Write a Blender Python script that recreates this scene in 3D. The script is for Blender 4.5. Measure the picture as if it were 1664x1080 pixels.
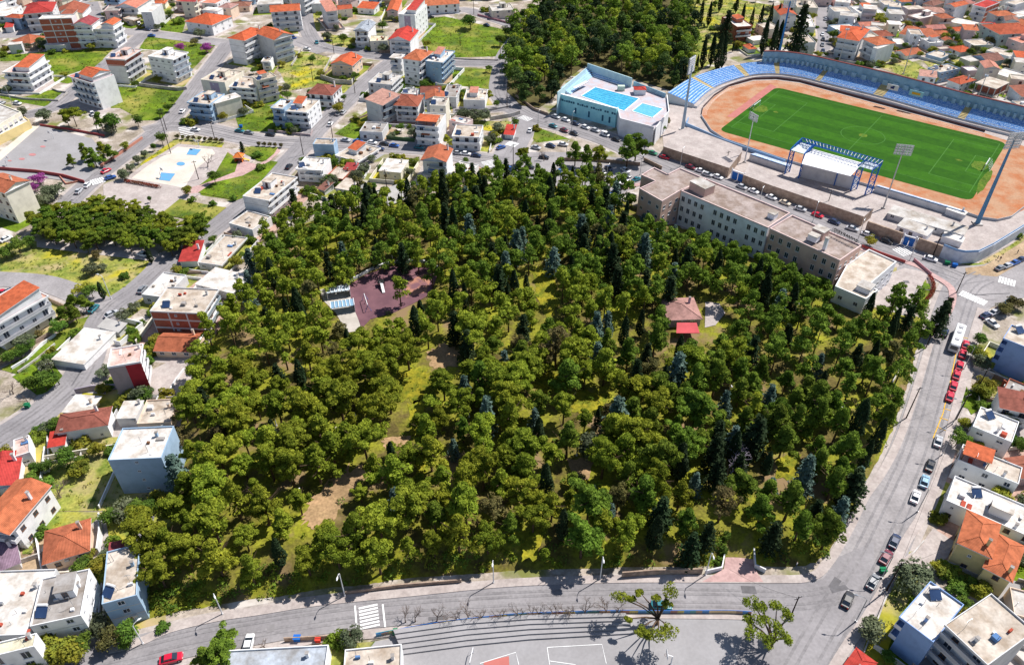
import bpy, bmesh, math, random
from mathutils import Vector, Matrix
from mathutils.geometry import tessellate_polygon
scene = bpy.context.scene
for o in list(bpy.data.objects): bpy.data.objects.remove(o)
COL = scene.collection
# ------------------------------------------------------------------ camera
CAM_H, FPX, PITCH, CX, CY = 140.0, 1235.0, math.radians(38.94), 832.0, 540.0
cam_d = bpy.data.cameras.new('camera'); cam = bpy.data.objects.new('camera', cam_d); COL.objects.link(cam)
cam.location = (0, 0, CAM_H); cam.rotation_euler = (math.radians(90) - PITCH, 0, 0)
cam_d.sensor_width = 36.0; cam_d.lens = FPX / 1664 * 36; cam_d.clip_start = 1; cam_d.clip_end = 9000
scene.camera = cam
# ------------------------------------------------------------------ light
SUN_EL, SUN_AZ = math.radians(55), math.radians(57)      # azimuth clockwise from +Y
w = bpy.data.worlds.new('World'); scene.world = w; w.use_nodes = True
nt = w.node_tree; bg = nt.nodes['Background']; sky = nt.nodes.new('ShaderNodeTexSky'); sky.sky_type = 'NISHITA'
sky.sun_disc = False; sky.sun_elevation = SUN_EL; sky.sun_rotation = SUN_AZ; sky.air_density = 1.0; sky.dust_density = 0.6
nt.links.new(sky.outputs[0], bg.inputs[0]); bg.inputs[1].default_value = 0.08
sd = bpy.data.lights.new('sun', 'SUN'); sd.energy = 5.0; sd.angle = math.radians(0.5); sd.color = (1.0, 0.955, 0.89)
sun = bpy.data.objects.new('sun', sd); COL.objects.link(sun)
dirv = Vector((math.sin(SUN_AZ) * math.cos(SUN_EL), math.cos(SUN_AZ) * math.cos(SUN_EL), math.sin(SUN_EL)))
sun.rotation_euler = dirv.to_track_quat('Z', 'Y').to_euler(); sun.location = dirv * 300
scene.view_settings.view_transform = 'Standard'; scene.view_settings.look = 'None'
scene.view_settings.exposure = 0.5; scene.view_settings.gamma = 1.0; scene.view_settings.use_curve_mapping = False
scene.render.engine = 'CYCLES'
R = random.Random(11)
# ------------------------------------------------------------------ geometry from the survey: photo pixel + height -> world
SP, CP = math.sin(PITCH), math.cos(PITCH)
def P(x, y, z=0.0):
    a, b = (x - CX) / FPX, (CY - y) / FPX
    d = Vector((a, CP + b * SP, -SP + b * CP)); t = (z - CAM_H) / d.z
    return Vector((d.x * t, d.y * t, z))
def Q(p):
    v = Vector(p) - Vector((0, 0, CAM_H)); dd = v.y * CP - v.z * SP
    return (CX + FPX * v.x / dd, CY - FPX * (v.y * SP + v.z * CP) / dd)
def height_from(p, by):
    """height of a roof corner seen at pixel p whose foot is seen at pixel row by"""
    lo, hi = 0.3, 60
    for _ in range(40):
        m = (lo + hi) / 2; g = P(p[0], p[1], m); y = Q((g.x, g.y, 0))[1]
        if y < by: lo = m
        else: hi = m
    return lo
# ------------------------------------------------------------------ materials
MATS = {}
def mat(name, col, col2=None, scale=3.0, rough=0.9, detail=4, lo=0.35, hi=0.65, metal=0.0, bump=0.0, rnd=0.0, spec=0.12, wave=None, gen=False, fine=0.0):
    if name in MATS: return MATS[name]
    m = bpy.data.materials.new(name); m.use_nodes = True; n = m.node_tree; L = n.links
    b = n.nodes['Principled BSDF']; b.inputs['Roughness'].default_value = rough; b.inputs['Metallic'].default_value = metal
    b.inputs['Specular IOR Level'].default_value = spec
    if col2 is None: col2 = tuple(c * 0.82 for c in col)
    tc = n.nodes.new('ShaderNodeTexCoord'); geo = n.nodes.new('ShaderNodeNewGeometry')
    no = n.nodes.new('ShaderNodeTexNoise'); no.inputs['Scale'].default_value = 1.0 / scale; no.inputs['Detail'].default_value = detail
    no.inputs['Roughness'].default_value = 0.6
    src = geo.outputs['Position'] if not gen else tc.outputs['Object']
    L.new(src, no.inputs['Vector'])
    mr = n.nodes.new('ShaderNodeMapRange'); mr.inputs[1].default_value = lo; mr.inputs[2].default_value = hi; L.new(no.outputs[0], mr.inputs[0])
    mx = n.nodes.new('ShaderNodeMix'); mx.data_type = 'RGBA'; mx.inputs[6].default_value = (*col2, 1); mx.inputs[7].default_value = (*col, 1)
    L.new(mr.outputs[0], mx.inputs[0]); out = mx.outputs[2]
    if fine:
        for sc_, am_ in ((1.6, fine), (.16, fine * .7)):
            nf = n.nodes.new('ShaderNodeTexNoise'); nf.inputs['Scale'].default_value = sc_; nf.inputs['Detail'].default_value = 5; L.new(src, nf.inputs['Vector'])
            mf = n.nodes.new('ShaderNodeMapRange'); mf.inputs[1].default_value = .3; mf.inputs[2].default_value = .7; mf.inputs[3].default_value = 1 - am_; mf.inputs[4].default_value = 1 + am_ * .6; L.new(nf.outputs[0], mf.inputs[0])
            mm = n.nodes.new('ShaderNodeMix'); mm.data_type = 'RGBA'; mm.blend_type = 'MULTIPLY'; mm.inputs[0].default_value = 1; L.new(out, mm.inputs[6]); L.new(mf.outputs[0], mm.inputs[7]); out = mm.outputs[2]
    if wave:
        wv = n.nodes.new('ShaderNodeTexWave'); wv.inputs['Scale'].default_value = wave[0]; wv.inputs['Distortion'].default_value = 0.6
        wv.bands_direction = wave[2] if len(wave) > 2 else 'X'
        L.new(tc.outputs['Object'], wv.inputs['Vector'])
        m2 = n.nodes.new('ShaderNodeMix'); m2.data_type = 'RGBA'; m2.blend_type = 'MULTIPLY'; m2.inputs[0].default_value = wave[1]
        L.new(out, m2.inputs[6]); L.new(wv.outputs[0], m2.inputs[7]); out = m2.outputs[2]
    if rnd:
        oi = n.nodes.new('ShaderNodeObjectInfo'); hs = n.nodes.new('ShaderNodeHueSaturation')
        a = n.nodes.new('ShaderNodeMapRange'); a.inputs[3].default_value = 0.5 - rnd * 0.05; a.inputs[4].default_value = 0.5 + rnd * 0.02
        v = n.nodes.new('ShaderNodeMath'); v.operation = 'MULTIPLY'; v.inputs[1].default_value = 7.31
        fr = n.nodes.new('ShaderNodeMath'); fr.operation = 'FRACT'; v2 = n.nodes.new('ShaderNodeMapRange')
        v2.inputs[3].default_value = 1 - rnd * 0.45; v2.inputs[4].default_value = 1 + rnd * 0.45
        L.new(oi.outputs['Random'], a.inputs[0]); L.new(a.outputs[0], hs.inputs['Hue'])
        L.new(oi.outputs['Random'], v.inputs[0]); L.new(v.outputs[0], fr.inputs[0]); L.new(fr.outputs[0], v2.inputs[0]); L.new(v2.outputs[0], hs.inputs['Value'])
        L.new(out, hs.inputs['Color']); out = hs.outputs[0]
    L.new(out, b.inputs['Base Color'])
    if bump:
        bp = n.nodes.new('ShaderNodeBump'); bp.inputs['Strength'].default_value = bump; bp.inputs['Distance'].default_value = 0.3
        n2 = n.nodes.new('ShaderNodeTexNoise'); n2.inputs['Scale'].default_value = 4; L.new(geo.outputs['Position'], n2.inputs['Vector'])
        L.new(n2.outputs[0], bp.inputs['Height']); L.new(bp.outputs[0], b.inputs['Normal'])
    MATS[name] = m; return m
def leafmat(name, col, col2, rnd=1.0, trans=0.25):
    if name in MATS: return MATS[name]
    m = mat(name, col, col2, scale=2.2, rough=0.85, detail=3, rnd=rnd, spec=0.1)
    n = m.node_tree; b = n.nodes['Principled BSDF']; out = [x for x in n.nodes if x.type == 'OUTPUT_MATERIAL'][0]
    tr = n.nodes.new('ShaderNodeBsdfTranslucent'); ms = n.nodes.new('ShaderNodeMixShader'); ms.inputs[0].default_value = trans
    src = b.inputs['Base Color'].links[0].from_socket; n.links.new(src, tr.inputs['Color'])
    n.links.new(b.outputs[0], ms.inputs[1]); n.links.new(tr.outputs[0], ms.inputs[2]); n.links.new(ms.outputs[0], out.inputs[0]); return m
def brickmat(name, c1, c2, mortar, scale=1.0):
    if name in MATS: return MATS[name]
    m = bpy.data.materials.new(name); m.use_nodes = True; n = m.node_tree; b = n.nodes['Principled BSDF']; b.inputs['Roughness'].default_value = .9
    tc = n.nodes.new('ShaderNodeTexCoord'); sx = n.nodes.new('ShaderNodeSeparateXYZ'); ad = n.nodes.new('ShaderNodeMath'); cb = n.nodes.new('ShaderNodeCombineXYZ')
    n.links.new(tc.outputs['Object'], sx.inputs[0]); n.links.new(sx.outputs[0], ad.inputs[0]); n.links.new(sx.outputs[1], ad.inputs[1])
    n.links.new(ad.outputs[0], cb.inputs[0]); n.links.new(sx.outputs[2], cb.inputs[1])
    br = n.nodes.new('ShaderNodeTexBrick'); br.inputs['Color1'].default_value = (*c1, 1); br.inputs['Color2'].default_value = (*c2, 1); br.inputs['Mortar'].default_value = (*mortar, 1)
    br.inputs['Scale'].default_value = scale; n.links.new(cb.outputs[0], br.inputs['Vector']); n.links.new(br.outputs[0], b.inputs['Base Color']); MATS[name] = m; return m
def wallm(c): return mat('wall_%02x%02x%02x' % tuple(int(min(v, 1) * 255) for v in c), c, tuple(v * 0.8 for v in c), scale=2.5, rough=.85, lo=.28, hi=.55)
def roofm(c): return mat('tile_%02x%02x%02x' % tuple(int(min(v, 1) * 255) for v in c), c, tuple(v * 0.62 for v in c), scale=1.6, rough=.85, wave=(1.1, .4), lo=.3, hi=.6, fine=.15)
def slabm(c): return mat('slab_%02x%02x%02x' % tuple(int(min(v, 1) * 255) for v in c), c, tuple(v * q for v, q in zip(c, (.62, .56, .50))), scale=3.6, rough=.9, lo=.36, hi=.6, detail=9, fine=.16)
GLASS = mat('glass', (.035, .05, .08), (.02, .03, .05), rough=.15, spec=.6)
FRAME = mat('white_frame', (.72, .72, .74)); SHUT = mat('shutter', (.62, .6, .6)); BROWN = mat('brown_wood', (.18, .09, .05))
WHITE = mat('white_paint', (.78, .78, .8)); CONC = slabm((.5, .48, .47)); CONCD = slabm((.33, .31, .3)); STEEL = mat('steel', (.45, .47, .5), rough=.4, metal=.6)
BLACK = mat('black', (.02, .02, .022), rough=.5); BRICK = mat('hollow_brick', (.42, .13, .08), (.3, .09, .06), scale=.6)
BARK = mat('bark', (.13, .085, .055), (.07, .045, .03), scale=.5)
# ------------------------------------------------------------------ mesh builder
class MB:
    def __init__(s): s.v = []; s.f = []; s.m = []; s.mats = []
    def mi(s, m):
        if m not in s.mats: s.mats.append(m)
        return s.mats.index(m)
    def face(s, pts, m):
        k = len(s.v); s.v += [tuple(p) for p in pts]; s.f.append(tuple(range(k, k + len(pts)))); s.m.append(s.mi(m))
    def box(s, x0, y0, z0, x1, y1, z1, m, top=None):
        k = len(s.v); s.v += [(x0, y0, z0), (x1, y0, z0), (x1, y1, z0), (x0, y1, z0), (x0, y0, z1), (x1, y0, z1), (x1, y1, z1), (x0, y1, z1)]
        i = s.mi(m)
        for q in ((0, 3, 2, 1), (0, 1, 5, 4), (1, 2, 6, 5), (2, 3, 7, 6), (3, 0, 4, 7)): s.f.append(tuple(k + a for a in q)); s.m.append(i)
        s.f.append((k + 4, k + 5, k + 6, k + 7)); s.m.append(s.mi(top) if top else i)
    def prism(s, poly, z0, z1, m, top=None):
        n = len(poly); k = len(s.v); s.v += [(p[0], p[1], z0) for p in poly] + [(p[0], p[1], z1) for p in poly]; i = s.mi(m)
        for a in range(n):
            b = (a + 1) % n; s.f.append((k + a, k + b, k + n + b, k + n + a)); s.m.append(i)
        s.f.append(tuple(k + n + a for a in range(n))); s.m.append(s.mi(top) if top else i)
        s.f.append(tuple(k + a for a in reversed(range(n)))); s.m.append(i)
    def tube(s, pts, rads, m, n=6):
        pts = [Vector(p) for p in pts]; k = len(s.v); i = s.mi(m)
        for j, p in enumerate(pts):
            d = (pts[min(j + 1, len(pts) - 1)] - pts[max(j - 1, 0)]).normalized(); a = d.orthogonal().normalized(); b = d.cross(a)
            r = rads[j] if isinstance(rads, (list, tuple)) else rads
            for q in range(n): t = 2 * math.pi * q / n; s.v.append(tuple(p + (a * math.cos(t) + b * math.sin(t)) * r))
        for j in range(len(pts) - 1):
            for q in range(n): s.f.append((k + j * n + q, k + j * n + (q + 1) % n, k + (j + 1) * n + (q + 1) % n, k + (j + 1) * n + q)); s.m.append(i)
        s.f.append(tuple(k + (len(pts) - 1) * n + q for q in range(n))); s.m.append(i)
        s.f.append(tuple(k + q for q in reversed(range(n)))); s.m.append(i)
    def mesh(s, name, smooth=False):
        me = bpy.data.meshes.new(name); me.from_pydata(s.v, [], s.f)
        for m in s.mats: me.materials.append(m)
        me.polygons.foreach_set('material_index', s.m)
        if smooth: me.polygons.foreach_set('use_smooth', [True] * len(s.f))
        me.update(); return me
    def obj(s, name, parent=None, smooth=False):
        o = bpy.data.objects.new(name, s.mesh(name, smooth)); COL.objects.link(o)
        if parent: o.parent = parent
        return o
def inst(name, me, parent=None, loc=(0, 0, 0), rz=0, sc=None):
    o = bpy.data.objects.new(name, me); COL.objects.link(o); o.location = loc; o.rotation_euler = (0, 0, rz)
    if sc: o.scale = sc
    if parent: o.parent = parent
    return o
USED = {}
def tag(o, label, cat, group=None):
    assert label not in USED, label
    if not 4 <= len(label.split()) <= 16: print('LABEL', label)
    USED[label] = 1
    o['label'] = label; o['category'] = cat
    if group: o['group'] = group
    return o
def thing(name, label, cat, loc=(0, 0, 0), rz=0, group=None):
    o = bpy.data.objects.new(name, None); COL.objects.link(o); o.location = loc; o.rotation_euler = (0, 0, rz); o.empty_display_size = .5
    return tag(o, label, cat, group)
ORD = 'nearest,second nearest,third nearest,fourth nearest,fifth nearest,sixth nearest,seventh nearest,eighth nearest,ninth nearest,tenth nearest'.split(',')
def ordn(i): return ORD[i] if i < 10 else '%dth nearest' % (i + 1) if (i + 1) % 10 not in (1, 2, 3) or (i + 1) in (11, 12, 13) else '%d%s nearest' % (i + 1, {1: 'st', 2: 'nd', 3: 'rd'}[(i + 1) % 10])
def nth(i): return 'first,second,third,fourth,fifth,sixth,seventh,eighth,ninth,tenth,eleventh,twelfth,thirteenth,fourteenth,fifteenth,sixteenth'.split(',')[i] if i < 16 else '%dth' % (i + 1)
def inpoly(x, y, poly):
    c = False; n = len(poly); j = n - 1
    for i in range(n):
        a, b = poly[i], poly[j]
        if (a[1] > y) != (b[1] > y) and x < (b[0] - a[0]) * (y - a[1]) / (b[1] - a[1]) + a[0]: c = not c
        j = i
    return c
def smooth_line(pts, k=4):
    out = []
    n = len(pts)
    for i in range(n - 1):
        p0, p1, p2, p3 = [Vector(pts[max(0, min(n - 1, i + q))]) for q in (-1, 0, 1, 2)]
        for t in range(k):
            t /= k; out.append(.5 * ((2 * p1) + (p2 - p0) * t + (2 * p0 - 5 * p1 + 4 * p2 - p3) * t * t + (3 * p1 - p0 - 3 * p2 + p3) * t ** 3))
    out.append(Vector(pts[-1])); return out
def offset(pts, d):
    out = []
    for i, p in enumerate(pts):
        a = pts[max(i - 1, 0)]; b = pts[min(i + 1, len(pts) - 1)]; t = Vector((b[0] - a[0], b[1] - a[1])).normalized()
        out.append(Vector((p[0] + t.y * d, p[1] - t.x * d)))      # +d = right-hand side
    return out
# ------------------------------------------------------------------ ground, roads, lots
def struct(o): o['kind'] = 'structure'; return o
LAY = [0]
OCC_R, OCC_G, OCC_H = [], [], []
def bb(q): return (min(p[0] for p in q), min(p[1] for p in q), max(p[0] for p in q), max(p[1] for p in q), q)
def hit(x, y, occ): return any(o[0] <= x <= o[2] and o[1] <= y <= o[3] and inpoly(x, y, o[4]) for o in occ)
def sheet(name, px, m, z=None, world=False):
    if z is None: LAY[0] += 1; z = .03 + LAY[0] * .002
    pts = [(p[0], p[1]) if world else P(p[0], p[1])[:2] for p in px]
    if name == 'grass': OCC_G.append(bb(pts))
    elif name not in ('ground', 'yard', 'verge', 'forest_floor'): OCC_R.append(bb(pts))
    tri = tessellate_polygon([[Vector((a, b, 0)) for a, b in pts]])
    me = bpy.data.meshes.new(name); f = []
    for t in tri:
        a, b, c = [pts[i] for i in t]
        f.append(t if (b[0]-a[0])*(c[1]-a[1])-(b[1]-a[1])*(c[0]-a[0]) > 0 else (t[0], t[2], t[1]))
    me.from_pydata([(a, b, z) for a, b in pts], [], f); me.materials.append(m)
    o = bpy.data.objects.new(name, me); COL.objects.link(o); return struct(o)
G_URB = mat('urban_ground', (.42, .36, .31), (.24, .2, .15), scale=7, detail=9, lo=.36, hi=.6, fine=0.3)
G_ASP = mat('asphalt', (.285, .27, .28), (.215, .203, .212), scale=14, detail=9, lo=.35, hi=.65, fine=0.12)
G_ASP2 = mat('worn_asphalt', (.32, .30, .305), (.245, .23, .235), scale=10, detail=9, lo=.35, hi=.65, fine=0.14)
G_PAVE = mat('paving', (.44, .39, .37), (.35, .30, .285), scale=3, detail=8, fine=0.16)
G_PINK = mat('pink_paving', (.50, .34, .32), (.40, .26, .25), scale=2, detail=8, fine=0.18)
G_GRASS = mat('lot_grass', (.15, .225, .012), (.07, .12, .012), scale=9, detail=9, lo=.34, hi=.64, fine=0.4)
G_DRY = mat('dry_grass', (.32, .31, .07), (.14, .19, .03), scale=6, detail=9, lo=.38, hi=.6, fine=0.35)
G_PARK = mat('park_ground', (.23, .235, .02), (.12, .095, .03), scale=8, detail=9, lo=.40, hi=.60, fine=0.4)
G_COURT = mat('court_grey', (.31, .30, .31), (.26, .25, .255), scale=12, detail=8, fine=0.07)
G_CREAM = mat('court_cream', (.62, .56, .49), (.52, .46, .40), scale=8, detail=8, fine=0.08)
G_DIRT = mat('bare_dirt', (.44, .33, .22), (.30, .21, .13), scale=6, detail=9, fine=0.25)
M_LINE = mat('road_paint', (.78, .78, .78), (.6, .6, .6), scale=.8); M_YEL = mat('yellow_paint', (.75, .42, .03), (.6, .36, .05), scale=.8)
def addpatch(m, col, scale, lo, hi):
    n = m.node_tree; b = n.nodes['Principled BSDF']; src = b.inputs['Base Color'].links[0].from_socket
    g = n.nodes.new('ShaderNodeNewGeometry'); no = n.nodes.new('ShaderNodeTexNoise'); no.inputs['Scale'].default_value = 1 / scale; no.inputs['Detail'].default_value = 6; n.links.new(g.outputs['Position'], no.inputs['Vector'])
    r = n.nodes.new('ShaderNodeMapRange'); r.inputs[1].default_value = lo; r.inputs[2].default_value = hi; n.links.new(no.outputs[0], r.inputs[0])
    x = n.nodes.new('ShaderNodeMix'); x.data_type = 'RGBA'; n.links.new(r.outputs[0], x.inputs[0]); n.links.new(src, x.inputs[6]); x.inputs[7].default_value = (*col, 1); n.links.new(x.outputs[2], b.inputs['Base Color'])
addpatch(G_GRASS, (.28, .25, .06), 17, .5, .72); addpatch(G_GRASS, (.06, .10, .02), 7, .56, .7); addpatch(G_DRY, (.40, .31, .17), 11, .5, .66); addpatch(G_DRY, (.42, .36, .02), 14, .56, .68); addpatch(G_DRY, (.06, .10, .02), 5, .6, .7)
addpatch(G_URB, (.16, .17, .05), 12, .52, .64); addpatch(G_URB, (.50, .46, .43), 9, .54, .62); addpatch(G_PARK, (.22, .15, .08), 9, .56, .66)
big = [(-3000, -300), (3000, -300), (3000, 4500), (-3000, 4500)]
sheet('ground', big, G_URB, 0, world=True)
def ribbon(name, px, width, m, z=None, k=4):
    c = [P(*p)[:2] for p in px]; c = smooth_line(c, k) if len(c) > 2 else [Vector(q) for q in c]
    return sheet(name, offset(c, width / 2) + offset(c, -width / 2)[::-1], m, z, world=True)
# green lots first, roads above them
LOTS = [
 ('lot_grass', [(0,78),(14,88),(38,88),(75,84),(128,82),(160,76),(185,78),(168,96),(168,106),(152,124),(110,136),(88,133),(75,98),(0,100)], G_GRASS),
 ('lot_grass', [(238,60),(330,68),(352,72),(310,116),(304,112),(300,90),(262,82),(226,80)], G_GRASS),
 ('lot_grass', [(262,27),(302,36),(296,54),(262,50),(256,40)], G_GRASS),
 ('lot_grass', [(38,158),(85,146),(108,150),(94,163),(60,160),(94,167),(86,176),(0,160),(0,154)], G_GRASS),
 ('lot_grass', [(185,140),(296,142),(300,150),(268,190),(255,196),(232,196),(195,176),(180,176)], G_GRASS),
 ('lot_grass', [(378,176),(436,172),(470,180),(462,214),(400,214),(388,208)], G_GRASS),
 ('lot_grass', [(543,218),(597,180),(596,224),(575,226)], G_GRASS),
 ('lot_grass', [(700,30),(722,27),(754,34),(800,44),(834,52),(812,92),(736,94),(690,80),(685,66)], G_GRASS),
 ('lot_grass', [(480,84),(500,84),(536,94),(540,118),(585,132),(598,136),(578,152),(552,152),(540,136),(470,148),(455,118),(440,108),(475,106)], G_DRY),
 ('lot_grass', [(492,24),(520,20),(520,50),(500,56),(494,40)], G_DRY),
 ('lot_grass', [(522,54),(575,62),(570,82),(530,74)], G_DRY),
 ('lot_grass', [(736,112),(800,112),(800,146),(750,140),(735,130)], G_GRASS),
 ('lot_grass', [(655,130),(700,134),(740,140),(735,150),(690,152),(650,150)], G_GRASS),
 ('lot_grass', [(730,185),(762,196),(832,198),(830,214),(800,214),(735,204)], G_DRY),
 ('lot_grass', [(870,206),(925,226),(872,232),(866,226)], G_GRASS),
 ('lot_grass', [(0,395),(60,392),(110,402),(200,412),(246,420),(236,436),(186,484),(172,486),(112,478),(0,456)], G_DRY),
 ('lot_grass', [(262,348),(292,324),(330,332),(370,338),(336,362),(330,372),(300,352)], G_GRASS),
 ('lot_grass', [(318,314),(345,296),(395,288),(452,262),(456,268),(402,326),(385,326),(330,318)], G_GRASS),
 ('lot_grass', [(345,282),(368,246),(390,258),(410,262),(380,288),(322,302)], G_GRASS),
 ('lot_grass', [(408,238),(452,240),(448,250),(432,262),(405,258),(385,244)], G_GRASS),
 ('lot_grass', [(172,306),(182,298),(276,316),(276,320),(172,310)], G_DRY),
 ('lot_grass', [(285,226),(365,232),(360,240),(290,234),(230,270),(228,266)], G_DRY),
 ('lot_grass', [(120,520),(172,508),(172,530),(100,580),(40,612),(0,600),(60,570)], G_GRASS),
 ('lot_grass', [(30,606),(80,584),(110,620),(70,640),(60,642),(20,612)], G_GRASS),
 ('lot_grass', [(180,500),(240,478),(232,500),(196,528),(176,520)], G_DRY),
 ('lot_grass', [(100,735),(180,700),(180,740),(170,830),(60,830),(60,790)], G_DRY),
 ('lot_grass', [(50,830),(170,832),(150,850),(72,868),(50,900),(36,900)], G_DRY),
 ('lot_grass', [(160,720),(280,760),(290,850),(180,890),(170,830)], G_DRY),
 ('lot_grass', [(1412,92),(1450,84),(1520,120),(1516,132),(1500,136),(1424,108)], G_DRY),
 ('lot_grass', [(1300,440),(1310,430),(1500,436),(1508,470),(1480,498)], G_DRY),
 ('lot_grass', [(1490,498),(1498,458),(1512,462),(1508,498)], G_GRASS),
 ('lot_grass', [(1556,632),(1568,622),(1588,668),(1578,674)], G_GRASS),
 ('lot_grass', [(1560,632),(1583,636),(1588,668),(1553,658)], G_GRASS),
 ('lot_grass', [(1496,824),(1512,820),(1506,840),(1490,836)], G_GRASS),
 ('lot_grass', [(1438,950),(1470,900),(1494,890),(1500,930),(1484,960),(1458,1010),(1440,1062),(1412,1080),(1400,1062)], G_DRY),
 ('lot_grass', [(1557,428),(1590,428),(1640,400),(1680,370),(1680,380),(1620,420),(1590,434)], G_DRY),
 ('lot_grass', [(1120,0),(1200,0),(1260,10),(1262,40),(1240,60),(1170,90),(1120,130),(1085,110),(1080,60)], G_DRY),
 ('lot_grass', [(1500,100),(1600,96),(1640,112),(1590,128),(1530,130)], G_DRY),
]
for nme, px, m in LOTS: sheet('grass', px, m)
# streets (centre lines in survey pixels, width in metres)
ST = [([(-60,58),(60,56),(200,52),(262,57),(366,70),(420,66),(470,62)], 10),
      ([(236,54),(196,86),(150,124),(108,158),(84,176),(30,190)], 9),
      ([(372,70),(330,126),(292,178),(262,208),(222,238),(176,272),(140,302),(110,330)], 9),
      ([(236,214),(300,204),(420,228),(520,234),(690,242),(760,256),(826,262)], 11),
      ([(640,98),(600,128),(560,168),(520,206),(494,236),(462,270),(410,322),(340,376),(276,424),(226,468),(176,506),(150,560),(128,614),(70,668),(0,714),(-60,752)], 9.5),
      ([(496,10),(500,48),(520,74),(580,86),(648,96),(720,102),(830,104)], 9),
      ([(455,66),(480,66),(510,76),(530,84)], 12),
      ([(640,30),(700,24),(752,16),(800,30),(846,46),(880,56)], 9),
      ([(846,60),(828,84),(820,106),(815,150),(840,178),(880,196),(930,208),(985,226),(1040,250),(1085,268)], 12),
      ([(790,278),(850,262),(930,262),(1010,270),(1060,262)], 15),
      ([(862,184),(846,214),(826,250),(812,280)], 12),
      ([(736,180),(790,178),(830,176)], 6),
      ([(-40,452),(60,458),(120,476),(176,502)], 8),
      ([(148,4),(158,34),(162,54)], 8),
      ([(1344,-10),(1336,30),(1340,60),(1336,92)], 7),
      ([(980,315),(1010,300),(1046,284)], 10),
      ([(1060,258),(1140,290),(1250,330),(1400,390),(1490,424),(1560,452)], 12),
      ([(1540,470),(1600,470),(1680,440)], 16),
      ([(1600,600-150),(1570,470),(1545,540),(1520,640),(1490,740),(1440,850),(1400,930),(1350,1010),(1300,1100),(1260,1180)], 12.5),
      ([(60,1110),(139,1080),(230,1058),(320,1036),(400,1022),(510,1004),(650,988),(840,976),(1000,971),(1160,972),(1300,975),(1380,960)], 7.6),
      ([(236,1000),(220,960),(232,880),(240,840)], 3),
      ([(1500,430),(1470,440),(1482,470),(1470,500)], 5),
]
G_KERB = mat('kerb_pavement', (.45, .40, .38), (.34, .30, .28), scale=2, detail=8, fine=.15)
for i, (px, wd) in enumerate(ST):
    if i not in (9, 17): ribbon('verge', px, wd + 2.6, G_KERB, .022 + i * .0003)
for i, (px, wd) in enumerate(ST): ribbon('road', px, wd, G_ASP if i % 3 else G_ASP2)
sheet('road', [(1530,436),(1600,430),(1664,400),(1700,420),(1690,470),(1610,500),(1570,560),(1530,560),(1556,480)], G_ASP2)
sheet('road', [(1250,948),(1335,944),(1362,905),(1420,880),(1420,1000),(1370,1080),(1200,1180),(1180,1000)], G_ASP)
def kerb(name, px, width, m=None, h=.28, side=1):
    c = [P(*p)[:2] for p in px]; c = smooth_line(c, 4); a = c; b = offset(c, width * side)
    mb = MB(); n = len(a)
    for i in range(n - 1):
        q = [a[i], a[i + 1], b[i + 1], b[i]]
        if side > 0: q = q[::-1]
        mb.face([(p[0], p[1], h) for p in q], m or G_PAVE)
        for u, v in ((a[i], a[i + 1]), (b[i], b[i + 1])): mb.face([(u[0], u[1], 0), (v[0], v[1], 0), (v[0], v[1], h), (u[0], u[1], h)], CONC)
    return struct(mb.obj(name))
kerb('pavement', [(177,1062),(228,1050),(278,1028),(353,1010),(420,1000),(516,985),(672,969),(840,953),(1042,947),(1260,948),(1320,944),(1350,922),(1385,865),(1412,810),(1437,775),(1465,722),(1490,650),(1515,565),(1530,528),(1548,500)], 1.9, side=-1)
kerb('pavement', [(300,1094),(353,1078),(420,1058),(508,1034),(609,1025),(840,1000),(991,994),(1143,994),(1215,996)], 1.6, side=1)
kerb('pavement', [(1588,500),(1572,552),(1560,612),(1547,657),(1530,727),(1515,777),(1490,835),(1462,880),(1432,945),(1400,1000),(1370,1042),(1340,1090)], 2.0, side=-1)
kerb('pavement', [(1010,306),(1050,296),(1100,300),(1250,350),(1400,402),(1485,428),(1515,444),(1550,468),(1552,496),(1538,522)], 2.2, G_PINK, side=1)
# markings
def zebra(a, b, n, length, wd=.5, m=M_LINE, name='zebra_crossing'):
    A, B = P(*a), P(*b); d = (B - A); L = d.length; d.normalize(); nrm = Vector((-d.y, d.x, 0)); mb = MB(); z = .215
    for i in range(n):
        c = A + d * (L * (i + .5) / n); u = d * wd / 2; v = nrm * length / 2
        mb.face([(q.x, q.y, z) for q in (c - u - v, c + u - v, c + u + v, c - u + v)], m)
    return struct(mb.obj(name))
def line(px, wd, m=M_LINE, z=.215, name='road_marking'):
    c = [P(*p)[:2] for p in px]; c = [Vector(q) for q in c]; return sheet(name, offset(c, wd / 2) + offset(c, -wd / 2)[::-1], m, z, world=True)
zebra((598,983),(602,1021), 7, 3.8, .45)
line([(577,984),(580,1022)], .35); line([(622,982),(626,1019)], .35)
zebra((300,206),(306,222), 6, 5.5, .7); zebra((148,298),(170,292), 6, 5, .6)
zebra((862,196),(846,190), 6, 4, .5); zebra((1458,412),(1482,404), 7, 5, .5); zebra((1560,476),(1602,494), 10, 3.4, .6); zebra((1622,454),(1650,462), 6, 4, .6)
zebra((828,238),(836,232), 5, 5, .6); zebra((790,262),(800,272), 6, 5, .5)
line([(1556,560),(1544,620),(1532,672),(1516,712)], .22, M_YEL); 
for a, b in (((1561,548),(1580,552)),((1533,664),(1546,668)),((1526,679),(1540,683)),((1523,694),(1536,700))): line([a, b], .2, M_YEL)
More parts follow.
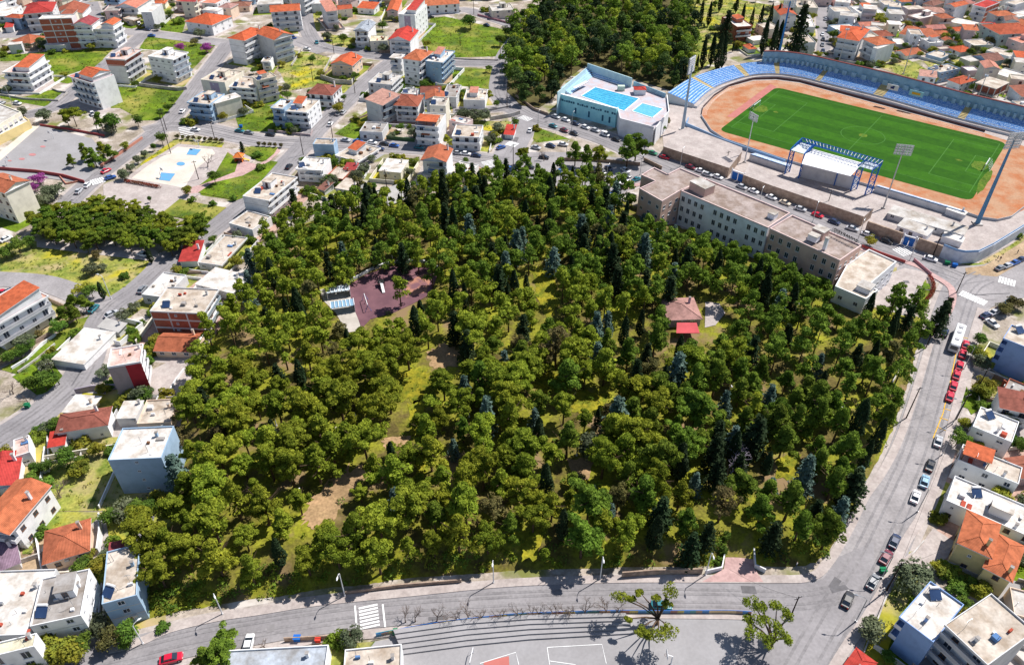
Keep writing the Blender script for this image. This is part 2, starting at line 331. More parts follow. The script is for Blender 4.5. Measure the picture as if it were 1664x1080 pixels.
# courts and squares
sheet('paving', [(-20,300),(-20,262),(64,204),(150,226),(172,254),(138,298),(60,288)], G_COURT)
sheet('paving', [(-20,262),(0,248),(52,206),(64,206),(0,262)], G_CREAM)
for x, y, rx in ((53,252,6),(36,259,5),(16,262,3.5),(70,239,4.5)):
    sheet('road_marking', [(x + rx * math.cos(t * .5236), y + rx * .35 * math.sin(t * .5236)) for t in range(12)], mat('red_paint', (.45, .2, .2)), .215)
sheet('paving', [(168,300),(205,290),(232,268),(290,234),(355,240),(400,246),(412,262),(345,302),(325,316),(300,330),(262,350),(230,356),(170,330),(168,312)], G_PAVE)
sheet('paving', [(289,239),(345,243),(350,250),(318,276),(300,306),(258,298),(214,290),(240,270)], G_CREAM)
BLUEP = mat('blue_paint', (.10, .30, .52), (.12, .27, .44), scale=2)
sheet('road_marking', [(309,242),(327,244),(319,253),(303,252)], BLUEP, .225); sheet('road_marking', [(262,281),(285,283),(276,295),(259,293)], BLUEP, .225)
sheet('road_marking', [(294 + 7 * math.cos(t * .5236), 267 + 3.2 * math.sin(t * .5236)) for t in range(12)], BLUEP, .225)
sheet('path', [(368,244),(392,262),(420,268),(430,262),(452,240),(456,246),(424,276),(385,292),(345,300),(322,314),(300,316),(296,308),(330,300),(372,284),(386,266)], G_PINK)
sheet('grass', [(350,282),(370,248),(388,260),(382,280),(340,296),(324,302)], G_GRASS, .24)
sheet('grass', [(262,348),(292,324),(330,332),(368,338),(336,364),(300,356)], G_GRASS, .24)
sheet('grass', [(322,314),(345,298),(395,286),(440,262),(452,264),(404,318),(385,326)], G_GRASS, .24)
sheet('grass', [(404,240),(452,240),(446,250),(432,262),(420,262),(396,250)], G_GRASS, .24)
sheet('paving', [(830,268),(1010,276),(1046,286),(1010,310),(980,318),(900,306),(832,292)], G_ASP2)
sheet('paving', [(60,392),(250,404),(262,418),(240,424),(60,402)], G_PAVE)
sheet('paving', [(1470,436),(1440,446),(1424,480),(1412,512),(1470,520),(1492,498),(1500,460),(1512,444)], G_PAVE)
sheet('paving', [(1568,436),(1600,432),(1664,392),(1690,410),(1620,450),(1570,446)], G_DIRT)
sheet('paving', [(610,1042),(840,1006),(1000,1002),(1215,1004),(1200,1060),(1180,1180),(500,1180)], G_COURT)
for L in ([(889,1052),(978,1047),(985,1078)], [(889,1052),(893,1080)], [(780,1078),(838,1060),(843,1080)], [(893,1074),(935,1080)]): line(L, .14, z=.23)
sheet('road_marking', [(786,1075),(827,1066),(828,1092),(786,1092)], mat('court_red', (.45, .15, .13)), .215)
sheet('paving', [(190,640),(240,642),(300,640),(320,600),(330,575),(300,575),(250,600)], G_PAVE)
sheet('paving', [(1430,1000-60),(1500,880),(1516,858),(1550,880),(1540,905),(1506,930)], G_PAVE)
# ------------------------------------------------------------------ park plateau
PARK = [(200,1012),(250,1002),(300,992),(350,982),(448,968),(534,955),(647,941),(748,931),(840,926),(1052,922),(1143,920),(1180,915),(1300,922),(1345,905),(1378,850),(1404,792),(1428,750),(1452,700),(1474,632),(1494,560),(1505,520),(1420,498),(1330,470),(1230,420),(1110,372),(1020,330),(960,305),(850,298),(760,300),(680,322),(600,338),(530,350),(470,372),(440,400),(410,440),(392,475),(370,520),(336,560),(320,620),(300,660),(290,720),(292,790),(280,850),(240,900),(215,960)]
PARKW = [tuple(P(x, y, 0)[:2]) for x, y in PARK]
PZ = 2.6
def seg_d(px, py, a, b):
    dx, dy = b[0] - a[0], b[1] - a[1]; t = max(0, min(1, ((px - a[0]) * dx + (py - a[1]) * dy) / (dx * dx + dy * dy + 1e-9)))
    return math.hypot(px - a[0] - t * dx, py - a[1] - t * dy)
def park_z(x, y):
    if not inpoly(x, y, PARKW): return 0.0
    d = min(seg_d(x, y, PARKW[i - 1], PARKW[i]) for i in range(len(PARKW)))
    t = min(1, d / 7.0); return PZ * t * t * (3 - 2 * t)
def build_park():
    xs = [p[0] for p in PARKW]; ys = [p[1] for p in PARKW]; st = 2.5; mb = MB(); idx = {}
    nx = int((max(xs) - min(xs)) / st) + 3; ny = int((max(ys) - min(ys)) / st) + 3; x0, y0 = min(xs) - st, min(ys) - st
    zz = {}
    for i in range(nx):
        for j in range(ny):
            x, y = x0 + i * st, y0 + j * st; z = park_z(x, y); zz[i, j] = (x, y, z + .05 * math.sin(x) * math.cos(y * 1.3) * (z > .5) if z > 0 else -.12)
    for i in range(nx - 1):
        for j in range(ny - 1):
            q = [(i, j), (i + 1, j), (i + 1, j + 1), (i, j + 1)]
            if not any(zz[k][2] > 0 for k in q): continue
            for k in q:
                if k not in idx: idx[k] = len(mb.v); mb.v.append(zz[k])
            mb.f.append(tuple(idx[k] for k in q)); mb.m.append(mb.mi(G_PARK))
    return struct(mb.obj('park_ground', smooth=True))
build_park()
YG = mat('meadow_yellow', (.30, .26, .02), (.15, .17, .015), scale=2.6, detail=9, fine=.4, lo=.4, hi=.6); TAN = mat('tan_earth', (.42, .27, .15), (.28, .19, .10), scale=4, detail=9, fine=.3)
for nme, px, m in (('grass', [(648,604),(672,596),(700,604),(702,640),(676,654),(650,650)], YG), ('grass', [(662,655),(690,650),(688,700),(668,706)], YG), ('grass', [(926,640),(950,632),(988,640),(980,668),(950,676),(930,668)], YG), ('grass', [(868,606),(912,604),(908,636),(880,642),(866,630)], YG),
    ('grass', [(660,800),(690,735),(706,740),(676,800)], YG), ('grass', [(846,910),(856,862),(884,860),(872,910)], YG), ('bare_earth', [(486,850),(505,812),(530,785),(565,758),(604,762),(580,795),(556,820),(540,846),(508,856)], TAN),
    ('bare_earth', [(690,572),(722,558),(750,570),(742,594),(705,600)], TAN), ('bare_earth', [(866,440),(896,430),(910,500),(892,524),(870,480)], YG), ('bare_earth', [(620,712),(672,706),(668,722),(622,730)], TAN), ('bare_earth', [(920,745),(965,742),(960,775),(935,790)], TAN), ('grass', [(1264,742),(1300,740),(1290,780),(1260,776)], YG), ('path', [(486,690),(560,694),(610,700),(610,705),(560,700),(486,696)], G_PAVE)):
    rq = random.Random(px[0][0]); cc_ = (sum(p[0] for p in px) / len(px), sum(p[1] for p in px) / len(px)); px2 = []
    for i in range(len(px)):
        for t in range(8):
            a, b = px[i], px[(i + 1) % len(px)]; u = (a[0] + (b[0] - a[0]) * t / 8, a[1] + (b[1] - a[1]) * t / 8); k_ = rq.uniform(.8, 1.16); px2.append((cc_[0] + (u[0] - cc_[0]) * k_, cc_[1] + (u[1] - cc_[1]) * k_))
    px = px2 if nme != 'path' else px
    o = sheet(nme, [Q((lambda p: (p.x, p.y, 0))(P(x, y, PZ))) for x, y in px], m, PZ + .09)
# asphalt repairs and long cracks
rp = random.Random(77); PM = [mat('patch_dark', (.15, .145, .155), (.11, .105, .11), scale=1.5), mat('patch_mid', (.25, .235, .245), (.2, .19, .195), scale=1.5), mat('patch_pale', (.44, .41, .41), (.37, .34, .34), scale=1.5)]
for i in range(110):
    px, wd = rp.choice(ST); c = smooth_line([P(*p)[:2] for p in px], 6); j = rp.randrange(len(c) - 1); a, b = Vector(c[j]), Vector(c[j + 1]); t = (b - a).normalized(); n = Vector((-t.y, t.x)); o = a.lerp(b, rp.random()) + n * rp.uniform(-.4, .3) * wd
    L, W = (rp.uniform(1, 4), rp.uniform(.6, 1.8)) if rp.random() < .6 else (rp.uniform(8, 22), rp.uniform(.15, .5))
    q = [o - t * L / 2 - n * W / 2, o + t * L / 2 - n * W / 2, o + t * L / 2 * rp.uniform(.85, 1) + n * W / 2, o - t * L / 2 + n * W / 2]
    if all(hit(p.x, p.y, OCC_R) for p in q): sheet('road_patch', [tuple(p) for p in q], rp.choice(PM[:2]), .192 + i * .0001, world=True)

TRK_ = mat('tyre_lane', (.255, .242, .25), (.20, .19, .198), scale=5, detail=9, fine=.18)
for i in (1, 2, 3, 4, 5, 8, 16, 18, 19):
    px, wd = ST[i]; c = smooth_line([P(*p)[:2] for p in px], 4)
    for k_, f_ in enumerate((-.34, -.16, .16, .34)):
        u = offset(c, f_ * wd * .75); sheet('tyre_lane', offset(u, .28) + offset(u, -.28)[::-1], TRK_, .1875 + (i * 4 + k_) * .00003, world=True)
# ------------------------------------------------------------------ building parts, shared meshes
def win_mesh(w, h, fr=FRAME, shut=None):
    mb = MB(); t = .09
    mb.box(-w/2, -.06, 0, w/2, .02, t, fr); mb.box(-w/2, -.06, h - t, w/2, .02, h, fr)
    mb.box(-w/2, -.06, t, -w/2 + t, .02, h - t, fr); mb.box(w/2 - t, -.06, t, w/2, .02, h - t, fr); mb.box(-.04, -.05, t, .04, .02, h - t, fr)
    mb.box(-w/2 + t, -.02, t, w/2 - t, .015, h - t, GLASS)
    if shut: mb.box(-w/2 + t, -.045, h * .45, w/2 - t, -.022, h - t, shut)
    mb.box(-w/2 - .08, -.14, -.07, w/2 + .08, .02, -.002, fr)
    return mb.mesh('window')
WIN = [win_mesh(1.3, 1.25), win_mesh(1.5, 1.3, FRAME, SHUT), win_mesh(1.2, 1.2, BROWN)]
WINS = win_mesh(.7, .7)
DOOR = [win_mesh(1.6, 2.2), win_mesh(2.0, 2.2, FRAME, SHUT), win_mesh(1.5, 2.2, BROWN)]
WINT = win_mesh(1.35, 1.95)
def solar_mesh():
    return None
_S = {}
def solar(label, loc, rz):
    t = thing('solar_water_heater', label, 'solar heater', loc, rz, 'solar water heaters on the roofs')
    if not _S:
        a = MB(); a.face([(-1.1, -1.1, .25), (1.1, -1.1, .25), (1.1, .6, 1.35), (-1.1, .6, 1.35)], mat('solar_panel', (.03, .06, .14), (.02, .04, .1), rough=.25, spec=.6))
        a.face([(-1.1, -1.1, .2), (-1.1, .6, 1.3), (1.1, .6, 1.3), (1.1, -1.1, .2)], STEEL); a.box(-.03, -1.1, .26, .03, -1.05, .32, STEEL)
        _S['panel'] = a.mesh('panel'); b = MB(); b.tube([(-.9, .85, 1.45), (.9, .85, 1.45)], .3, FRAME, 8); _S['tank'] = b.mesh('tank')
        c = MB()
        for x in (-.95, .95): c.tube([(x, .6, 0), (x, .6, 1.35)], .04, STEEL, 4); c.tube([(x, -1.1, 0), (x, -1.1, .25)], .04, STEEL, 4); c.tube([(x, 1.0, 0), (x, .9, 1.3)], .04, STEEL, 4)
        _S['frame'] = c.mesh('frame')
    for k in ('panel', 'tank', 'frame'): inst(k, _S[k], t)
    return t
def slope_roof(mb, kind, W, D, z, m, oh=.45, pitch=.36, x0=0, y0=0, wallmat=None):
    X0, X1, Y0, Y1 = x0 - oh, x0 + W + oh, y0 - oh, y0 + D + oh; w, d = X1 - X0, Y1 - Y0
    if kind == 'hip':
        if w >= d: h = d / 2 * pitch; r0, r1 = (X0 + d / 2, (Y0 + Y1) / 2, z + h), (X1 - d / 2, (Y0 + Y1) / 2, z + h)
        else: h = w / 2 * pitch; r0, r1 = ((X0 + X1) / 2, Y0 + w / 2, z + h), ((X0 + X1) / 2, Y1 - w / 2, z + h)
        a, b, c, e = (X0, Y0, z), (X1, Y0, z), (X1, Y1, z), (X0, Y1, z)
        if w >= d: fs = ([a, b, r1, r0], [b, c, r1], [c, e, r0, r1], [e, a, r0])
        else: fs = ([a, b, r0], [b, c, r1, r0], [c, e, r1], [e, a, r0, r1])
        for f in fs: mb.face(f, m)
        cap = roofm(tuple(min(1, v * 1.15) for v in (.5, .2, .13)))
        for q, r in (((a), r0), (e, r0), (b, r1 if w >= d else r0), (c, r1)): mb.tube([q, r], .12, m, 4)
        mb.tube([r0, r1], .14, m, 4)
        mb.box(X0, Y0, z - .2, X1, Y1, z - .01, FRAME); return h
    if kind == 'gable':
        if w >= d:
            h = d / 2 * pitch; r0, r1 = (X0, (Y0 + Y1) / 2, z + h), (X1, (Y0 + Y1) / 2, z + h)
            mb.face([(X0, Y0, z), (X1, Y0, z), r1, r0], m); mb.face([(X1, Y1, z), (X0, Y1, z), r0, r1], m)
            for xx, s in ((x0, 1), (x0 + W, -1)):
                f = [(xx, y0, z), (xx, (Y0 + Y1) / 2, z + h - .12), (xx, y0 + D, z)]; mb.face(f if s > 0 else f[::-1], wallmat or FRAME)
        else:
            h = w / 2 * pitch; r0, r1 = ((X0 + X1) / 2, Y0, z + h), ((X0 + X1) / 2, Y1, z + h)
            mb.face([(X0, Y1, z), (X0, Y0, z), r0, r1], m); mb.face([(X1, Y0, z), (X1, Y1, z), r1, r0], m)
            for yy, s in ((y0, 1), (y0 + D, -1)):
                f = [(x0, yy, z), ((X0 + X1) / 2, yy, z + h - .12), (x0 + W, yy, z)]; mb.face(f[::-1] if s > 0 else f, wallmat or FRAME)
        mb.tube([r0, r1], .14, m, 4); mb.box(X0, Y0, z - .2, X1, Y1, z - .01, FRAME); return h
    if kind == 'shed':
        h = min(D * .16, 1.6); k = [(X0, Y0, z), (X1, Y0, z), (X1, Y1, z + h), (X0, Y1, z + h)]
        mb.face(k, m); mb.face([(p[0], p[1], p[2] - .16) for p in k][::-1], FRAME)
        for i in range(4):
            p, q = k[i], k[(i + 1) % 4]; mb.face([(p[0], p[1], p[2] - .16), (q[0], q[1], q[2] - .16), q, p], FRAME)
        zc = z - .17; mb.face([(x0, y0 + D, zc), (x0 + W, y0 + D, zc), (x0 + W, y0 + D, zc + h), (x0, y0 + D, zc + h)][::-1], wallmat or FRAME)
        for xx, s in ((x0, 1), (x0 + W, -1)):
            f = [(xx, y0, zc), (xx, y0 + D, zc), (xx, y0 + D, zc + h)]; mb.face(f if s < 0 else f[::-1], wallmat or FRAME)
        return h
C = dict(ww=(.84, .84, .88), w=(.78, .78, .79), lg=(.6, .6, .61), cr=(.74, .69, .58), pk=(.66, .5, .48), pe=(.72, .56, .44), bl=(.34, .47, .62), br=(.42, .14, .09), gy=(.42, .41, .42),
         ye=(.66, .53, .26), gn=(.45, .56, .54), pu=(.42, .33, .42), sa=(.66, .45, .38), rd=(.36, .03, .04), tp=(.33, .27, .27), bb=(.24, .36, .62))
RC = dict(o=(.62, .15, .065), r=(.56, .07, .055), s=(.62, .27, .2), b=(.36, .13, .085), m=(.36, .08, .09), g=(.5, .48, .46), d=(.34, .32, .31), w=(.66, .64, .62),
          c=(.54, .48, .42), p=(.64, .47, .43), k=(.36, .30, .28), y=(.58, .55, .42), u=(.30, .2, .27), bg=(.4, .44, .5))
HOUSES = []
def B(label, pts, by, roof='flat', wall='w', rc='g', f=('W', 'W'), cat='house', name=None, fh=3.05, opt='', h=None, solarlab=None, nosol=False):
    """pts: three consecutive roof corners (survey pixels); by: pixel row of the foot of the second corner"""
    rr = random.Random(len(USED) * 7 + 3)
    H = h if h is not None else height_from(pts[1], by)
    H = max(H, 2.2); a, b, c = [P(p[0], p[1], H)[:2] for p in pts]; a, b, c = Vector(a), Vector(b), Vector(c)
    d = (b - a); W = d.length; d.normalize(); n = Vector((-d.y, d.x)); D = (c - b).dot(n); D = max(D, 2.5)
    far = b.length > 430
    wm = wallm(C[wall]) if isinstance(wall, str) else wallm(wall); rcol = RC[rc]
    if rc in 'orsb': jv = rr.choice(((1, 1, 1), (.85, .8, .9), (.95, 1.2, 1.3), (.78, 1.0, 1.2), (1.05, .9, .85))); rcol = tuple(v * q for v, q in zip(rcol, jv))
    root = thing(name or ('apartment_block' if H > 8.5 else 'house'), label, cat, (a.x, a.y, 0), math.atan2(d.y, d.x), 'buildings of the town')
    OCC_H.append(bb([tuple(a), tuple(b), tuple(b + n * D), tuple(a + n * D)])); HOUSES.append((label, a, d, n, W, D, H))
    ns = max(1, int(round(H / fh))); sh = H / ns
    f0, f1 = f[0], f[1]; i0 = 1.35 if f0 == 'B' and D > 5 else 0; i1 = 1.35 if f1 == 'B' and W > 6 else 0
    top = H - (.55 if roof in ('flat', 'mix', 'terr') else 0)
    mb = MB(); open_g = 'O' in f0 or 'o' in opt
    z0 = 0
    if open_g and ns > 1: z0 = sh
    if f0 == 'P':      # open shell on pillars at every floor
        for k in range(ns + 1): mb.box(0, 0, max(0, k * sh - .25) if k else -.05, W, D, k * sh if k else .06, wallm(C['gy']), slabm(rcol))
        for x in (0.2, W * .33, W * .66, W - .5):
            for y in (.2, D * .5, D - .5): mb.box(x, y, .06, x + .35, y + .35, H - .25, CONC)
        if ns > 1: mb.box(.6, 2.2, sh, W - .6, D - .02, H - .26, BRICK)
        mb.obj('wall', root)
        if roof in ('flat',):
            pr = MB(); pr.box(-.1, -.1, H + .002, W + .1, D + .1, H + .12, slabm(rcol)); pr.obj('roof', root)
        return root
    mb.box(0, i0, z0 - (0 if z0 else .3), W - i1, D, top, wm)
    if z0:
        for x in (0, W * .5 - .2, W - i1 - .4):
            for y in (i0, D - .4): mb.box(x, y, -.2, x + .4, y + .4, z0, CONC)
        mb.box(W * .15, D * .45, -.2, W * .75, D - .5, z0, wm)
    if 'K' in f0 or 'k' in opt:   # brick infill panels between concrete frame
        nb = max(2, int(W / 4.5))
        for k in range(ns):
            for j in range(nb):
                if f0 == 'K' and ((k == 0) or True):
                    x = W * j / nb; mb.box(x + .25, i0 - .04, k * sh + .3, x + W / nb - .25, i0 + .05, (k + 1) * sh - .45 if k == ns - 1 else (k + 1) * sh - .3, BRICK)
    if 'K' == f1:
        nb = max(2, int(D / 4.5))
        for k in range(ns):
            for j in range(nb): y = i0 + (D - i0) * j / nb; mb.box(W - i1 - .05, y + .25, k * sh + .3, W - i1 + .04, y + D / nb - .45, (k + 1) * sh - .5, BRICK)
    if 'band' in opt: mb.box(-.03, i0 - .03, top - 2.9, W - i1 + .03, D + .03, top - .1, BRICK)
    if 'crim' in opt: mb.box(W * .52, i0 - .05, 0, W - .02, i0 + .02, top - .02, wallm(C['rd'])); mb.box(.02, i0 - .05, 0, W * .515, i0 + .02, top - .02, wallm(C['tp']))
    if 'purp' in opt: mb.box(W * .35, i0 - .04, 2, W * .72, i0 + .02, top - .3, wallm(C['pu']))
    mb.obj('wall', root)
    # windows and balconies
    def facade(L, code, base, rot, inset):
        M = Matrix.Translation(base) @ Matrix.Rotation(rot, 4, 'Z')
        def put(nm, me, x, z): 
            q = M @ Vector((x, 0, z)); inst(nm, me, root, q, rot)
        step = 4.6 if far else 3.3
        nw = max(1, int(L / step)); ws = rr.choice(WIN); ds = rr.choice(DOOR)
        for k in range(ns):
            z = k * sh
            if z < z0 - .1: continue
            for j in range(nw):
                x = L * (j + .5) / nw + rr.uniform(-.25, .25)
                if code in ('W', 'O'): put('window', ws if rr.random() < .8 else WINS, x, z + 1.0)
                elif code == 'w':
                    if j == 0: put('window', WINS, L * .5 + rr.uniform(-.2, .2), z + 1.4)
                elif code == 'B': put('balcony_door' if k else 'window', ds if (k and rr.random() < .65) else ws, x, z + (.08 if k else .9) + (0 if k else 0))
                elif code == 'T': put('window', WINT, x, z + .9)
    if f0 in 'WwOBTK': facade(W - i1, f0 if f0 != 'K' else 'w', Vector((0, i0 - (.06 if f0 == 'K' else 0), 0)), 0, i0)
    if f1 in 'WwOBT': facade(D - i0, f1, Vector((W - i1, i0, 0)), math.pi / 2, i1)
    rail = rr.choice([wm, wm, FRAME, mat('rail_grey', (.5, .5, .53)), mat('rail_glass', (.3, .36, .42), rough=.3)])
    for k in range(1, ns + (0 if roof != 'terr' else 0)):
        z = k * sh
        if i0:
            q = MB(); e = W; x0 = 0 if rr.random() < .75 else W * .3
            q.box(x0, 0, z - .16, e, i0 - .01, z, wm); q.box(x0, 0, z + .001, e, .12, z + .95, rail); q.box(x0, .12, z + .001, x0 + .12, i0 - .01, z + .95, rail); q.box(e - .12, .12, z + .001, e, i0 - .01, z + .95, rail)
            bo = q.obj('balcony', root)
            if rr.random() < .55 and not far:
                q = MB(); xa = W * rr.uniform(.05, .5); am = mat(*rr.choice([('awning_white', (.75, .74, .72)), ('awning_grey', (.45, .47, .52)), ('awning_cream', (.7, .6, .42)), ('awning_rust', (.5, .16, .08)), ('awning_blue', (.16, .26, .45))]))
                q.face([(xa, -.25, z + sh - .9), (xa + W * .35, -.25, z + sh - .9), (xa + W * .35, i0, z + sh - .3), (xa, i0, z + sh - .3)], am); q.obj('awning', root)
        if i1:
            q = MB(); y0 = i0 + .02
            q.box(W - i1 + .01, y0, z - .16, W, D - .3, z, wm); q.box(W - .12, y0, z + .001, W, D - .3, z + .95, rail); q.box(W - i1 + .01, D - .42, z + .001, W - .12, D - .3, z + .95, rail)
            q.obj('balcony', root)
    if not far and f0 in 'WN' and not f0 == 'P':
        for k in range(1, ns): 
            if k * sh > z0 + .1: q = MB(); q.box(-.025, i0 - .035, k * sh - .14, W - i1 + .025, i0 - .001, k * sh + .06, mat('band', (.55, .54, .54))); q.obj('floor_band', root)
    if not far:
        for _ in range(rr.randint(0, 3)):
            q = MB(); x = W * rr.uniform(.1, .85); z = sh * rr.randint(0, ns - 1) + 2.0
            if z > z0 and z < top - .6: q.box(x, i0 - .36, z, x + .85, i0 - .002, z + .55, mat('ac_grey', (.6, .6, .58))); q.obj('air_conditioner', root)
    # roof
    q = MB(); hr = 0
    if roof in ('flat', 'mix', 'terr'):
        q.box(0, 0, top + .002, W, D, top + .16, wm, slabm(rcol)); pz = H
        pm = wm
        q.box(0, 0, top + .161, W, .16, pz, pm); q.box(0, D - .16, top + .161, W, D, pz, pm); q.box(0, .16, top + .161, .16, D - .16, pz, pm); q.box(W - .16, .16, top + .161, W, D - .16, pz, pm)
        hr = 0
    elif roof == 'lid': q.box(-.2, -.2, top + .002, W + .2, D + .2, top + .22, wm, slabm(rcol))
    else:
        hr = slope_roof(q, roof, W, D, H + .02, roofm(rcol) if rc not in 'gw' else mat('metal_roof_' + rc, rcol, tuple(v * .8 for v in rcol), wave=(1.5, .25), rough=.5), wallmat=wm)
    ro = q.obj('roof', root)
    if roof == 'mix':       # tiled lean-to over half of a flat roof
        q = MB(); tc = RC['o'] if 'red' not in opt else RC['r']; k = MB()
        k.box(W * .42, D * .15, top + .17, W * .95, D * .92, top + 2.3, wm); k.obj('roof_room', root)
        slope_roof(q, 'shed' if rr.random() < .5 else 'gable', W * .53, D * .77, top + 2.32, roofm(tc), oh=.35, x0=W * .42, y0=D * .15, wallmat=wm); q.obj('tiled_roof', root)
    if roof in ('flat', 'terr') and 't' in opt:
        k = MB(); tx = W * rr.uniform(.2, .5); ty = D * .45; tw = min(3.4, W * .4); td = min(4, D * .4)
        k.box(tx, ty, top + .17, tx + tw, ty + td, top + 2.5, wm); k.box(tx - .15, ty - .15, top + 2.502, tx + tw + .15, ty + td + .15, top + 2.64, slabm(rcol))
        so = k.obj('stair_tower', root); inst('door', DOOR[2], so, (tx + tw * .5, ty - .01, top + .2), 0, (.7, 1, .9))
    if 'h' in opt:          # small tiled hut on the roof
        k = MB(); tx = W * .25; ty = D * .35; k.box(tx, ty, top + .17, tx + W * .35, ty + D * .4, top + 2.2, wm); ho = k.obj('roof_hut', root)
        k = MB(); slope_roof(k, 'shed', W * .35, D * .4, top + 2.25, roofm(RC['o'] if 'p' not in opt else RC['s']), oh=.3, x0=tx, y0=ty, wallmat=wm); k.obj('hut_roof', ho)
    if 'g' in opt:          # pergola
        k = MB(); 
        for x in (.5, W * .5, W - .8): k.box(x, .5, top + .17, x + .2, .7, top + 2.3, BROWN); k.box(x, D * .45, top + .17, x + .2, D * .45 + .2, top + 2.6, BROWN)
        k.face([(.3, .3, top + 2.3), (W - .4, .3, top + 2.3), (W - .4, D * .5, top + 2.7), (.3, D * .5, top + 2.7)], roofm(RC['o'])); k.obj('pergola', root)
    if not far or rr.random() < .3:
        k = MB(); x, y = W * rr.uniform(.7, .85), D * rr.uniform(.5, .8); zt = (top + .17 if roof in ('flat', 'mix', 'terr', 'lid') else H + .1)
        ch = 1.3 if roof in ('flat', 'mix', 'terr', 'lid') else 1.1 + hr; k.box(x, y, zt, x + .55, y + .55, zt + ch, wm); k.box(x - .08, y - .08, zt + ch + .002, x + .63, y + .63, zt + ch + .1, CONCD)
        k.obj('chimney', ro)
    if roof in ('flat', 'mix', 'terr') and not far:
        for _ in range(min(8, 1 + int(W * D / 32 * rr.uniform(.5, 1)))):
            k = MB(); x, y = W * rr.uniform(.08, .86), D * rr.uniform(.1, .82); e, g_, h_ = rr.choice(((.9, .4, .7), (1.2, 1.2, .9), (.6, .6, .5), (1.8, .9, .35), (.5, 2.2, .25)))
            k.box(x, y, top + .17, x + e, y + g_, top + .17 + h_, rr.choice([FRAME, CONCD, STEEL, BROWN, mat('tank_blue', (.1, .2, .4)), mat('clutter_red', (.4, .08, .05))])); k.obj('roof_unit', ro)
        for _ in range(rr.randint(1, 3)):
            k = MB(); x, y = W * rr.uniform(.1, .9), D * rr.uniform(.1, .9); k.tube([(x, y, top + .17), (x, y, top + rr.uniform(.7, 2.6))], .05, CONCD if rr.random() < .5 else STEEL, 4); k.obj('vent_pipe', ro)
        if rr.random() < .5:
            k = MB(); x, y = W * .8, D * .25; k.tube([(x, y, top + .17), (x, y, top + 3.4)], .035, STEEL, 4); k.box(x - .7, y - .02, top + 3.0, x + .7, y + .02, top + 3.05, STEEL); k.box(x - .4, y - .02, top + 3.25, x + .4, y + .02, top + 3.3, STEEL)
            k.obj('antenna', ro)
    ps = .85 if (roof == 'flat' and H > 5) else 0
    if not nosol and len(label.split()) <= 12 and not far and rr.random() < (ps if roof != 'mix' else .4) and W > 6 and D > 6:
        zt = top + .17; lx, ly = W * rr.uniform(.15, .35), D * rr.uniform(.18, .3)
        q2 = root.matrix_basis @ Vector((lx, ly, zt)) if False else Vector((a.x, a.y, 0)) + Vector((d.x * lx + n.x * ly, d.y * lx + n.y * ly, zt))
        solar('solar heater on the ' + label, q2, math.radians(rr.uniform(-20, 25)))
    return root
def wall_line(label, px, h, m, thick=.25, z=0, cat='wall', name='garden_wall', group=None):
    c = [Vector(P(*p)[:2]) for p in px]; a = offset(c, thick / 2); b = offset(c, -thick / 2); mb = MB(); n = len(a)
    for i in range(n - 1):
        f = [a[i], a[i + 1], b[i + 1], b[i]]; mb.prism([tuple(p) for p in f[::-1]], z - .2, h + z, m)
    return tag(mb.obj(name), label, cat, group)
def block(label, px, h, m, top, name, cat, z0=-.1):
    mb = MB(); pts = [tuple(P(p[0], p[1], h)[:2]) for p in px]
    A = sum(pts[i - 1][0] * pts[i][1] - pts[i][0] * pts[i - 1][1] for i in range(len(pts)))
    if A < 0: pts = pts[::-1]
    mb.prism(pts, z0, h, m, top); return tag(mb.obj(name), label, cat)
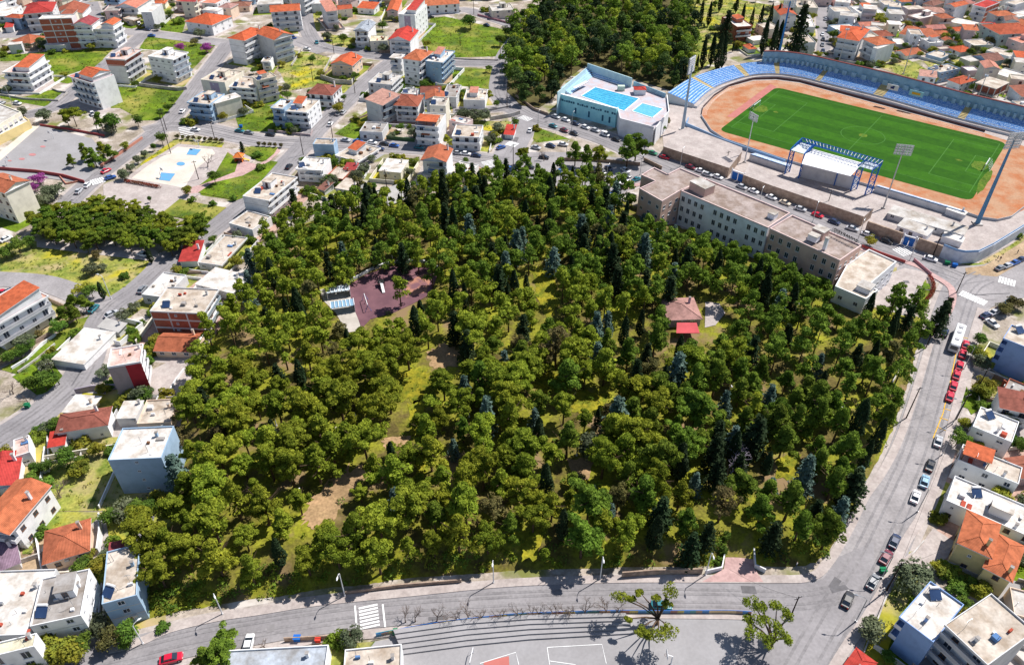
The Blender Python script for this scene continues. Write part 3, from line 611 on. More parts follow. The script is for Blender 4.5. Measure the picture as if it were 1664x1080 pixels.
# ------------------------------------------------------------------ the town, house by house
Bs = [
('house with a bright red hipped roof at the top left', [(38,23),(84,19),(76,5)], 50, 'hip','lg','r','BW'),
('low house with a long brown tiled roof behind the brick shell', [(86,24),(133,22),(140,9)], 32, 'gable','w','b','WN'),
('unfinished brick apartment shell with four rows of brick panels', [(62,31),(116,29),(112,23)], 79, 'flat','lg','w','KN'),
('narrow white house with a pink tiled roof beside the brick shell', [(117,41),(147,41),(157,31)], 80, 'gable','w','m','BN'),
('white house with an orange tile rim and stacked balconies', [(148,47),(184,48),(198,37)], 80, 'mix','w','c','BB'),
('small orange hipped cottage on the green lot at the left', [(20,67),(50,71),(54,57)], 78, 'hip','pe','o','WN'),
('pale blue-white shed beside the small orange cottage', [(13,74),(34,72),(40,68)], 86, 'lid','lg','w','NN'),
('low white garage row below the brick shell', [(72,74),(106,74),(108,69)], 84, 'lid','lg','w','WN'),
('white block at the top left corner of the photo', [(-14,27),(13,26),(10,10)], 44, 'flat','w','w','BW'),
('red roofed carport under the top left block', [(8,45),(20,44),(22,39)], 53, 'shed','w','r','NN'),
('large white villa with a half orange roof and curved balconies', [(3,117),(45,119),(75,98)], 150, 'mix','w','p','BB'),
('white house with a big blank side wall above the school court', [(109,123),(148,135),(173,118)], 180, 'mix','w','s','BN'),
('grey house with a brick top floor beside the white modern block', [(171,95),(203,97),(236,80)], 137, 'flat','lg','p','NB','bandt'),
('white modern block with stepped terraces', [(240,91),(281,97),(302,84)], 137, 'flat','w','w','WB','t'),
('white house with dormers and red roofs north of the judas trees', [(302,35),(344,41),(362,25)], 58, 'hip','w','o','WW'),
('white house with a red canopy at the top edge', [(325,4),(350,6),(366,-6)], 24, 'flat','w','s','BW'),
('brown balconied house at the top edge', [(283,2),(322,4),(326,-6)], 22, 'flat','pk','b','BN'),
('pink house with grey canopies left of the salmon roof', [(168,18),(193,17),(200,8)], 38, 'flat','pk','d','BB'),
('orange roofed house at the top edge left', [(173,4),(186,4),(188,-6)], 14, 'gable','w','o','WN'),
('house with a large salmon roof at the top left', [(188,12),(221,13),(224,-5)], 34, 'gable','w','s','BN'),
('grey-white cube house beside the small green garden', [(229,20),(246,20),(257,6)], 47, 'flat','lg','w','wN'),
('tall block with a red roof and a blue shaded end wall', [(371,62),(397,66),(415,46)], 107, 'hip','w','o','NB'),
('tall block with a red roof and a small-windowed grey wall', [(416,54),(446,65),(458,50)], 107, 'gable','lg','o','wB'),
('white house with two orange roofs above the blue awning', [(440,20),(487,17),(486,8)], 51, 'gable','w','o','BW'),
('tall white block behind the two orange roofs', [(473,-6),(494,-4),(505,-14)], 27, 'flat','lg','w','wB'),
('grey flat roofed house at the top edge beside the palm yard', [(417,8),(457,6),(460,-5)], 20, 'flat','lg','g','WN'),
('house with a pink slab roof and a dark end wall', [(531,19),(548,17),(546,3)], 46, 'shed','lg','s','BN'),
('cream cottage with a small orange roof at the top', [(550,16),(572,14),(578,8)], 28, 'gable','cr','o','WN'),
('white and blue house beside the pink slab roof', [(505,6),(522,6),(525,-6)], 21, 'flat','w','w','NN'),
('white house with a roof full of solar panels', [(575,50),(597,51),(611,37)], 80, 'gable','w','bg','BN'),
('low cream house between the solar roof and the red gables', [(601,67),(630,66),(634,57)], 83, 'flat','cr','y','WN'),
('white balconied house with a double red gable', [(631,65),(665,67),(677,50)], 94, 'gable','w','r','BN'),
('tall white block with a purple panel beside the meadow', [(647,23),(674,25),(688,7)], 64, 'mix','w','w','wW','purpred'),
('narrow house with stacked orange roofs at the top', [(629,18),(646,18),(643,1)], 31, 'gable','pk','o','WN'),
('long house with an orange roof and white awnings at the top', [(689,10),(746,6),(747,-5)], 21, 'gable','w','o','WN'),
('grey villa behind the pink garden wall', [(800,18),(836,16),(836,5)], 30, 'flat','cr','g','WN','t'),
('slim tower house with an orange hipped roof', [(655,95),(683,99),(691,82)], 141, 'hip','w','o','WB'),
('tall pale blue block with a red hut on the roof', [(691,99),(720,102),(732,82)], 138, 'flat','bl','w','wB','hp'),
('unfinished grey block with a flat roof at the street corner', [(598,134),(637,138),(653,121)], 166, 'flat','lg','g','WB','t'),
('white block with a sloping salmon roof above the round hut', [(594,161),(622,171),(634,154)], 205, 'shed','lg','s','NB'),
('low grey bunker-like building by the corner meadow', [(584,213),(621,215),(627,199)], 229, 'flat','lg','d','WN'),
('peach villa with orange gables beside the dry meadow', [(538,104),(572,107),(588,93)], 126, 'gable','pe','o','WW'),
('house with a brown-red hipped roof below the peach villa', [(500,152),(539,155),(551,139)], 177, 'hip','w','b','BW'),
('white block with panelled balconies at the junction corner', [(461,180),(499,183),(515,162)], 212, 'flat','w','c','BW','h'),
('blue shaded block joined to the panelled balconies', [(439,175),(459,177),(471,162)], 212, 'flat','bl','w','BN'),  # pale blue wall colour all round
('cream block with a blank white end wall and orange hut', [(418,131),(449,124),(459,113)], 163, 'flat','cr','c','BN','h'),
('pale blue balconied house by the hedge row street', [(303,166),(340,170),(352,151)], 200, 'flat','bl','c','BW','t'),
('cream building with a long blank wall beside the pavilion', [(341,163),(350,169),(368,143)], 196, 'lid','cr','w','NN'),
('cream block with a purple wall in the middle of the street', [(326,129),(365,134),(381,114)], 168, 'flat','cr','c','wN','purpt'),
('long pale house with balconies beside the green lot', [(371,141),(413,144),(421,126)], 171, 'flat','w','c','BN'),
('white house with scalloped balcony right of the salmon roof', [(424,100),(438,100),(447,92)], 116, 'flat','w','c','BN'),
('white roofed low house beside the playground', [(85,584),(136,592),(162,537)], 600, 'lid','w','w','NN'),
('grey sheet metal shed by the weedy lot', [(161,530),(192,538),(197,526)], 543, 'shed','lg','g','NN'),
('brick walled block with a rounded terrace roof', [(243,505),(331,509),(366,470)], 548, 'flat','lg','c','KB'),
('white low roof behind the brick walled block', [(230,478),(268,483),(308,447)], 498, 'flat','lg','w','WN'),
('wide white roof beside the edge of the wood', [(318,462),(378,477),(403,448)], 489, 'lid','w','w','NN'),
('shed with a red sheet roof along the slanting street', [(292,424),(320,423),(342,397)], 433, 'shed','w','r','NN'),
('low terrace house with a pipe-studded roof', [(322,426),(360,431),(404,386)], 442, 'flat','lg','c','WB'),
('terrace roof with railings above the red sheet roof', [(372,362),(410,373),(434,350)], 388, 'flat','w','c','NW'),
('large white corner block with pink columns', [(394,318),(437,326),(481,287)], 358, 'flat','w','c','NB','t'),
('low white roofed house beside the pink-columned block', [(480,274),(522,277),(534,257)], 300, 'flat','w','w','BN'),
('blue walled house on the main street corner', [(508,234),(542,235),(557,226)], 258, 'flat','bl','c','NN'),
('grey terrace with a small orange hut beside the blue wall', [(544,252),(582,263),(604,236)], 271, 'flat','w','c','WB','h'),
('brick walled terrace with a green hedge', [(529,287),(557,291),(571,271)], 300, 'flat','br','c','NN'),
('little red awning hut by the brick terrace', [(560,275),(577,276),(583,268)], 285, 'shed','w','r','WN'),
('long low cream roof north of the wood', [(545,306),(573,311),(592,295)], 323, 'lid','lg','c','NN'),
('little brown roofed shed by the cream roof', [(517,306),(527,309),(536,298)], 315, 'shed','lg','b','NN'),
('house with a pale metal roof beside the orange block', [(616,278),(651,281),(662,261)], 293, 'lid','cr','w','WN'),
('grey metal sheds under the big cypress', [(614,313),(633,333),(658,297)], 339, 'shed','lg','g','NN'),
('orange roofed block with a cream end wall by the car row', [(685,260),(724,263),(740,243)], 299, 'gable','w','o','BN'),
('white patio house beside the orange roofed block', [(727,279),(757,286),(770,266)], 298, 'flat','w','w','WN'),
('white house with a red roof and a white dormer', [(641,171),(678,173),(688,155)], 201, 'hip','w','b','BN'),
('grey flat roof with a long cream side wall', [(698,171),(724,172),(731,158)], 210, 'flat','cr','g','WN'),
('five storey block with an orange pergola on its terrace', [(674,203),(711,206),(724,185)], 241, 'flat','w','c','BN','g'),
('grey roofed white cottage behind the cream side wall', [(718,157),(741,158),(746,138)], 176, 'flat','lg','d','WW'),
('white cube house with a pink hut on its roof', [(753,162),(788,163),(800,146)], 178, 'flat','w','c','wN','hp'),
('white house with a weathered roof and long balconies', [(734,221),(779,223),(795,204)], 248, 'flat','w','c','BW'),
('red open shed at the junction', [(820,218),(834,219),(845,208)], 227, 'shed','w','r','NN'),
('tall walled house with taupe and crimson facade halves', [(174,596),(228,587),(243,556)], 638, 'flat','w','p','NB','crim'),
('low orange tiled roof beside the brick walled block', [(252,569),(312,571),(330,541)], 582, 'gable','pe','o','WN'),
('house with a long brown hipped roof on the left street', [(92,702),(173,689),(178,662)], 709, 'hip','w','b','WN'),
('little red roofed lean-to of the brown hipped house', [(80,725),(103,721),(106,702)], 734, 'shed','w','r','NN'),
('small white metal roof between beige and brown roofs', [(189,680),(220,679),(222,652)], 692, 'lid','lg','w','NN'),
('house with a beige roof and terracotta edges', [(222,688),(277,685),(283,647)], 700, 'flat','pe','c','NN'),
('white block with a pale blue wall at the wood edge', [(175,747),(262,743),(265,692)], 798, 'flat','bl','w','wN','',),  # walls coloured pale blue, roof white
('cottage with a bright orange hipped roof', [(72,914),(143,893),(149,843)], 908, 'hip','pe','o','WN'),
('large white block with a stained roof bottom left', [(48,1017),(131,999),(141,924)], 1036, 'flat','w','d','WW','t'),
('pale roofed house at the left edge bottom', [(-60,1034),(40,1030),(45,925)], 1062, 'flat','lg','w','WN'),
('house with a yellowish porch in the bottom left corner', [(-30,1070),(55,1049),(49,1030)], 1092, 'flat','w','y','BN'),
('concrete roofed house in front of the wood', [(165,981),(222,966),(236,880)], 1004, 'flat','bl','c','WN','',),
('rust red shed on the concrete roofed lot', [(178,930),(212,922),(218,880)], 950, 'shed','br','m','NN'),
('white walled house with an orange roof on the left edge', [(-40,856),(15,866),(48,785)], 900, 'gable','w','o','BW'),
('purple sheet roof at the left edge', [(-30,938),(30,913),(12,872)], 923, 'shed','lg','u','NN'),
('red roof at the left edge above the orange house', [(-30,800),(26,786),(30,735)], 800, 'gable','w','r','WN'),
('beige porch with a red rim on the left street', [(22,742),(48,734),(45,707)], 752, 'flat','w','p','WN'),
('long white apartment row with an orange terrace on the left', [(-60,510),(-15,533),(77,479)], 576, 'mix','w','s','BB'),
# upper right quarter
('villa with brick upper walls beside the tall cypresses', [(1173,27),(1198,44),(1221,40)], 70, 'flat','br','w','wB','h'),
('cream house half hidden by three cypresses', [(1229,38),(1246,48),(1262,42)], 62, 'flat','cr','c','WN'),
('tiny orange roof below the brick villa', [(1207,73),(1217,80),(1226,77)], 86, 'hip','w','o','NN'),
('low white metal roof below the brick villa', [(1213,61),(1224,67),(1236,59)], 74, 'lid','w','w','NN'),
('orange roof behind the blue floodlight mast', [(1269,25),(1295,25),(1293,12)], 49, 'gable','w','o','WN'),
('beige flat house at the top beside the narrow street', [(1296,12),(1330,13),(1332,1)], 27, 'flat','cr','c','wN','t'),
('white cluster house on the narrow street', [(1305,43),(1325,44),(1329,25)], 56, 'flat','w','w','WN'),
('grey house facing the stadium wall at the street end', [(1304,69),(1326,69),(1328,56)], 90, 'flat','lg','c','WN'),
('white windowless block across the narrow street', [(1356,19),(1386,19),(1389,11)], 35, 'flat','w','c','NN'),
('pink balconied house at the top of the narrow street', [(1360,4),(1386,4),(1388,-6)], 14, 'flat','pk','r','BN'),
('angular pale blue house beside the round shrub', [(1346,41),(1362,50),(1386,41)], 60, 'flat','bl','w','NN'),
('five storey block under a wide orange roof', [(1361,61),(1395,67),(1434,52)], 100, 'hip','lg','o','BN'),
('second block with an orange roof and white end wall', [(1401,63),(1425,74),(1443,65)], 104, 'hip','w','o','BN'),
('long white wing behind the five storey block', [(1426,80),(1450,72),(1462,66)], 100, 'lid','w','w','NN'),
('white house with an orange strip roof', [(1398,22),(1440,21),(1464,8)], 33, 'flat','w','w','WW','h'),
('white trapezoid block with pink side wall', [(1475,25),(1494,31),(1530,23)], 46, 'flat','pk','w','BN','t'),
('white block with a high orange roof at the top right', [(1537,8),(1551,12),(1570,6)], 38, 'gable','w','o','BN'),
('wide white low roof under the brick tower', [(1543,36),(1580,44),(1592,38)], 50, 'lid','w','w','NN'),
('tall block with a brick end wall at the top right', [(1580,8),(1602,13),(1628,4)], 38, 'flat','w','r','BK'),
('row of orange hipped roofs in the old quarter', [(1462,55),(1484,59),(1507,48)], 66, 'hip','w','o','WN'),
('small pink cottage in the old quarter', [(1517,51),(1526,56),(1536,50)], 60, 'hip','pk','o','NN'),
('orange roofed house with a dark porch in the old quarter', [(1544,45),(1553,51),(1578,46)], 57, 'hip','w','o','WN'),
('pale grey block left of the old quarter', [(1446,62),(1458,72),(1471,66)], 80, 'flat','lg','w','NN'),
('white block with a crimson lean-to in the old quarter', [(1497,62),(1511,70),(1525,64)], 83, 'flat','w','w','WW','hr'),
('orange shed roof left of the green shrub', [(1530,63),(1541,69),(1547,64)], 75, 'gable','w','o','NN'),
('long beige terrace with a red awning', [(1566,65),(1583,74),(1606,67)], 84, 'flat','w','c','WN'),
('house with an orange pyramid roof in the old quarter', [(1542,77),(1560,85),(1576,79)], 93, 'hip','w','o','WN'),
('pale blue flat house below the pyramid roof', [(1505,88),(1530,95),(1544,87)], 102, 'flat','bl','c','NN'),
('orange roof at the edge of the weedy slope', [(1454,84),(1472,91),(1494,84)], 97, 'gable','w','o','WN'),
('house with a brown roof and scalloped balcony', [(1580,91),(1605,101),(1632,97)], 111, 'gable','bl','b','BN'),
('wide cream roof near the right edge', [(1603,82),(1640,92),(1662,88)], 103, 'flat','w','c','WN'),
('blue shaded house row above the stadium wall', [(1508,110),(1528,118),(1561,111)], 136, 'flat','bl','c','NW'),  # blue is the wall colour of the row
('small cream roofed annex of the blue shaded row', [(1562,108),(1573,115),(1590,112)], 126, 'flat','pu','w','NN'),
('white house with an orange hipped roof by the stadium wall', [(1541,130),(1560,137),(1582,129)], 153, 'hip','w','o','NW'),
('bare concrete shell with open floors above the stadium wall', [(1585,135),(1619,145),(1646,136)], 170, 'flat','gy','c','PN'),
('white warehouse block near the right edge', [(1613,118),(1652,130),(1670,121)], 141, 'flat','lg','w','NN'),
('green walled house with an orange roof at the right edge', [(1596,41),(1625,56),(1668,45)], 80, 'hip','gn','o','WW'),
('pink house at the right edge of the old quarter', [(1638,62),(1660,70),(1692,60)], 92, 'flat','pk','s','WN','hp'),
('small orange roof at the right edge by the stadium', [(1640,146),(1655,152),(1676,146)], 164, 'gable','w','o','WN'),
('pale green house above the orange and green one', [(1592,38),(1606,46),(1616,40)], 62, 'flat','gn','s','WN'),
('beige roof row between brown and pyramid roofs', [(1560,94),(1577,101),(1590,95)], 110, 'lid','cr','g','NN'),
('white corner house at the far right top', [(1636,22),(1656,28),(1680,20)], 42, 'flat','w','w','WN'),
('cream tower block at the far right top', [(1634,4),(1650,8),(1664,0)], 30, 'flat','w','c','BN'),
('brick gabled house at the top centre right', [(1500,6),(1516,10),(1526,2)], 20, 'hip','pk','b','NN'),
('white flat house right of the narrow street shrub', [(1438,8),(1460,8),(1470,0)], 18, 'flat','w','c','WN'),
('orange roof at the top right corner', [(1598,-4),(1622,2),(1640,-6)], 14, 'hip','w','o','WN'),
('pink flat house beside the old quarter shrub', [(1520,84-8),(1528,80),(1540,74)], 87, 'flat','pk','c','WN'),
# right edge, lower half
('tall pale blue block at the bend of the right road', [(1644,527),(1630,549),(1690,578)], 598, 'flat','bb','c','BN'),
('terrace with brick retaining walls', [(1641,614),(1630,634),(1690,664)], 650, 'flat','br','d','NN'),
('white roofed house beside the small front lawn', [(1594,660),(1581,692),(1645,718)], 718, 'flat','w','w','WW'),
('house with a terracotta lean-to and grey terrace roof', [(1565,721),(1557,746),(1656,784)], 775, 'flat','w','c','WW','g'),
('wide white roof above the orange hipped house', [(1552,772),(1538,812),(1690,866)], 838, 'flat','w','w','NW','t'),
('yellow house with an orange hipped roof near the bottom right', [(1574,831),(1559,881),(1609,906)], 915, 'hip','ye','o','WW'),
('lower orange hipped wing beside the yellow house', [(1622,868),(1601,921),(1643,941)], 948, 'hip','ye','o','NW'),
('house with a brilliant white roof and a blue shaded wall', [(1512,943),(1461,1001),(1510,1051)], 1046, 'flat','bb','w','BN'),  # all walls in one mid blue
('large block with a stained beige roof at the bottom right', [(1611,963),(1535,1014),(1600,1084)], 1072, 'flat','lg','c','WB'),
('red tent-like roof at the bottom edge of the right road', [(1393,1056),(1374,1082),(1404,1100)], 1092, 'hip','w','r','NN'),
]
for t in Bs:
    label, pts, by, roof, wall, rc, f = t[:7]; opt = t[7] if len(t) > 7 else ''
    B(label, pts, by, roof, wall, rc, f, cat='building' if 'block' in label or 'apartment' in label else 'house' if 'shed' not in label else 'shed',
      name='garden_shed' if ('shed' in label.split()[:6] and 'roof' == label.split()[-1]) else None, opt=opt)
# far town at the top edge: simple houses, still one by one
fr = random.Random(5); cols = ['grey', 'white', 'cream', 'pink']; cnt = 0
ROWS = [(-30, 160, -16), (240, 420, -18), (430, 700, -22), (700, 860, -22), (1330, 1700, -12), (1420, 1700, -30)]
for x0, x1, y in ROWS:
    x = x0
    while x < x1:
        wd = fr.uniform(18, 30); rc = fr.choice('oogwcs'); wl = fr.choice(['w', 'lg', 'cr', 'pk'])
        B('%s house beyond the town edge, number %d from the left in the far row %d' % ('orange roofed' if rc in 'os' else 'flat roofed', cnt + 1, ROWS.index((x0, x1, y)) + 1) if False else
          '%s %s house in the farthest row, %s' % (dict(w='white', lg='grey', cr='cream', pk='pink')[wl], 'orange roofed' if rc in 'os' else 'flat roofed', '%s from the left' % nth(cnt)),
          [(x, y + fr.uniform(-2, 2)), (x + wd, y + fr.uniform(-2, 2)), (x + wd + 4, y - 8)], y + fr.uniform(14, 24), 'hip' if rc in 'os' else 'flat', wl, rc, 'WN'); cnt += 1
        x += wd + fr.uniform(3, 14)
# infill houses of the dense quarters, where nothing stands yet
def freebox(c, d, n, W, D, mar=.35, g=True):
    for i in range(5):
        for j in range(5):
            p = c + d * (W + 2 * mar) * (i / 4 - .5) + n * (D + 2 * mar) * (j / 4 - .5)
            if hit(p.x, p.y, OCC_R) or hit(p.x, p.y, OCC_H) or (g and hit(p.x, p.y, OCC_G)): return False
    return True
QU = [([(1325,-4),(1664,-4),(1664,196),(1560,160),(1440,124),(1420,100),(1340,84)], 70, 'in the old quarter', 1.05), ([(0,-4),(165,-4),(165,60),(0,56)], 14, 'in the top left quarter', 1), ([(170,-4),(640,-4),(640,22),(400,24),(370,50),(200,40)], 22, 'in the upper town', 1), ([(640,100),(735,104),(800,150),(760,240),(640,190)], 6, 'by the central lots', .9), ([(0,700),(170,640),(170,900),(0,960)], 6, 'in the left gardens', 1), ([(1565,560),(1664,600),(1664,1000),(1560,940),(1535,800)], 8, 'on the right slope', 1)]
AN = [(t[0], Vector(P(t[1][1][0], t[2])[:2])) for t in Bs if len(t[0].split()) <= 7]
fb = {}; fr = random.Random(31)
for poly, nmax, where, sc in QU:
    k = 0; tr_ = 0
    while k < nmax and tr_ < 5000:
        tr_ += 1; x, y = fr.uniform(min(p[0] for p in poly), max(p[0] for p in poly)), fr.uniform(min(p[1] for p in poly), max(p[1] for p in poly))
        if not inpoly(x, y, poly): continue
        c = Vector(P(x, y)[:2]); an = fr.choice([-.25, -.1, .1, -.5]) if x < 800 else fr.choice([-.35, -.2, .15]); d = Vector((math.cos(an), math.sin(an))); n = Vector((-d.y, d.x)); W, D = fr.uniform(6, 12) * sc, fr.uniform(5.5, 9) * sc
        if not freebox(c, d, n, W, D): continue
        h = fr.choice([3.2, 3.4, 6.2, 6.3, 6.5, 9.2] if 'garden' not in where else [2.8, 3.2]); a = c - d * W / 2 - n * D / 2; q = [Q((v.x, v.y, h)) for v in (a, a + d * W, a + d * W + n * D)]
        rf = fr.choice(['hip', 'hip', 'gable', 'flat', 'flat', 'lid', 'shed']); rc = fr.choice('oorsb' if rf in ('hip', 'gable', 'shed') else 'wwcg'); wl = fr.choice(['w', 'w', 'lg', 'cr', 'pk', 'bl', 'pe'])
        i = min(range(len(AN)), key=lambda j: (AN[j][1] - c).length); kd = dict(w='white', lg='grey', cr='cream', pk='pink', bl='pale blue', pe='peach')[wl] + ' ' + dict(o='orange', r='red', s='salmon', b='brown', w='white', c='beige', g='grey')[rc] + ' roofed house'
        fb[i, kd] = fb.get((i, kd), 0) + 1
        B('%s%s near the %s' % ('' if fb[i, kd] == 1 else nth(fb[i, kd] - 1) + ' ', kd, AN[i][0]), q, 0, rf, wl, rc, fr.choice(['WN', 'BN', 'WW', 'WB']), h=h, nosol=(y < 40)); k += 1
    print('infill', where, k)
# school on the left, its orange-banded wing and the cream gabled block
def poly_building(name, label, cat, wings, group='buildings of the town'):
    root = None
    for wi, wg in enumerate(wings):
        H = wg['h']; pts = [Vector(P(p[0], p[1], H)[:2]) for p in wg['px']]
        if len(pts) == 3:
            d = (pts[1] - pts[0]).normalized(); n = Vector((-d.y, d.x)); D = (pts[2] - pts[1]).dot(n); pts = [pts[0], pts[1], pts[1] + n * D, pts[0] + n * D]
        if root is None: org = pts[0].copy(); root = thing(name, label, cat, (org.x, org.y, 0), 0, group)
        q = [(p.x - org.x, p.y - org.y) for p in pts]
        OCC_H.append(bb([tuple(p) for p in pts]))
        A = sum(q[i - 1][0] * q[i][1] - q[i][0] * q[i - 1][1] for i in range(len(q)))
        assert A > 0, label
        mb = MB(); wm = wallm(C[wg['wall']]); mb.prism(q, -.2, H - .5, wm); wo = mb.obj('wing', root)
        r = MB(); r.prism(q, H - .498, H - .35, wm, slabm(RC[wg.get('rc', 'd')]))
        for i in range(len(q)):
            a, b = Vector(q[i]), Vector(q[(i + 1) % len(q)]); t = (b - a).normalized(); nn = Vector((-t.y, t.x)) * .3
            r.prism([tuple(v) for v in (a, b, b + nn - t * .3, a + nn + t * .3)], H - .349, H + (.1 if i % 2 else .102), wallm(C[wg.get('trim', wg['wall'])]))
        r.obj('roof', wo)
        for ei, st, kind in wg.get('win', []):
            a, b = Vector(q[ei]), Vector(q[(ei + 1) % len(q)]); L = (b - a).length; t = (b - a) / L; rz = math.atan2(t.y, t.x); ns = int(H / 3.8)
            nw = max(1, int(L / st)); me = {'T': WINT, 'W': WIN[0], 'D': DOOR[1], 'S': WINS}[kind]
            for k in range(ns):
                for j in range(nw):
                    if kind == 'T' and j % 5 == 4: continue
                    p = a + t * (L * (j + .5) / nw); o = inst('window', me, root, (p.x, p.y, H - .9 - 3.8 * (k + 1) + 1.1), rz, (1, 1, 1))
        for bx, by_, bw, bd, bh in wg.get('boxes', []):
            d = (Vector(q[1]) - Vector(q[0])).normalized(); n = Vector((-d.y, d.x)); o = Vector(q[0]) + d * bx + n * by_
            c = [o, o + d * bw, o + d * bw + n * bd, o + n * bd]; k = MB(); k.prism([tuple(v) for v in c], H - .34, H + bh, wm); e = .12
            k.prism([tuple(v) for v in (o - d * e - n * e, o + d * (bw + e) - n * e, o + d * (bw + e) + n * (bd + e), o - d * e + n * (bd + e))], H + bh + .002, H + bh + .2, slabm(RC['g'])); k.obj('roof_house', wo)
    return root
poly_building('school_building', 'cream school wing with orange window bands on the left edge', 'school', [
  dict(h=6.5, px=[(-60,238),(-34,222),(34,182),(-10,165),(-70,200)], wall='cr', rc='g', win=[(0,3,'D'),(1,3,'D')]),
  dict(h=3.6, px=[(-40,240),(48,196),(40,190),(-44,232)], wall='ye', rc='w', win=[(0,3.2,'D')])])
B('cream school block with an orange tiled roof on the left edge', [(-34,300),(8,313),(39,292)], 363, 'gable', 'cr', 'o', 'WN', cat='school', name='school_building', nosol=True)
HALL = poly_building('town_hall', 'long town hall with salmon and white wings and rooftop letters', 'town hall', [
  dict(h=13, px=[(1039,306),(1076,327),(1106,309),(1148,291),(1105,273),(1085,283),(1063,272),(1042,284),(1065,294)], wall='sa', trim='pk', rc='k', win=[(0,3.4,'W'),(1,3.2,'W')], boxes=[(10,14,7,5,2.6)]),
  dict(h=12.99, px=[(1107,310),(1248,370),(1287,347)], wall='ww', trim='pk', rc='k', win=[(0,2.5,'T')], boxes=[(30,6,2.4,2.4,1.4),(46,3,3,2.4,1.5),(52,1.5,1,1,3.6)]),
  dict(h=12.6, px=[(1251,371),(1365,423),(1401,399)], wall='sa', trim='pk', rc='k', win=[(0,2.9,'T'),(1,3,'W')], boxes=[(11,6,4,3.5,2.6)]),
  dict(h=8.2, px=[(1357,465),(1407,486),(1427,471),(1411,464),(1457,425),(1412,405),(1376,430)], wall='ww', trim='w', rc='c', win=[(0,3.4,'W'),(1,3,'W'),(3,3,'W')], boxes=[(5,3,4,4,1.2)])])
# letters along the rear parapet, facing the stadium street
def text_part(txt, name, m, size, loc, rot, parent=None, ext=.08, align='CENTER'):
    c = bpy.data.curves.new(name, 'FONT'); c.body = txt; c.size = size; c.extrude = ext; c.align_x = align; c.align_y = 'CENTER'
    t = bpy.data.objects.new('tmp', c); COL.objects.link(t); bpy.context.view_layer.update()
    me = bpy.data.meshes.new_from_object(t.evaluated_get(bpy.context.evaluated_depsgraph_get())); bpy.data.objects.remove(t); me.materials.clear(); me.materials.append(m)
    o = bpy.data.objects.new(name, me); COL.objects.link(o); o.location = loc; o.rotation_euler = rot
    if parent: o.parent = parent
    return o
a, b = P(1352,376,13.4), P(1394,397,13.4); d = (b - a); rz = math.atan2(d.y, d.x) + math.pi
s = thing('letter_sign', 'row of large dark letters on the rear parapet of the town hall', 'sign', (a + b) / 2, rz)
text_part('ΔΗΜΑΡΧΕΙΟ', 'lettering', BLACK, d.length / 6.4, (0, 0, .9), (math.pi / 2, 0, 0), s)
k = MB(); k.tube([(-d.length / 2, .12, .15), (d.length / 2, .12, .15)], .05, BLACK, 4); k.tube([(-d.length / 2, .12, 1.3), (d.length / 2, .12, 1.3)], .05, BLACK, 4)
for i in range(10): x = -d.length / 2 + d.length * i / 9; k.tube([(x, .12, -.5), (x, .12, 1.3)], .04, BLACK, 4)
k.obj('frame', s)
# wood house and school at the bottom
B('tiled pavilion with a red awning inside the wood', [(1087,519),(1139,517),(1142,484)], 540, 'hip', 'pu', 's', 'WW', cat='pavilion', name='park_pavilion', h=5.4)
block('red awning canopy in front of the tiled pavilion', [(1099,541),(1137,541),(1132,524),(1100,524)], 5.4, wallm(C['rd']), mat('awning_red', (.50, .09, .10)), 'awning_canopy', 'awning', z0=5.25)
sheet('paving', [(1144,502),(1166,504),(1176,520),(1160,540),(1143,544)], G_PAVE, 2.75)
B('school roof with a blue metal top at the bottom edge', [(350,1128),(524,1118),(506,1048)], 1150, 'flat', 'w', 'bg', 'NN', cat='school', name='school_building', h=4.2, nosol=True)
B('beige school roof beside the basketball court at the bottom', [(556,1122),(652,1112),(645,1046)], 1150, 'flat', 'w', 'c', 'NN', cat='school', name='school_building', h=4.2, nosol=True)
# ------------------------------------------------------------------ stadium
gA, gB = Vector(P(1229,176)[:2]), Vector(P(1601,272)[:2]); SU = (gB - gA).normalized(); SV = Vector((-SU.y, SU.x)); SM = (gA + gB) / 2; SL = (gB - gA).length
def S(u, v, z=0): p = SM + SU * u + SV * v; return Vector((p.x, p.y, z))
STONE = mat('stone_wall', (.42, .32, .25), (.25, .18, .14), scale=1.3, detail=8, bump=.4); CLAY = mat('clay_track', (.37, .14, .062), (.40, .24, .15), scale=7, detail=9, lo=.4, hi=.62, fine=.12)
SEATB = mat('seat_blue', (.07, .22, .55), (.5, .62, .76), scale=.5, lo=.42, hi=.62, detail=2); SEATD = mat('terrace_blue', (.08, .28, .62), (.06, .2, .5), scale=2)
PALEB = mat('pale_blue_wall', (.30, .46, .55), (.2, .33, .42), scale=3, detail=8); BLUEM = mat('blue_steel', (.03, .15, .5), rough=.5); CYAN = mat('cyan_wall', (.38, .74, .80), (.30, .64, .72), scale=3)
PGA = mat('pitch_light', (.032, .120, .003), (.022, .09, .003), scale=5, detail=9, fine=.12); PGB = mat('pitch_dark', (.022, .09, .002), (.015, .070, .002), scale=2.5, detail=8)
PUR = mat('running_lane', (.42, .16, .14), scale=3)
sheet('paving', [(1090,166),(1140,128),(1200,104),(1262,98),(1350,118),(1540,172),(1720,228),(1760,300),(1690,372),(1600,420),(1530,418),(1400,372),(1290,330),(1210,300),(1080,250),(1075,210)], G_PAVE, .10)
sheet('running_track', [(1140,190),(1142,178),(1160,158),(1185,142),(1225,132),(1262,131),(1300,136),(1400,163),(1500,190),(1600,217),(1664,238),(1715,268),(1700,325),(1640,352),(1618,357),(1590,353),(1540,336),(1462,316),(1378,291),(1260,254),(1176,226),(1155,212)], CLAY, .13)
sheet('running_lane', [(1181,190),(1196,192),(1262,142),(1252,137)], PUR, .15)
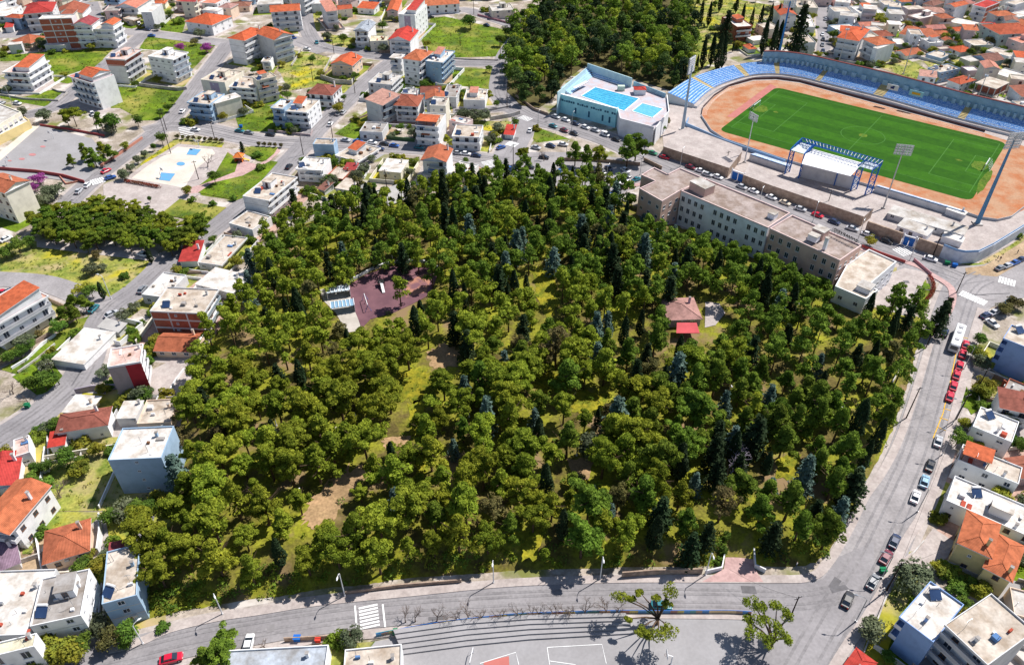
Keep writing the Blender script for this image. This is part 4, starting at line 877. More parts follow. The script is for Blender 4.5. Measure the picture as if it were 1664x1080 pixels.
# the turf, mown in long bands
GL = SL / 2 + 4.5; GW = 37.0
ps = [P(x, y)[:2] for x, y in ((1262,139),(1642,238),(1565,331),(1176,209))]
vv = [(Vector(p) - SM).dot(SV) for p in ps]; uu = [(Vector(p) - SM).dot(SU) for p in ps]
v1 = (vv[0] + vv[1]) / 2; v0 = (vv[2] + vv[3]) / 2; u0 = (uu[0] + uu[3]) / 2; u1 = (uu[1] + uu[2]) / 2
mb = MB(); nb = 9
def uspan(v):
    e = min(v - v0, v1 - v); c = 3.5; k = 0 if e > c else c - math.sqrt(max(0, c * c - (c - e) ** 2)); return u0 + k, u1 - k
vs = sorted(set([v0 + (v1 - v0) * i / nb for i in range(nb + 1)] + [v0 + .4, v0 + 1.2, v0 + 2.2, v0 + 3.5, v1 - .4, v1 - 1.2, v1 - 2.2, v1 - 3.5]))
for a, b in zip(vs, vs[1:]):
    band = int(((a + b) / 2 - v0) / (v1 - v0) * nb); p, q = uspan(a), uspan(b)
    mb.face([S(p[0], a, .17), S(p[1], a, .17), S(q[1], b, .17), S(q[0], b, .17)], PGA if band % 2 else PGB)
struct(mb.obj('football_pitch'))
mb = MB(); fl = mat('faint_line', (.06, .17, .03)); hl = SL / 2; hw = min(-v0, v1) - 3
def sl(a, b, w=.14):
    d = (b - a).normalized(); n = Vector((-d.y, d.x, 0)) * w; mb.face([a - n, b - n, b + n, a + n], fl)
for a, b in (((-hl,-hw),(hl,-hw)),((hl,-hw),(hl,hw)),((hl,hw),(-hl,hw)),((-hl,hw),(-hl,-hw)),((0,-hw),(0,hw))): sl(S(*a, .18), S(*b, .18))
for s in (-1, 1):
    for q, r in ((20, 16.5), (9, 5.5)): sl(S(s*hl,-q,.184),S(s*(hl-r),-q,.184)); sl(S(s*(hl-r),-q,.184),S(s*(hl-r),q,.184)); sl(S(s*(hl-r),q,.184),S(s*hl,q,.184))
for i in range(24): t, t2 = i * math.pi / 12, (i + 1) * math.pi / 12; sl(S(9*math.cos(t),9*math.sin(t),.184), S(9*math.cos(t2),9*math.sin(t2),.184))
struct(mb.obj('pitch_lines'))
wr = random.Random(6); WORN = mat('worn_turf', (.12, .17, .02), (.05, .12, .006), scale=1.2, fine=.3)
for cx_, cy_, rx_, ry_ in ((-hl + 2, 0, 3.5, 4.5), (hl - 2, 0, 3.5, 5), (hl + 2.4, -14, 1.6, 12), (0, 0, 2, 2), (-hl + 9, 1, 1.2, 1), (hl - 10, 0, 1.4, 1)): 
    k = MB(); k.face([S(cx_ + rx_ * math.cos(t * .35) * wr.uniform(.75, 1.1), cy_ + ry_ * math.sin(t * .35) * wr.uniform(.75, 1.1), .176) for t in range(18)], WORN); struct(k.obj('worn_turf'))
for j in range(4):
    tp = [(1141 + j*2,188),(1145 + j*2,176),(1163 + j,159),(1187,143.5 + j),(1226,134 + j),(1262,133 + j),(1300,138 + j),(1400,165 + j),(1500,192 + j),(1600,219 + j)]
    c_ = [Vector(q) for q in smooth_line([P(*p)[:2] for p in tp], 5)]; sheet('lane_line', offset(c_, .06) + offset(c_, -.06)[::-1], mat('lane_white', (.7, .55, .48)), .15, world=True)
for s, lb in ((-1, 'white goal at the western end of the pitch'), (1, 'white goal at the eastern end of the pitch')):
    t = thing('football_goal', lb, 'goal', S(s * hl, 0, .18), math.atan2(SU.y, SU.x) + (0 if s > 0 else math.pi), 'goals on the football pitch')
    k = MB(); k.tube([(0,-3.66,0),(0,-3.66,2.44),(0,3.66,2.44),(0,3.66,0)], .13, WHITE, 6); k.obj('frame', t)
    k = MB(); nm = mat('net', (.62, .7, .62))
    for i in range(13): y = -3.6 + .6 * i; k.tube([(0,y,2.44),(1.0,y,2.3),(2.2,y,0)], .035, nm, 3)
    for zz, xx in ((2.3,1.0),(1.5,1.45),(.8,1.8),(0.05,2.2)): k.tube([(xx,-3.6,zz),(xx,3.6,zz)], .035, nm, 3)
    k.obj('net', t)
# north stand, lofted between a front and a back curve
inn = [(1128,170),(1150,150),(1173,137),(1218,123),(1260,120),(1300,125),(1342,135),(1435,158),(1530,185),(1600,203),(1664,219),(1730,238)]
out = [(1088,163),(1112,142),(1143,124),(1193,102),(1259,94),(1300,100),(1350,114),(1445,142),(1540,169),(1610,189),(1664,205),(1730,224)]
I = smooth_line([P(x, y, 1.6)[:2] for x, y in inn], 6); O = []
for i, p in enumerate(I):
    dd_ = 13.5 - 5 * min(1, i / 18); O.append(offset(I, -dd_)[i])
st = thing('stadium_stand', 'long curved blue terrace stand along the far side of the pitch', 'stand', (I[30].x, I[30].y, 0)); org = Vector((I[30].x, I[30].y, 0))
def loft_stand(I, O, z0, z1, rows, root, org, aisle=(), tread=SEATD, seat=SEATB):
    mb = MB(); ms = MB(); MAS = {}; n = len(I)
    for r in range(rows):
        za = z0 + (z1 - z0) * r / rows; zb = z0 + (z1 - z0) * (r + 1) / rows
        for i in range(n - 1):
            q = [I[i].lerp(O[i], r / rows), I[i+1].lerp(O[i+1], r / rows), I[i+1].lerp(O[i+1], (r+1) / rows), I[i].lerp(O[i], (r+1) / rows)]
            V = lambda p, z: (p.x - org.x, p.y - org.y, z)
            tgt, m = (MAS.setdefault(i, MB()), mat('aisle', (.5, .4, .2))) if i in aisle else (mb, tread)
            if r: tgt.face([V(q[0], za), V(q[1], za), V(q[1], zb), V(q[0], zb)], m)
            else: tgt.face([V(q[0], 0), V(q[1], 0), V(q[1], zb), V(q[0], zb)], wallm(C['lg']))
            tgt.face([V(q[0], zb), V(q[1], zb), V(q[2], zb), V(q[3], zb)], m if i in aisle else (G_PAVE if r % 1 else tread))
            if i not in aisle:
                a, b = q[0].lerp(q[3], .4), q[1].lerp(q[2], .4); c, d = q[0].lerp(q[3], .85), q[1].lerp(q[2], .85); z = zb + .16
                for f in ([V(a, zb), V(b, zb), V(b, z), V(a, z)], [V(a, z), V(b, z), V(d, z), V(c, z)], [V(c, z), V(d, z), V(d, z + .2), V(c, z + .2)]): ms.face(f, seat)
    for i in range(n - 1):
        V = lambda p, z: (p.x - org.x, p.y - org.y, z); mb.face([V(O[i+1], 0), V(O[i], 0), V(O[i], z1), V(O[i+1], z1)], wallm(C['lg']))
    for e_ in (0, n - 1):
        V = lambda p, z: (p.x - org.x, p.y - org.y, z)
        for r in range(rows):
            a, b = I[e_].lerp(O[e_], r / rows), I[e_].lerp(O[e_], (r + 1) / rows); zb = z0 + (z1 - z0) * (r + 1) / rows; mb.face([V(a, 0), V(b, 0), V(b, zb), V(a, zb)], wallm(C['lg']))
    mb.obj('terrace', root); ms.obj('seats', root)
    for q in MAS.values(): q.obj('stairs', root)
loft_stand(I, O, 1.6, 4.4, 9, st, org, aisle=(8, 17, 24, 34, 41, 50))
Pw = O[22:]; B2 = offset(Pw, -1.2); k = MB(); r = MB(); rc = MB()
for i in range(len(Pw) - 1):
    V = lambda p, z: (p.x - org.x, p.y - org.y, z)
    q = [Pw[i], Pw[i+1], B2[i+1], B2[i]]; k.prism([(p.x - org.x, p.y - org.y) for p in q], 0, 9.6, PALEB); r.prism([(p.x - org.x, p.y - org.y) for p in q], 9.602, 9.9, mat('dark_coping', (.16, .05, .05)))
    m0, m1 = Pw[i].lerp(Pw[i+1], .08), Pw[i].lerp(Pw[i+1], .55); f = offset([m0, m1], .9); rc = MB(); rc.prism([(p.x - org.x, p.y - org.y) for p in (m0, m1, f[1], f[0])][::-1], 4.4, 6.6, mat('panel_blue', (.36, .52, .6), (.28, .42, .5), scale=2)); rc.obj('buttress_panel', st)
k.obj('back_wall', st); r.obj('coping', st)
fr_ = offset(I, 1.6); k = MB()
for i in range(len(I) - 1): k.prism([(p.x - org.x, p.y - org.y) for p in (fr_[i], fr_[i+1], I[i+1], I[i])], 0, 1.1, wallm(C['lg']), G_PAVE)
for i in range(0, len(I), 1):
    p = I[i]; k.tube([(p.x - org.x, p.y - org.y, 1.6), (p.x - org.x, p.y - org.y, 2.6)], .05, FRAME, 4)
k.tube([(p.x - org.x, p.y - org.y, 2.6) for p in I], .07, FRAME, 4); k.obj('front_rail', st)
for (x, y, z, w_, m2, lb) in ((1452,141,8.4,5,WHITE,'white banner with a dark emblem on the stadium back wall'),(1490,151,7.6,6,mat('sign_cyan',(.3,.6,.7)),'pale sign board with yellow oval on the stadium back wall')):
    p = P(x, y, z); k = MB(); k.box(-w_/2,-.12,-1.2,w_/2,.05,1.2,m2); a = math.atan2(SU.y, SU.x); t = thing('banner' if w_ == 5 else 'sign_board', lb, 'banner' if w_ == 5 else 'sign', p - SV.to_3d() * 1.2, a); k.obj('board', t)
    k = MB()
    if w_ == 5: k.prism([(.6*math.cos(i), .0) for i in ()], 0, 1, BLACK) if False else k.box(-.9,-.16,-.6,.7,-.13,.3,mat('navy',(.03,.05,.2))); k.box(-.2,-.16,.31,.9,-.13,.7,mat('navy',(.03,.05,.2)))
    else: k.box(-1.8,-.16,-.5,1.8,-.13,.5,M_YEL)
    k.obj('emblem', t)
# perimeter fence between track and stands
tr = [(1140,187),(1142,176),(1160,157),(1185,141),(1225,130),(1262,129),(1300,134),(1400,161),(1500,188),(1600,215)]
wall_line('dark fence along the clay track below the far stand', tr, 1.1, mat('dark_rail', (.13, .08, .08)), .12, name='fence', cat='fence')
wall_line('pale rail round the near side of the clay track', [(1139,190),(1155,214),(1176,228),(1260,257),(1378,294),(1462,319),(1540,339),(1592,356),(1619,360),(1642,355),(1664,338)], 1.1, mat('pale_rail', (.5, .52, .55)), .12, name='fence', cat='fence')
k = wall_line('blue and white terrace edge curving round the western bend', [(1118,196),(1114,205),(1135,214),(1170,230),(1206,243),(1240,254),(1275,266)], 1.6, mat('rail_blue', (.25, .4, .62)), .3, name='fence', cat='fence')
# roofed grandstand with blue trusses
cb = [P(1275,283), P(1297,290), P(1327,292), P(1355,302), P(1382,310), P(1405,317)]
g = thing('covered_grandstand', 'small grandstand with a white roof hung from blue steel trusses', 'grandstand', S(0,0)*0 + Vector((cb[2].x, cb[2].y, 0))); go = Vector((cb[2].x, cb[2].y, 0))
L_ = lambda p: (p.x - go.x, p.y - go.y, p.z)
cq = [P(1313,240,10.5), P(1402,265,10.5), P(1382,286,9.6), P(1303,266,9.6)]
k = MB(); k.face([L_(p) for p in cq][::-1], mat('canopy_white', (.8, .8, .8), (.72, .72, .74), scale=5)); k.face([L_(p - Vector((0,0,.25))) for p in cq], WHITE)
for i in range(4):
    a_, b_ = cq[i], cq[(i+1) % 4]; k.face([L_(a_ - Vector((0,0,.25))), L_(b_ - Vector((0,0,.25))), L_(b_), L_(a_)], WHITE)
k.obj('canopy', g)
def truss(k, a, b, w_, m, n=8, r=.16):
    up = Vector((0,0,1)); k.tube([a, b], r, m, 5); k.tube([a - up * w_, b - up * w_], r, m, 5)
    for i in range(n):
        p, q = a.lerp(b, i / n), a.lerp(b, (i + 1) / n); k.tube([p, q - up * w_] if i % 2 else [p - up * w_, q], r * .6, m, 4)
        k.tube([p, p - up * w_], r * .6, m, 4)
fr1 = [P(1304,224,13.5), P(1327,230,13.5), P(1410,254,13.5), P(1435,261,13.5)]
for i, (c0, f0) in enumerate(((cb[0], fr1[0]), (cb[1], fr1[1]), (cb[4], fr1[2]), (cb[5], fr1[3]))):
    k = MB(); c0 = Vector(L_(c0)); f0 = Vector(L_(f0)); tp = Vector((c0.x, c0.y, 10.5)); dd = (f0 - tp); dd.z = 0; dd.normalize(); c1 = c0 + dd * 3.0; t1 = Vector((c1.x, c1.y, 12.2))
    for a_, b_ in ((c0, tp), (c1, t1)): k.tube([a_, b_], .24, BLUEM, 6)
    for j in range(4): z_ = j * 2.6; k.tube([(c0.x, c0.y, z_), (c1.x, c1.y, z_ + 2.6)], .12, BLUEM, 4); k.tube([(c1.x, c1.y, z_), (c0.x, c0.y, z_ + 2.6)], .12, BLUEM, 4); k.tube([(c0.x, c0.y, z_ + 2.6), (c1.x, c1.y, z_ + 2.6)], .1, BLUEM, 4)
    truss(k, t1 + Vector((0,0,0)), f0, 1.5, BLUEM); k.tube([tp, t1], .2, BLUEM, 5); k.obj('truss_tower', g)
k = MB(); F = [Vector(L_(p)) for p in fr1]
truss(k, F[0], F[3], 1.7, BLUEM, 26, .17); inner = [Vector(L_(p)) for p in (P(1310,231,13), P(1430,268,13))]
k.tube(inner, .15, BLUEM, 5)
for i in range(22): a_ = F[0].lerp(F[3], i / 22); b_ = inner[0].lerp(inner[1], (i + .5) / 22); k.tube([a_, b_], .09, BLUEM, 3); k.tube([b_, F[0].lerp(F[3], (i + 1) / 22)], .09, FRAME, 3)
k.obj('front_truss', g)
for c0 in (cb[2], cb[3]):
    k = MB(); c0 = Vector(L_(c0)); k.tube([c0, c0 + Vector((0,0,9.5))], .2, BLUEM, 6); k.tube([c0 + Vector((0,0,6)), c0 + Vector((1,1,9.5))], .1, BLUEM, 4); k.obj('column', g)
for a_, b_ in ((0, 1), (2, 3)):
    k = MB(); p, q = F[a_], F[b_]; c, d = Vector(L_(cb[0 if a_ == 0 else 4])), Vector(L_(cb[1 if a_ == 0 else 5])); c.z = d.z = 10.4
    k.face([c + Vector((0,0,-.1)), d + Vector((0,0,-.1)), q - Vector((0,0,1.8)), p - Vector((0,0,1.8))], mat('mesh_panel', (.62, .68, .74))); k.obj('side_panel', g)
bl = [cb[1], cb[4]]; nd = SV.to_3d(); I2 = [Vector((p + nd * 9).to_2d()) for p in (bl[0].lerp(bl[1], i / 8) for i in range(9))]; O2 = [Vector((p + nd * 1.2).to_2d()) for p in (bl[0].lerp(bl[1], i / 8) for i in range(9))]
loft_stand(I2, O2, 1.2, 5.4, 8, g, go)
# low terrace rows either side of the grandstand
for lb, a_, b_ in (('low uncovered terrace left of the covered grandstand', (1215,262), (1275,282)), ('low uncovered terrace right of the covered grandstand', (1415,318), (1560,362))):
    p, q = P(*a_), P(*b_); t = thing('low_terrace', lb, 'stand', (p.x, p.y, 0)); o_ = Vector((p.x, p.y, 0)); w1, w2 = (7, 1) if a_[0] < 1300 else (8.5, 3.5)
    I3 = [Vector((p.lerp(q, i / 8) + nd * w1).to_2d()) for i in range(9)]; O3 = [Vector((p.lerp(q, i / 8) + nd * w2).to_2d()) for i in range(9)]; loft_stand(I3, O3, .5, 2.4, 4, t, o_, tread=mat('concrete_pale', (.52, .52, .55)))
# raised yards behind the stone walls and the walls themselves
block('raised concrete yard with a stone wall west of the gate', [(1078,238),(1185,273),(1206,246),(1206,240),(1118,207),(1100,213),(1090,222)], 4.2, STONE, G_PAVE, 'raised_yard', 'terrace')
block('long raised yard behind the grandstand with a stone street wall', [(1208,284),(1250,300),(1404,352),(1420,338),(1370,322),(1270,290),(1218,266)], 4.0, STONE, G_PAVE, 'raised_yard', 'terrace')
wall_line('rough stone wall along the stadium street by the blue gate', [(1405,376),(1462,396)], 4.2, STONE, .6); wall_line('end stretch of rough stone wall before the white curve', [(1485,403),(1526,417)], 4.2, STONE, .6)
wall_line('white curved stadium wall at the street corner', [(1526,417),(1545,425),(1560,428),(1582,427),(1606,415),(1640,394),(1700,356)], 4.4, mat('white_wall_stained', (.66, .68, .74), (.45, .48, .55), scale=2.5), .5)
wall_line('blue rail on top of the white curved wall', [(1526,417),(1545,425),(1560,428),(1582,427),(1606,415),(1640,394),(1700,356)], .6, mat('rail_blue', (.25, .4, .62)), .15, z=4.4, name='railing', cat='railing')
for lb, a_, b_ in (('blue double gate in the stone stadium wall', (1465,397), (1483,402)), ('white framed blue gate between the two raised yards', (1188,290), (1207,297))):
    p, q = P(*a_), P(*b_); d_ = q - p; t = thing('metal_gate', lb, 'gate', p, math.atan2(d_.y, d_.x)); w_ = d_.length
    for j in (0, 1): k = MB(); k.box(.1 + w_/2*j, -.06, .1, w_/2*(j+1) - .1, .06, 3.2, BLUEM); k.obj('leaf', t)
    k = MB(); k.box(-.3,-.2,0,.05,.2,4.3,WHITE); k.box(w_-.05,-.2,0,w_+.3,.2,4.3,WHITE); k.box(.051,-.2,3.4,w_-.051,.2,3.8,WHITE); k.obj('frame', t)
B('long grey metal roofed changing block beside the near corner of the pitch', [(1443,347),(1566,383),(1580,371)], 388, 'lid', 'lg', 'g', 'WN', cat='building', name='service_building')
B('white cabin with two small windows behind the stone wall', [(1458,367),(1506,384),(1514,371)], 395, 'lid', 'w', 'g', 'WN', cat='building', name='service_building', nosol=True)
B('small white cabin at the end of the grey metal roof', [(1531,384),(1563,394),(1571,388)], 398, 'lid', 'w', 'w', 'NN', cat='building', name='service_building')
B('white dugout box at the near rail of the pitch', [(1538,340),(1567,350),(1571,345)], 354, 'lid', 'lg', 'w', 'NN', cat='shelter', name='team_shelter')
# floodlights
def flood(label, base, topy, r0, r1, cols, rows, faz, pm=STEEL, cat='floodlight', yoff=0):
    h = height_from(Q_base(base, topy), base[1]); p = P(*base); t = thing('floodlight_mast', label, cat, (p.x, p.y, 0), 0, 'floodlight masts of the stadium')
    k = MB(); k.tube([(0,0,0),(0,0,h*.5),(0,0,h)], [r0, (r0+r1)/2, r1], pm, 8); k.box(-r0*1.8,-r0*1.8,0,r0*1.8,r0*1.8,.5,CONC); k.obj('pole', t)
    k = MB(); w_ = cols * .95 / 2; hh = rows * .95
    for r_ in range(rows + 1): k.box(-w_, .3, h - hh/2 + r_*.95 - .06, w_, .42, h - hh/2 + r_*.95 + .06, STEEL)
    for c_ in (-w_, 0, w_): k.box(c_-.07, .3, h - hh/2, c_+.07, .45, h + hh/2, STEEL)
    fo = k.obj('lamp_frame', t); fo.rotation_euler[2] = faz
    me = MB(); me.box(-.34,-.3,-.34,.34,.0,.34,FRAME); me.box(-.31,-.34,-.31,.31,-.301,.31,mat('lamp_glass', (.75,.78,.85), rough=.2)); lm = me.mesh('lamp')
    for r_ in range(rows):
        for c_ in range(cols): inst('lamp', lm, fo, (-w_ + .47 + c_*.95, .2, h - hh/2 + .47 + r_*.95))
    return t
def Q_base(base, topy):
    lo, hi = 1, 80
    for _ in range(40):
        m = (lo + hi) / 2; b = P(*base); q = Q((b.x, b.y, m))
        if q[1] > topy: lo = m
        else: hi = m
    return q
az = lambda base: math.atan2(*( (lambda d: (d.x, -d.y))(Vector(SM) - Vector(P(*base)[:2])) ))
flood('tall blue-grey floodlight mast at the near right corner of the pitch', (1587.5,364), 228, .8, .35, 6, 6, az((1587,364)), mat('mast_blue', (.12, .26, .42)))
flood('tall pale floodlight mast beside the western bend', (1108.8,212), 106, .75, .35, 6, 7, az((1109,212)) - .55, mat('mast_grey', (.38, .48, .58)))
flood('tall blue floodlight mast beside the dark cypress at the far left corner', (1265,91), 2, .7, .35, 7, 7, az((1265,91)), mat('mast_blue2', (.06, .24, .55)))
flood('slim white floodlight pole at the edge of the raised yard', (1209.8,264), 190, .28, .14, 5, 3, az((1210,264)), FRAME)
flood('slim grey floodlight pole right of the covered grandstand', (1435,339), 243, .3, .15, 6, 4, az((1435,339)), STEEL)
flood('slim floodlight pole beyond the stand left of the orange block', (1363,101), 48, .25, .12, 2, 1, az((1363,100)), STEEL)
flood('slim floodlight pole in the weedy slope', (1467.5,121), 58, .25, .12, 2, 1, az((1467,119)), STEEL)
flood('slim floodlight pole in front of the concrete shell', (1586,166), 123, .25, .12, 2, 1, az((1586,165)), STEEL)
# ------------------------------------------------------------------ swimming pool
PH = height_from((907,151), 181); DZ = PH - 1.7
pt = [(908,155),(1003,180),(1012,196),(1062,210),(1085,186),(1083,160),(1026,138),(957,120)]
org = P(908,155,DZ); V2 = lambda x, y, z: (lambda p: (p.x - org.x, p.y - org.y))(P(x, y, z))
pool = thing('swimming_complex', 'raised open air swimming pool complex with a cyan street wall', 'swimming pool', (org.x, org.y, 0)); DECK = mat('pool_deck', (.46, .36, .36), (.42, .44, .50), scale=3, fine=.1)
k = MB(); q = [V2(x, y, DZ) for x, y in pt]; k.prism(q, -.2, DZ, wallm(C['w']), DECK); k.obj('deck', pool)
def strip(px, z0, z1, th, m, name, top=None):
    k = MB(); c = [Vector(V2(x, y, z1)) for x, y in px]; a = offset(c, th/2); b = offset(c, -th/2)
    for i in range(len(c) - 1): k.prism([tuple(p) for p in (b[i], a[i], a[i+1], b[i+1])][::-1] if False else [tuple(p) for p in (a[i], a[i+1], b[i+1], b[i])], z0, z1, m, top)
    return k.obj(name, pool)
strip([(907,151),(1003,176)], -.2, PH, 1.2, CYAN, 'street_wall', FRAME)
strip([(1004,174),(1008,192),(1063,206)], -.2, DZ + .9, .3, WHITE, 'wall'); strip([(1066,206),(1087,180),(1084,154)], -.2, DZ + 1.1, .3, wallm(C['w']), 'wall')
strip([(906,150),(952,111)], -.2, DZ + 3.8, .3, mat('green_wall', (.5, .66, .68), (.4, .56, .62), scale=2), 'screen_wall'); strip([(955,103),(1027,127)], -.2, DZ + 4.4, .4, mat('green_wall', (.5, .66, .68), (.4, .56, .62), scale=2), 'screen_wall'); strip([(1030,132),(1082,152)], -.2, DZ + 2.0, .4, PALEB, 'screen_wall')
a = Vector(V2(910,157,0)); k = MB()
A_, B_ = Vector(V2(909,180.5,0)), Vector(V2(1001,203,0)); dv = (B_ - A_); L0 = dv.length; dv.normalize(); nv = Vector((dv.y, -dv.x))
wv = Vector(V2(907,151,PH)); wd = (Vector(V2(1003,176,PH)) - wv); L0 = wd.length; wd.normalize(); nv = Vector((wd.y, -wd.x)); rr = random.Random(3)
for i in range(26):
    s0 = L0 * (i + .1) / 26
    if i in (8, 14, 20, 23): hgt = (1.5, 4.2)
    else: hgt = (PH - 2.9, PH - 2.9 + rr.choice([.5, .8, .9]))
    p = wv + wd * s0 + nv * .62; q = p + wd * (L0 / 26 * .75); e = nv * .06; k.prism([tuple(v) for v in (p - e*0, p + e, q + e, q)], hgt[0], hgt[1], mat('teal_panel', (.03, .12, .2)))
k.obj('window_band', pool)
WATER = mat('pool_water', (.015, .25, .44), (.05, .38, .56), scale=1.1, lo=.42, hi=.58, rough=.1, spec=.6); SM_ = mat('pool_water_small', (.08, .36, .50), (.14, .46, .58), scale=1.1, rough=.12, spec=.6)
for nm, px, m_, lanes in (('main_pool', [(945,156),(1014,180),(1038,160.5),(967.5,142)], WATER, 7), ('small_pool', [(1028,180.5),(1060,191),(1077,177),(1044,168)], SM_, 0)):
    k = MB(); q = [V2(x, y, DZ + .1) for x, y in px]; k.prism(q, DZ - .5, DZ + .06, m_); po = k.obj(nm, pool); c = [Vector(p) for p in q]; k = MB()
    for i in range(4):
        u, v = c[i], c[(i+1) % 4]; t_ = (v - u).normalized(); n_ = Vector((t_.y, -t_.x)) * .5; k.prism([tuple(p) for p in (u, u + n_ - t_ * .0, v + n_, v)], DZ + .01, DZ + .16, WHITE) 
    k.obj('coping', po)
    if lanes:
        k = MB()
        for j in range(1, lanes):
            u, v = c[0].lerp(c[1], 0), c[0]; s_ = c[0].lerp(c[3], j / lanes); e_ = c[1].lerp(c[2], j / lanes); n_ = Vector((-(e_-s_).y, (e_-s_).x)).normalized() * .09
            k.prism([tuple(p) for p in (s_ - n_, e_ - n_, e_ + n_, s_ + n_)], DZ + .061, DZ + .1, mat('lane_rope', (.2, .55, .7)))
        k.obj('lane_ropes', po)
k = MB()
for j in range(5):
    for pa, pb in (((913, 151), (957, 116)), ((957, 116), (1026, 137))):
        c = [Vector(V2(pa[0], pa[1] , DZ)), Vector(V2(pb[0], pb[1], DZ))]; c = offset(c, 1.0 * (4.5 - j)); b_ = offset(c, -1.0); k.prism([tuple(p) for p in (c[0], c[1], b_[1], b_[0])], DZ + .01 * (1 + j), DZ + .45 * (j + 1), mat('bench_white', (.62, .7, .8)), mat('bench_blue', (.34, .55, .8)))
k.obj('bleachers', pool)
k = MB(); p = V2(1039,152,DZ); k.box(p[0]-2.5,p[1]-2,DZ,p[0]+2.5,p[1]+2,DZ+2.4,WHITE); slope_roof(k, 'hip', 5, 4, DZ+2.42, roofm(RC['r']), oh=.3, x0=p[0]-2.5, y0=p[1]-2); k.obj('kiosk', pool)
k = MB(); p = V2(1009,147,DZ); k.box(p[0]-1.6,p[1]-1,DZ,p[0]+1.6,p[1]+1,DZ+2.2,mat('hut_green', (.5,.6,.5))); k.obj('hut', pool)
k = MB(); p = Vector(V2(935,151,DZ)); q = Vector(V2(956,140,DZ)); t_ = (q - p).normalized(); n_ = Vector((-t_.y, t_.x)) * 1.6; k.prism([tuple(v) for v in (p, p + t_ * (q-p).length, q + n_, p + n_)], DZ + 1.9, DZ + 2.1, mat('navy_awning', (.04,.1,.3)), WHITE); k.obj('shelter', pool)
# ------------------------------------------------------------------ trees
TR = random.Random(21)
L1 = leafmat('pine_needles', (.30, .35, .035), (.15, .205, .02), rnd=.5, trans=.3); L2 = leafmat('pine_needles_dark', (.185, .275, .032), (.085, .145, .02), rnd=.5, trans=.3)
L3 = leafmat('cypress_leaf', (.035, .06, .025), (.02, .038, .016), rnd=.5); L4 = leafmat('cedar_blue', (.15, .22, .19), (.07, .12, .10), rnd=.4)
L5 = leafmat('broad_leaf', (.13, .22, .03), (.06, .12, .02), rnd=.5); L6 = leafmat('olive_leaf', (.16, .19, .11), (.09, .11, .06), rnd=.5); L7 = leafmat('yellow_leaf', (.30, .29, .03), (.16, .19, .03), rnd=.5)
L8 = leafmat('judas_bloom', (.42, .10, .34), (.28, .06, .22), rnd=.4, trans=.35); L9 = leafmat('red_hedge', (.33, .05, .03), (.16, .06, .02), rnd=.4); L10 = leafmat('brown_leaf', (.17, .15, .05), (.11, .11, .04), rnd=.6)
def leafquad(mb, c, nrm, s, m, r):
    n = (nrm + Vector((r.gauss(0, .55), r.gauss(0, .55), r.gauss(0, .55)))).normalized(); a = n.orthogonal().normalized(); b = n.cross(a); t = r.uniform(0, 6.28)
    u = (a * math.cos(t) + b * math.sin(t)) * s; v = (b * math.cos(t) - a * math.sin(t)) * s * r.uniform(.45, .8)
    if r.random() < .5: mb.face([c - u - v * .6, c + u - v * .6, c + v], m)
    else: mb.face([c - u, c - v, c + u * .8, c + v], m)
def blob(mb, c, rad, n, s, m, r, flat=.75):
    for _ in range(n):
        d = Vector((r.gauss(0, 1), r.gauss(0, 1), r.gauss(0, 1))).normalized()
        if d.z < -.45: d.z = -d.z
        q = rad * r.uniform(.72, 1.08); leafquad(mb, c + Vector((d.x * q, d.y * q, d.z * q * flat)), d, s * r.uniform(.7, 1.3), m, r)
def trunk_mesh(h, r0, r, limbs=5, spread=.35, lean=.04):
    mb = MB(); x, y = r.uniform(-lean, lean) * h, r.uniform(-lean, lean) * h
    mb.tube([(0,0,-.6), (x*.3, y*.3, h*.35), (x, y, h*.8)], [r0, r0*.75, r0*.35], BARK, 6)
    for i in range(limbs):
        t = r.uniform(.4, .75); a = r.uniform(0, 6.28); L = h * spread * r.uniform(.6, 1); b = Vector((x*t, y*t, h*t)); e = b + Vector((math.cos(a)*L, math.sin(a)*L, L*.55))
        mb.tube([b, b.lerp(e, .5) + Vector((0,0,-.1*L)), e], [r0*.4, r0*.28, r0*.12], BARK, 5)
    return mb.mesh('trunk')
def pine_crown(seed, m, R=3.6, H=10, nb=58, n=92, s=.28, style='round'):
    r = random.Random(seed); mb = MB(); zc = H * {'umb': .72, 'tall': .57}.get(style, .62); rz = H * {'umb': .22, 'tall': .43}.get(style, .34)
    ax = [r.uniform(.8, 1.15), r.uniform(.8, 1.15)]; lob = [(r.uniform(0, 6.28), r.uniform(.1, .35)) for _ in range(3)]
    arms = [(r.uniform(0, 6.28), r.uniform(-.6, .95), r.uniform(.75, 1.12)) for _ in range(11)]
    for i in range(nb):
        if i < nb * .7:
            a, z, e = arms[i % 11]; a += r.gauss(0, .12); z = max(-.95, min(1, z + r.gauss(0, .08))); e *= r.uniform(.5, 1.12)
        else: a, z, e = r.uniform(0, 6.28), r.uniform(-.5, 1), r.uniform(.1, .75)
        if style == 'tall': rr = R * (1 - (z + 1) / 2.06) ** 1.0 * e * 1.2 + .08
        else: rr = R * math.sqrt(max(.08, 1 - z * z)) * e
        k = 1 + sum(q * math.cos(a * 2 + p) for p, q in lob) * .6; br = r.uniform(.5, 1.05) * R / 3.6
        blob(mb, Vector((math.cos(a) * rr * ax[0] * k, math.sin(a) * rr * ax[1] * k, zc + z * rz)), br, int(n * (.6 + br * .6)), s, m, r, .62)
    for _ in range(200):      # inner twigs and shade foliage
        a = r.uniform(0, 6.28); q = R * r.uniform(0, .6); leafquad(mb, Vector((math.cos(a) * q, math.sin(a) * q, zc + r.uniform(-.6, .4) * rz)), Vector((0, 0, 1)), s * 1.4, m, r)
    return mb.mesh('crown')
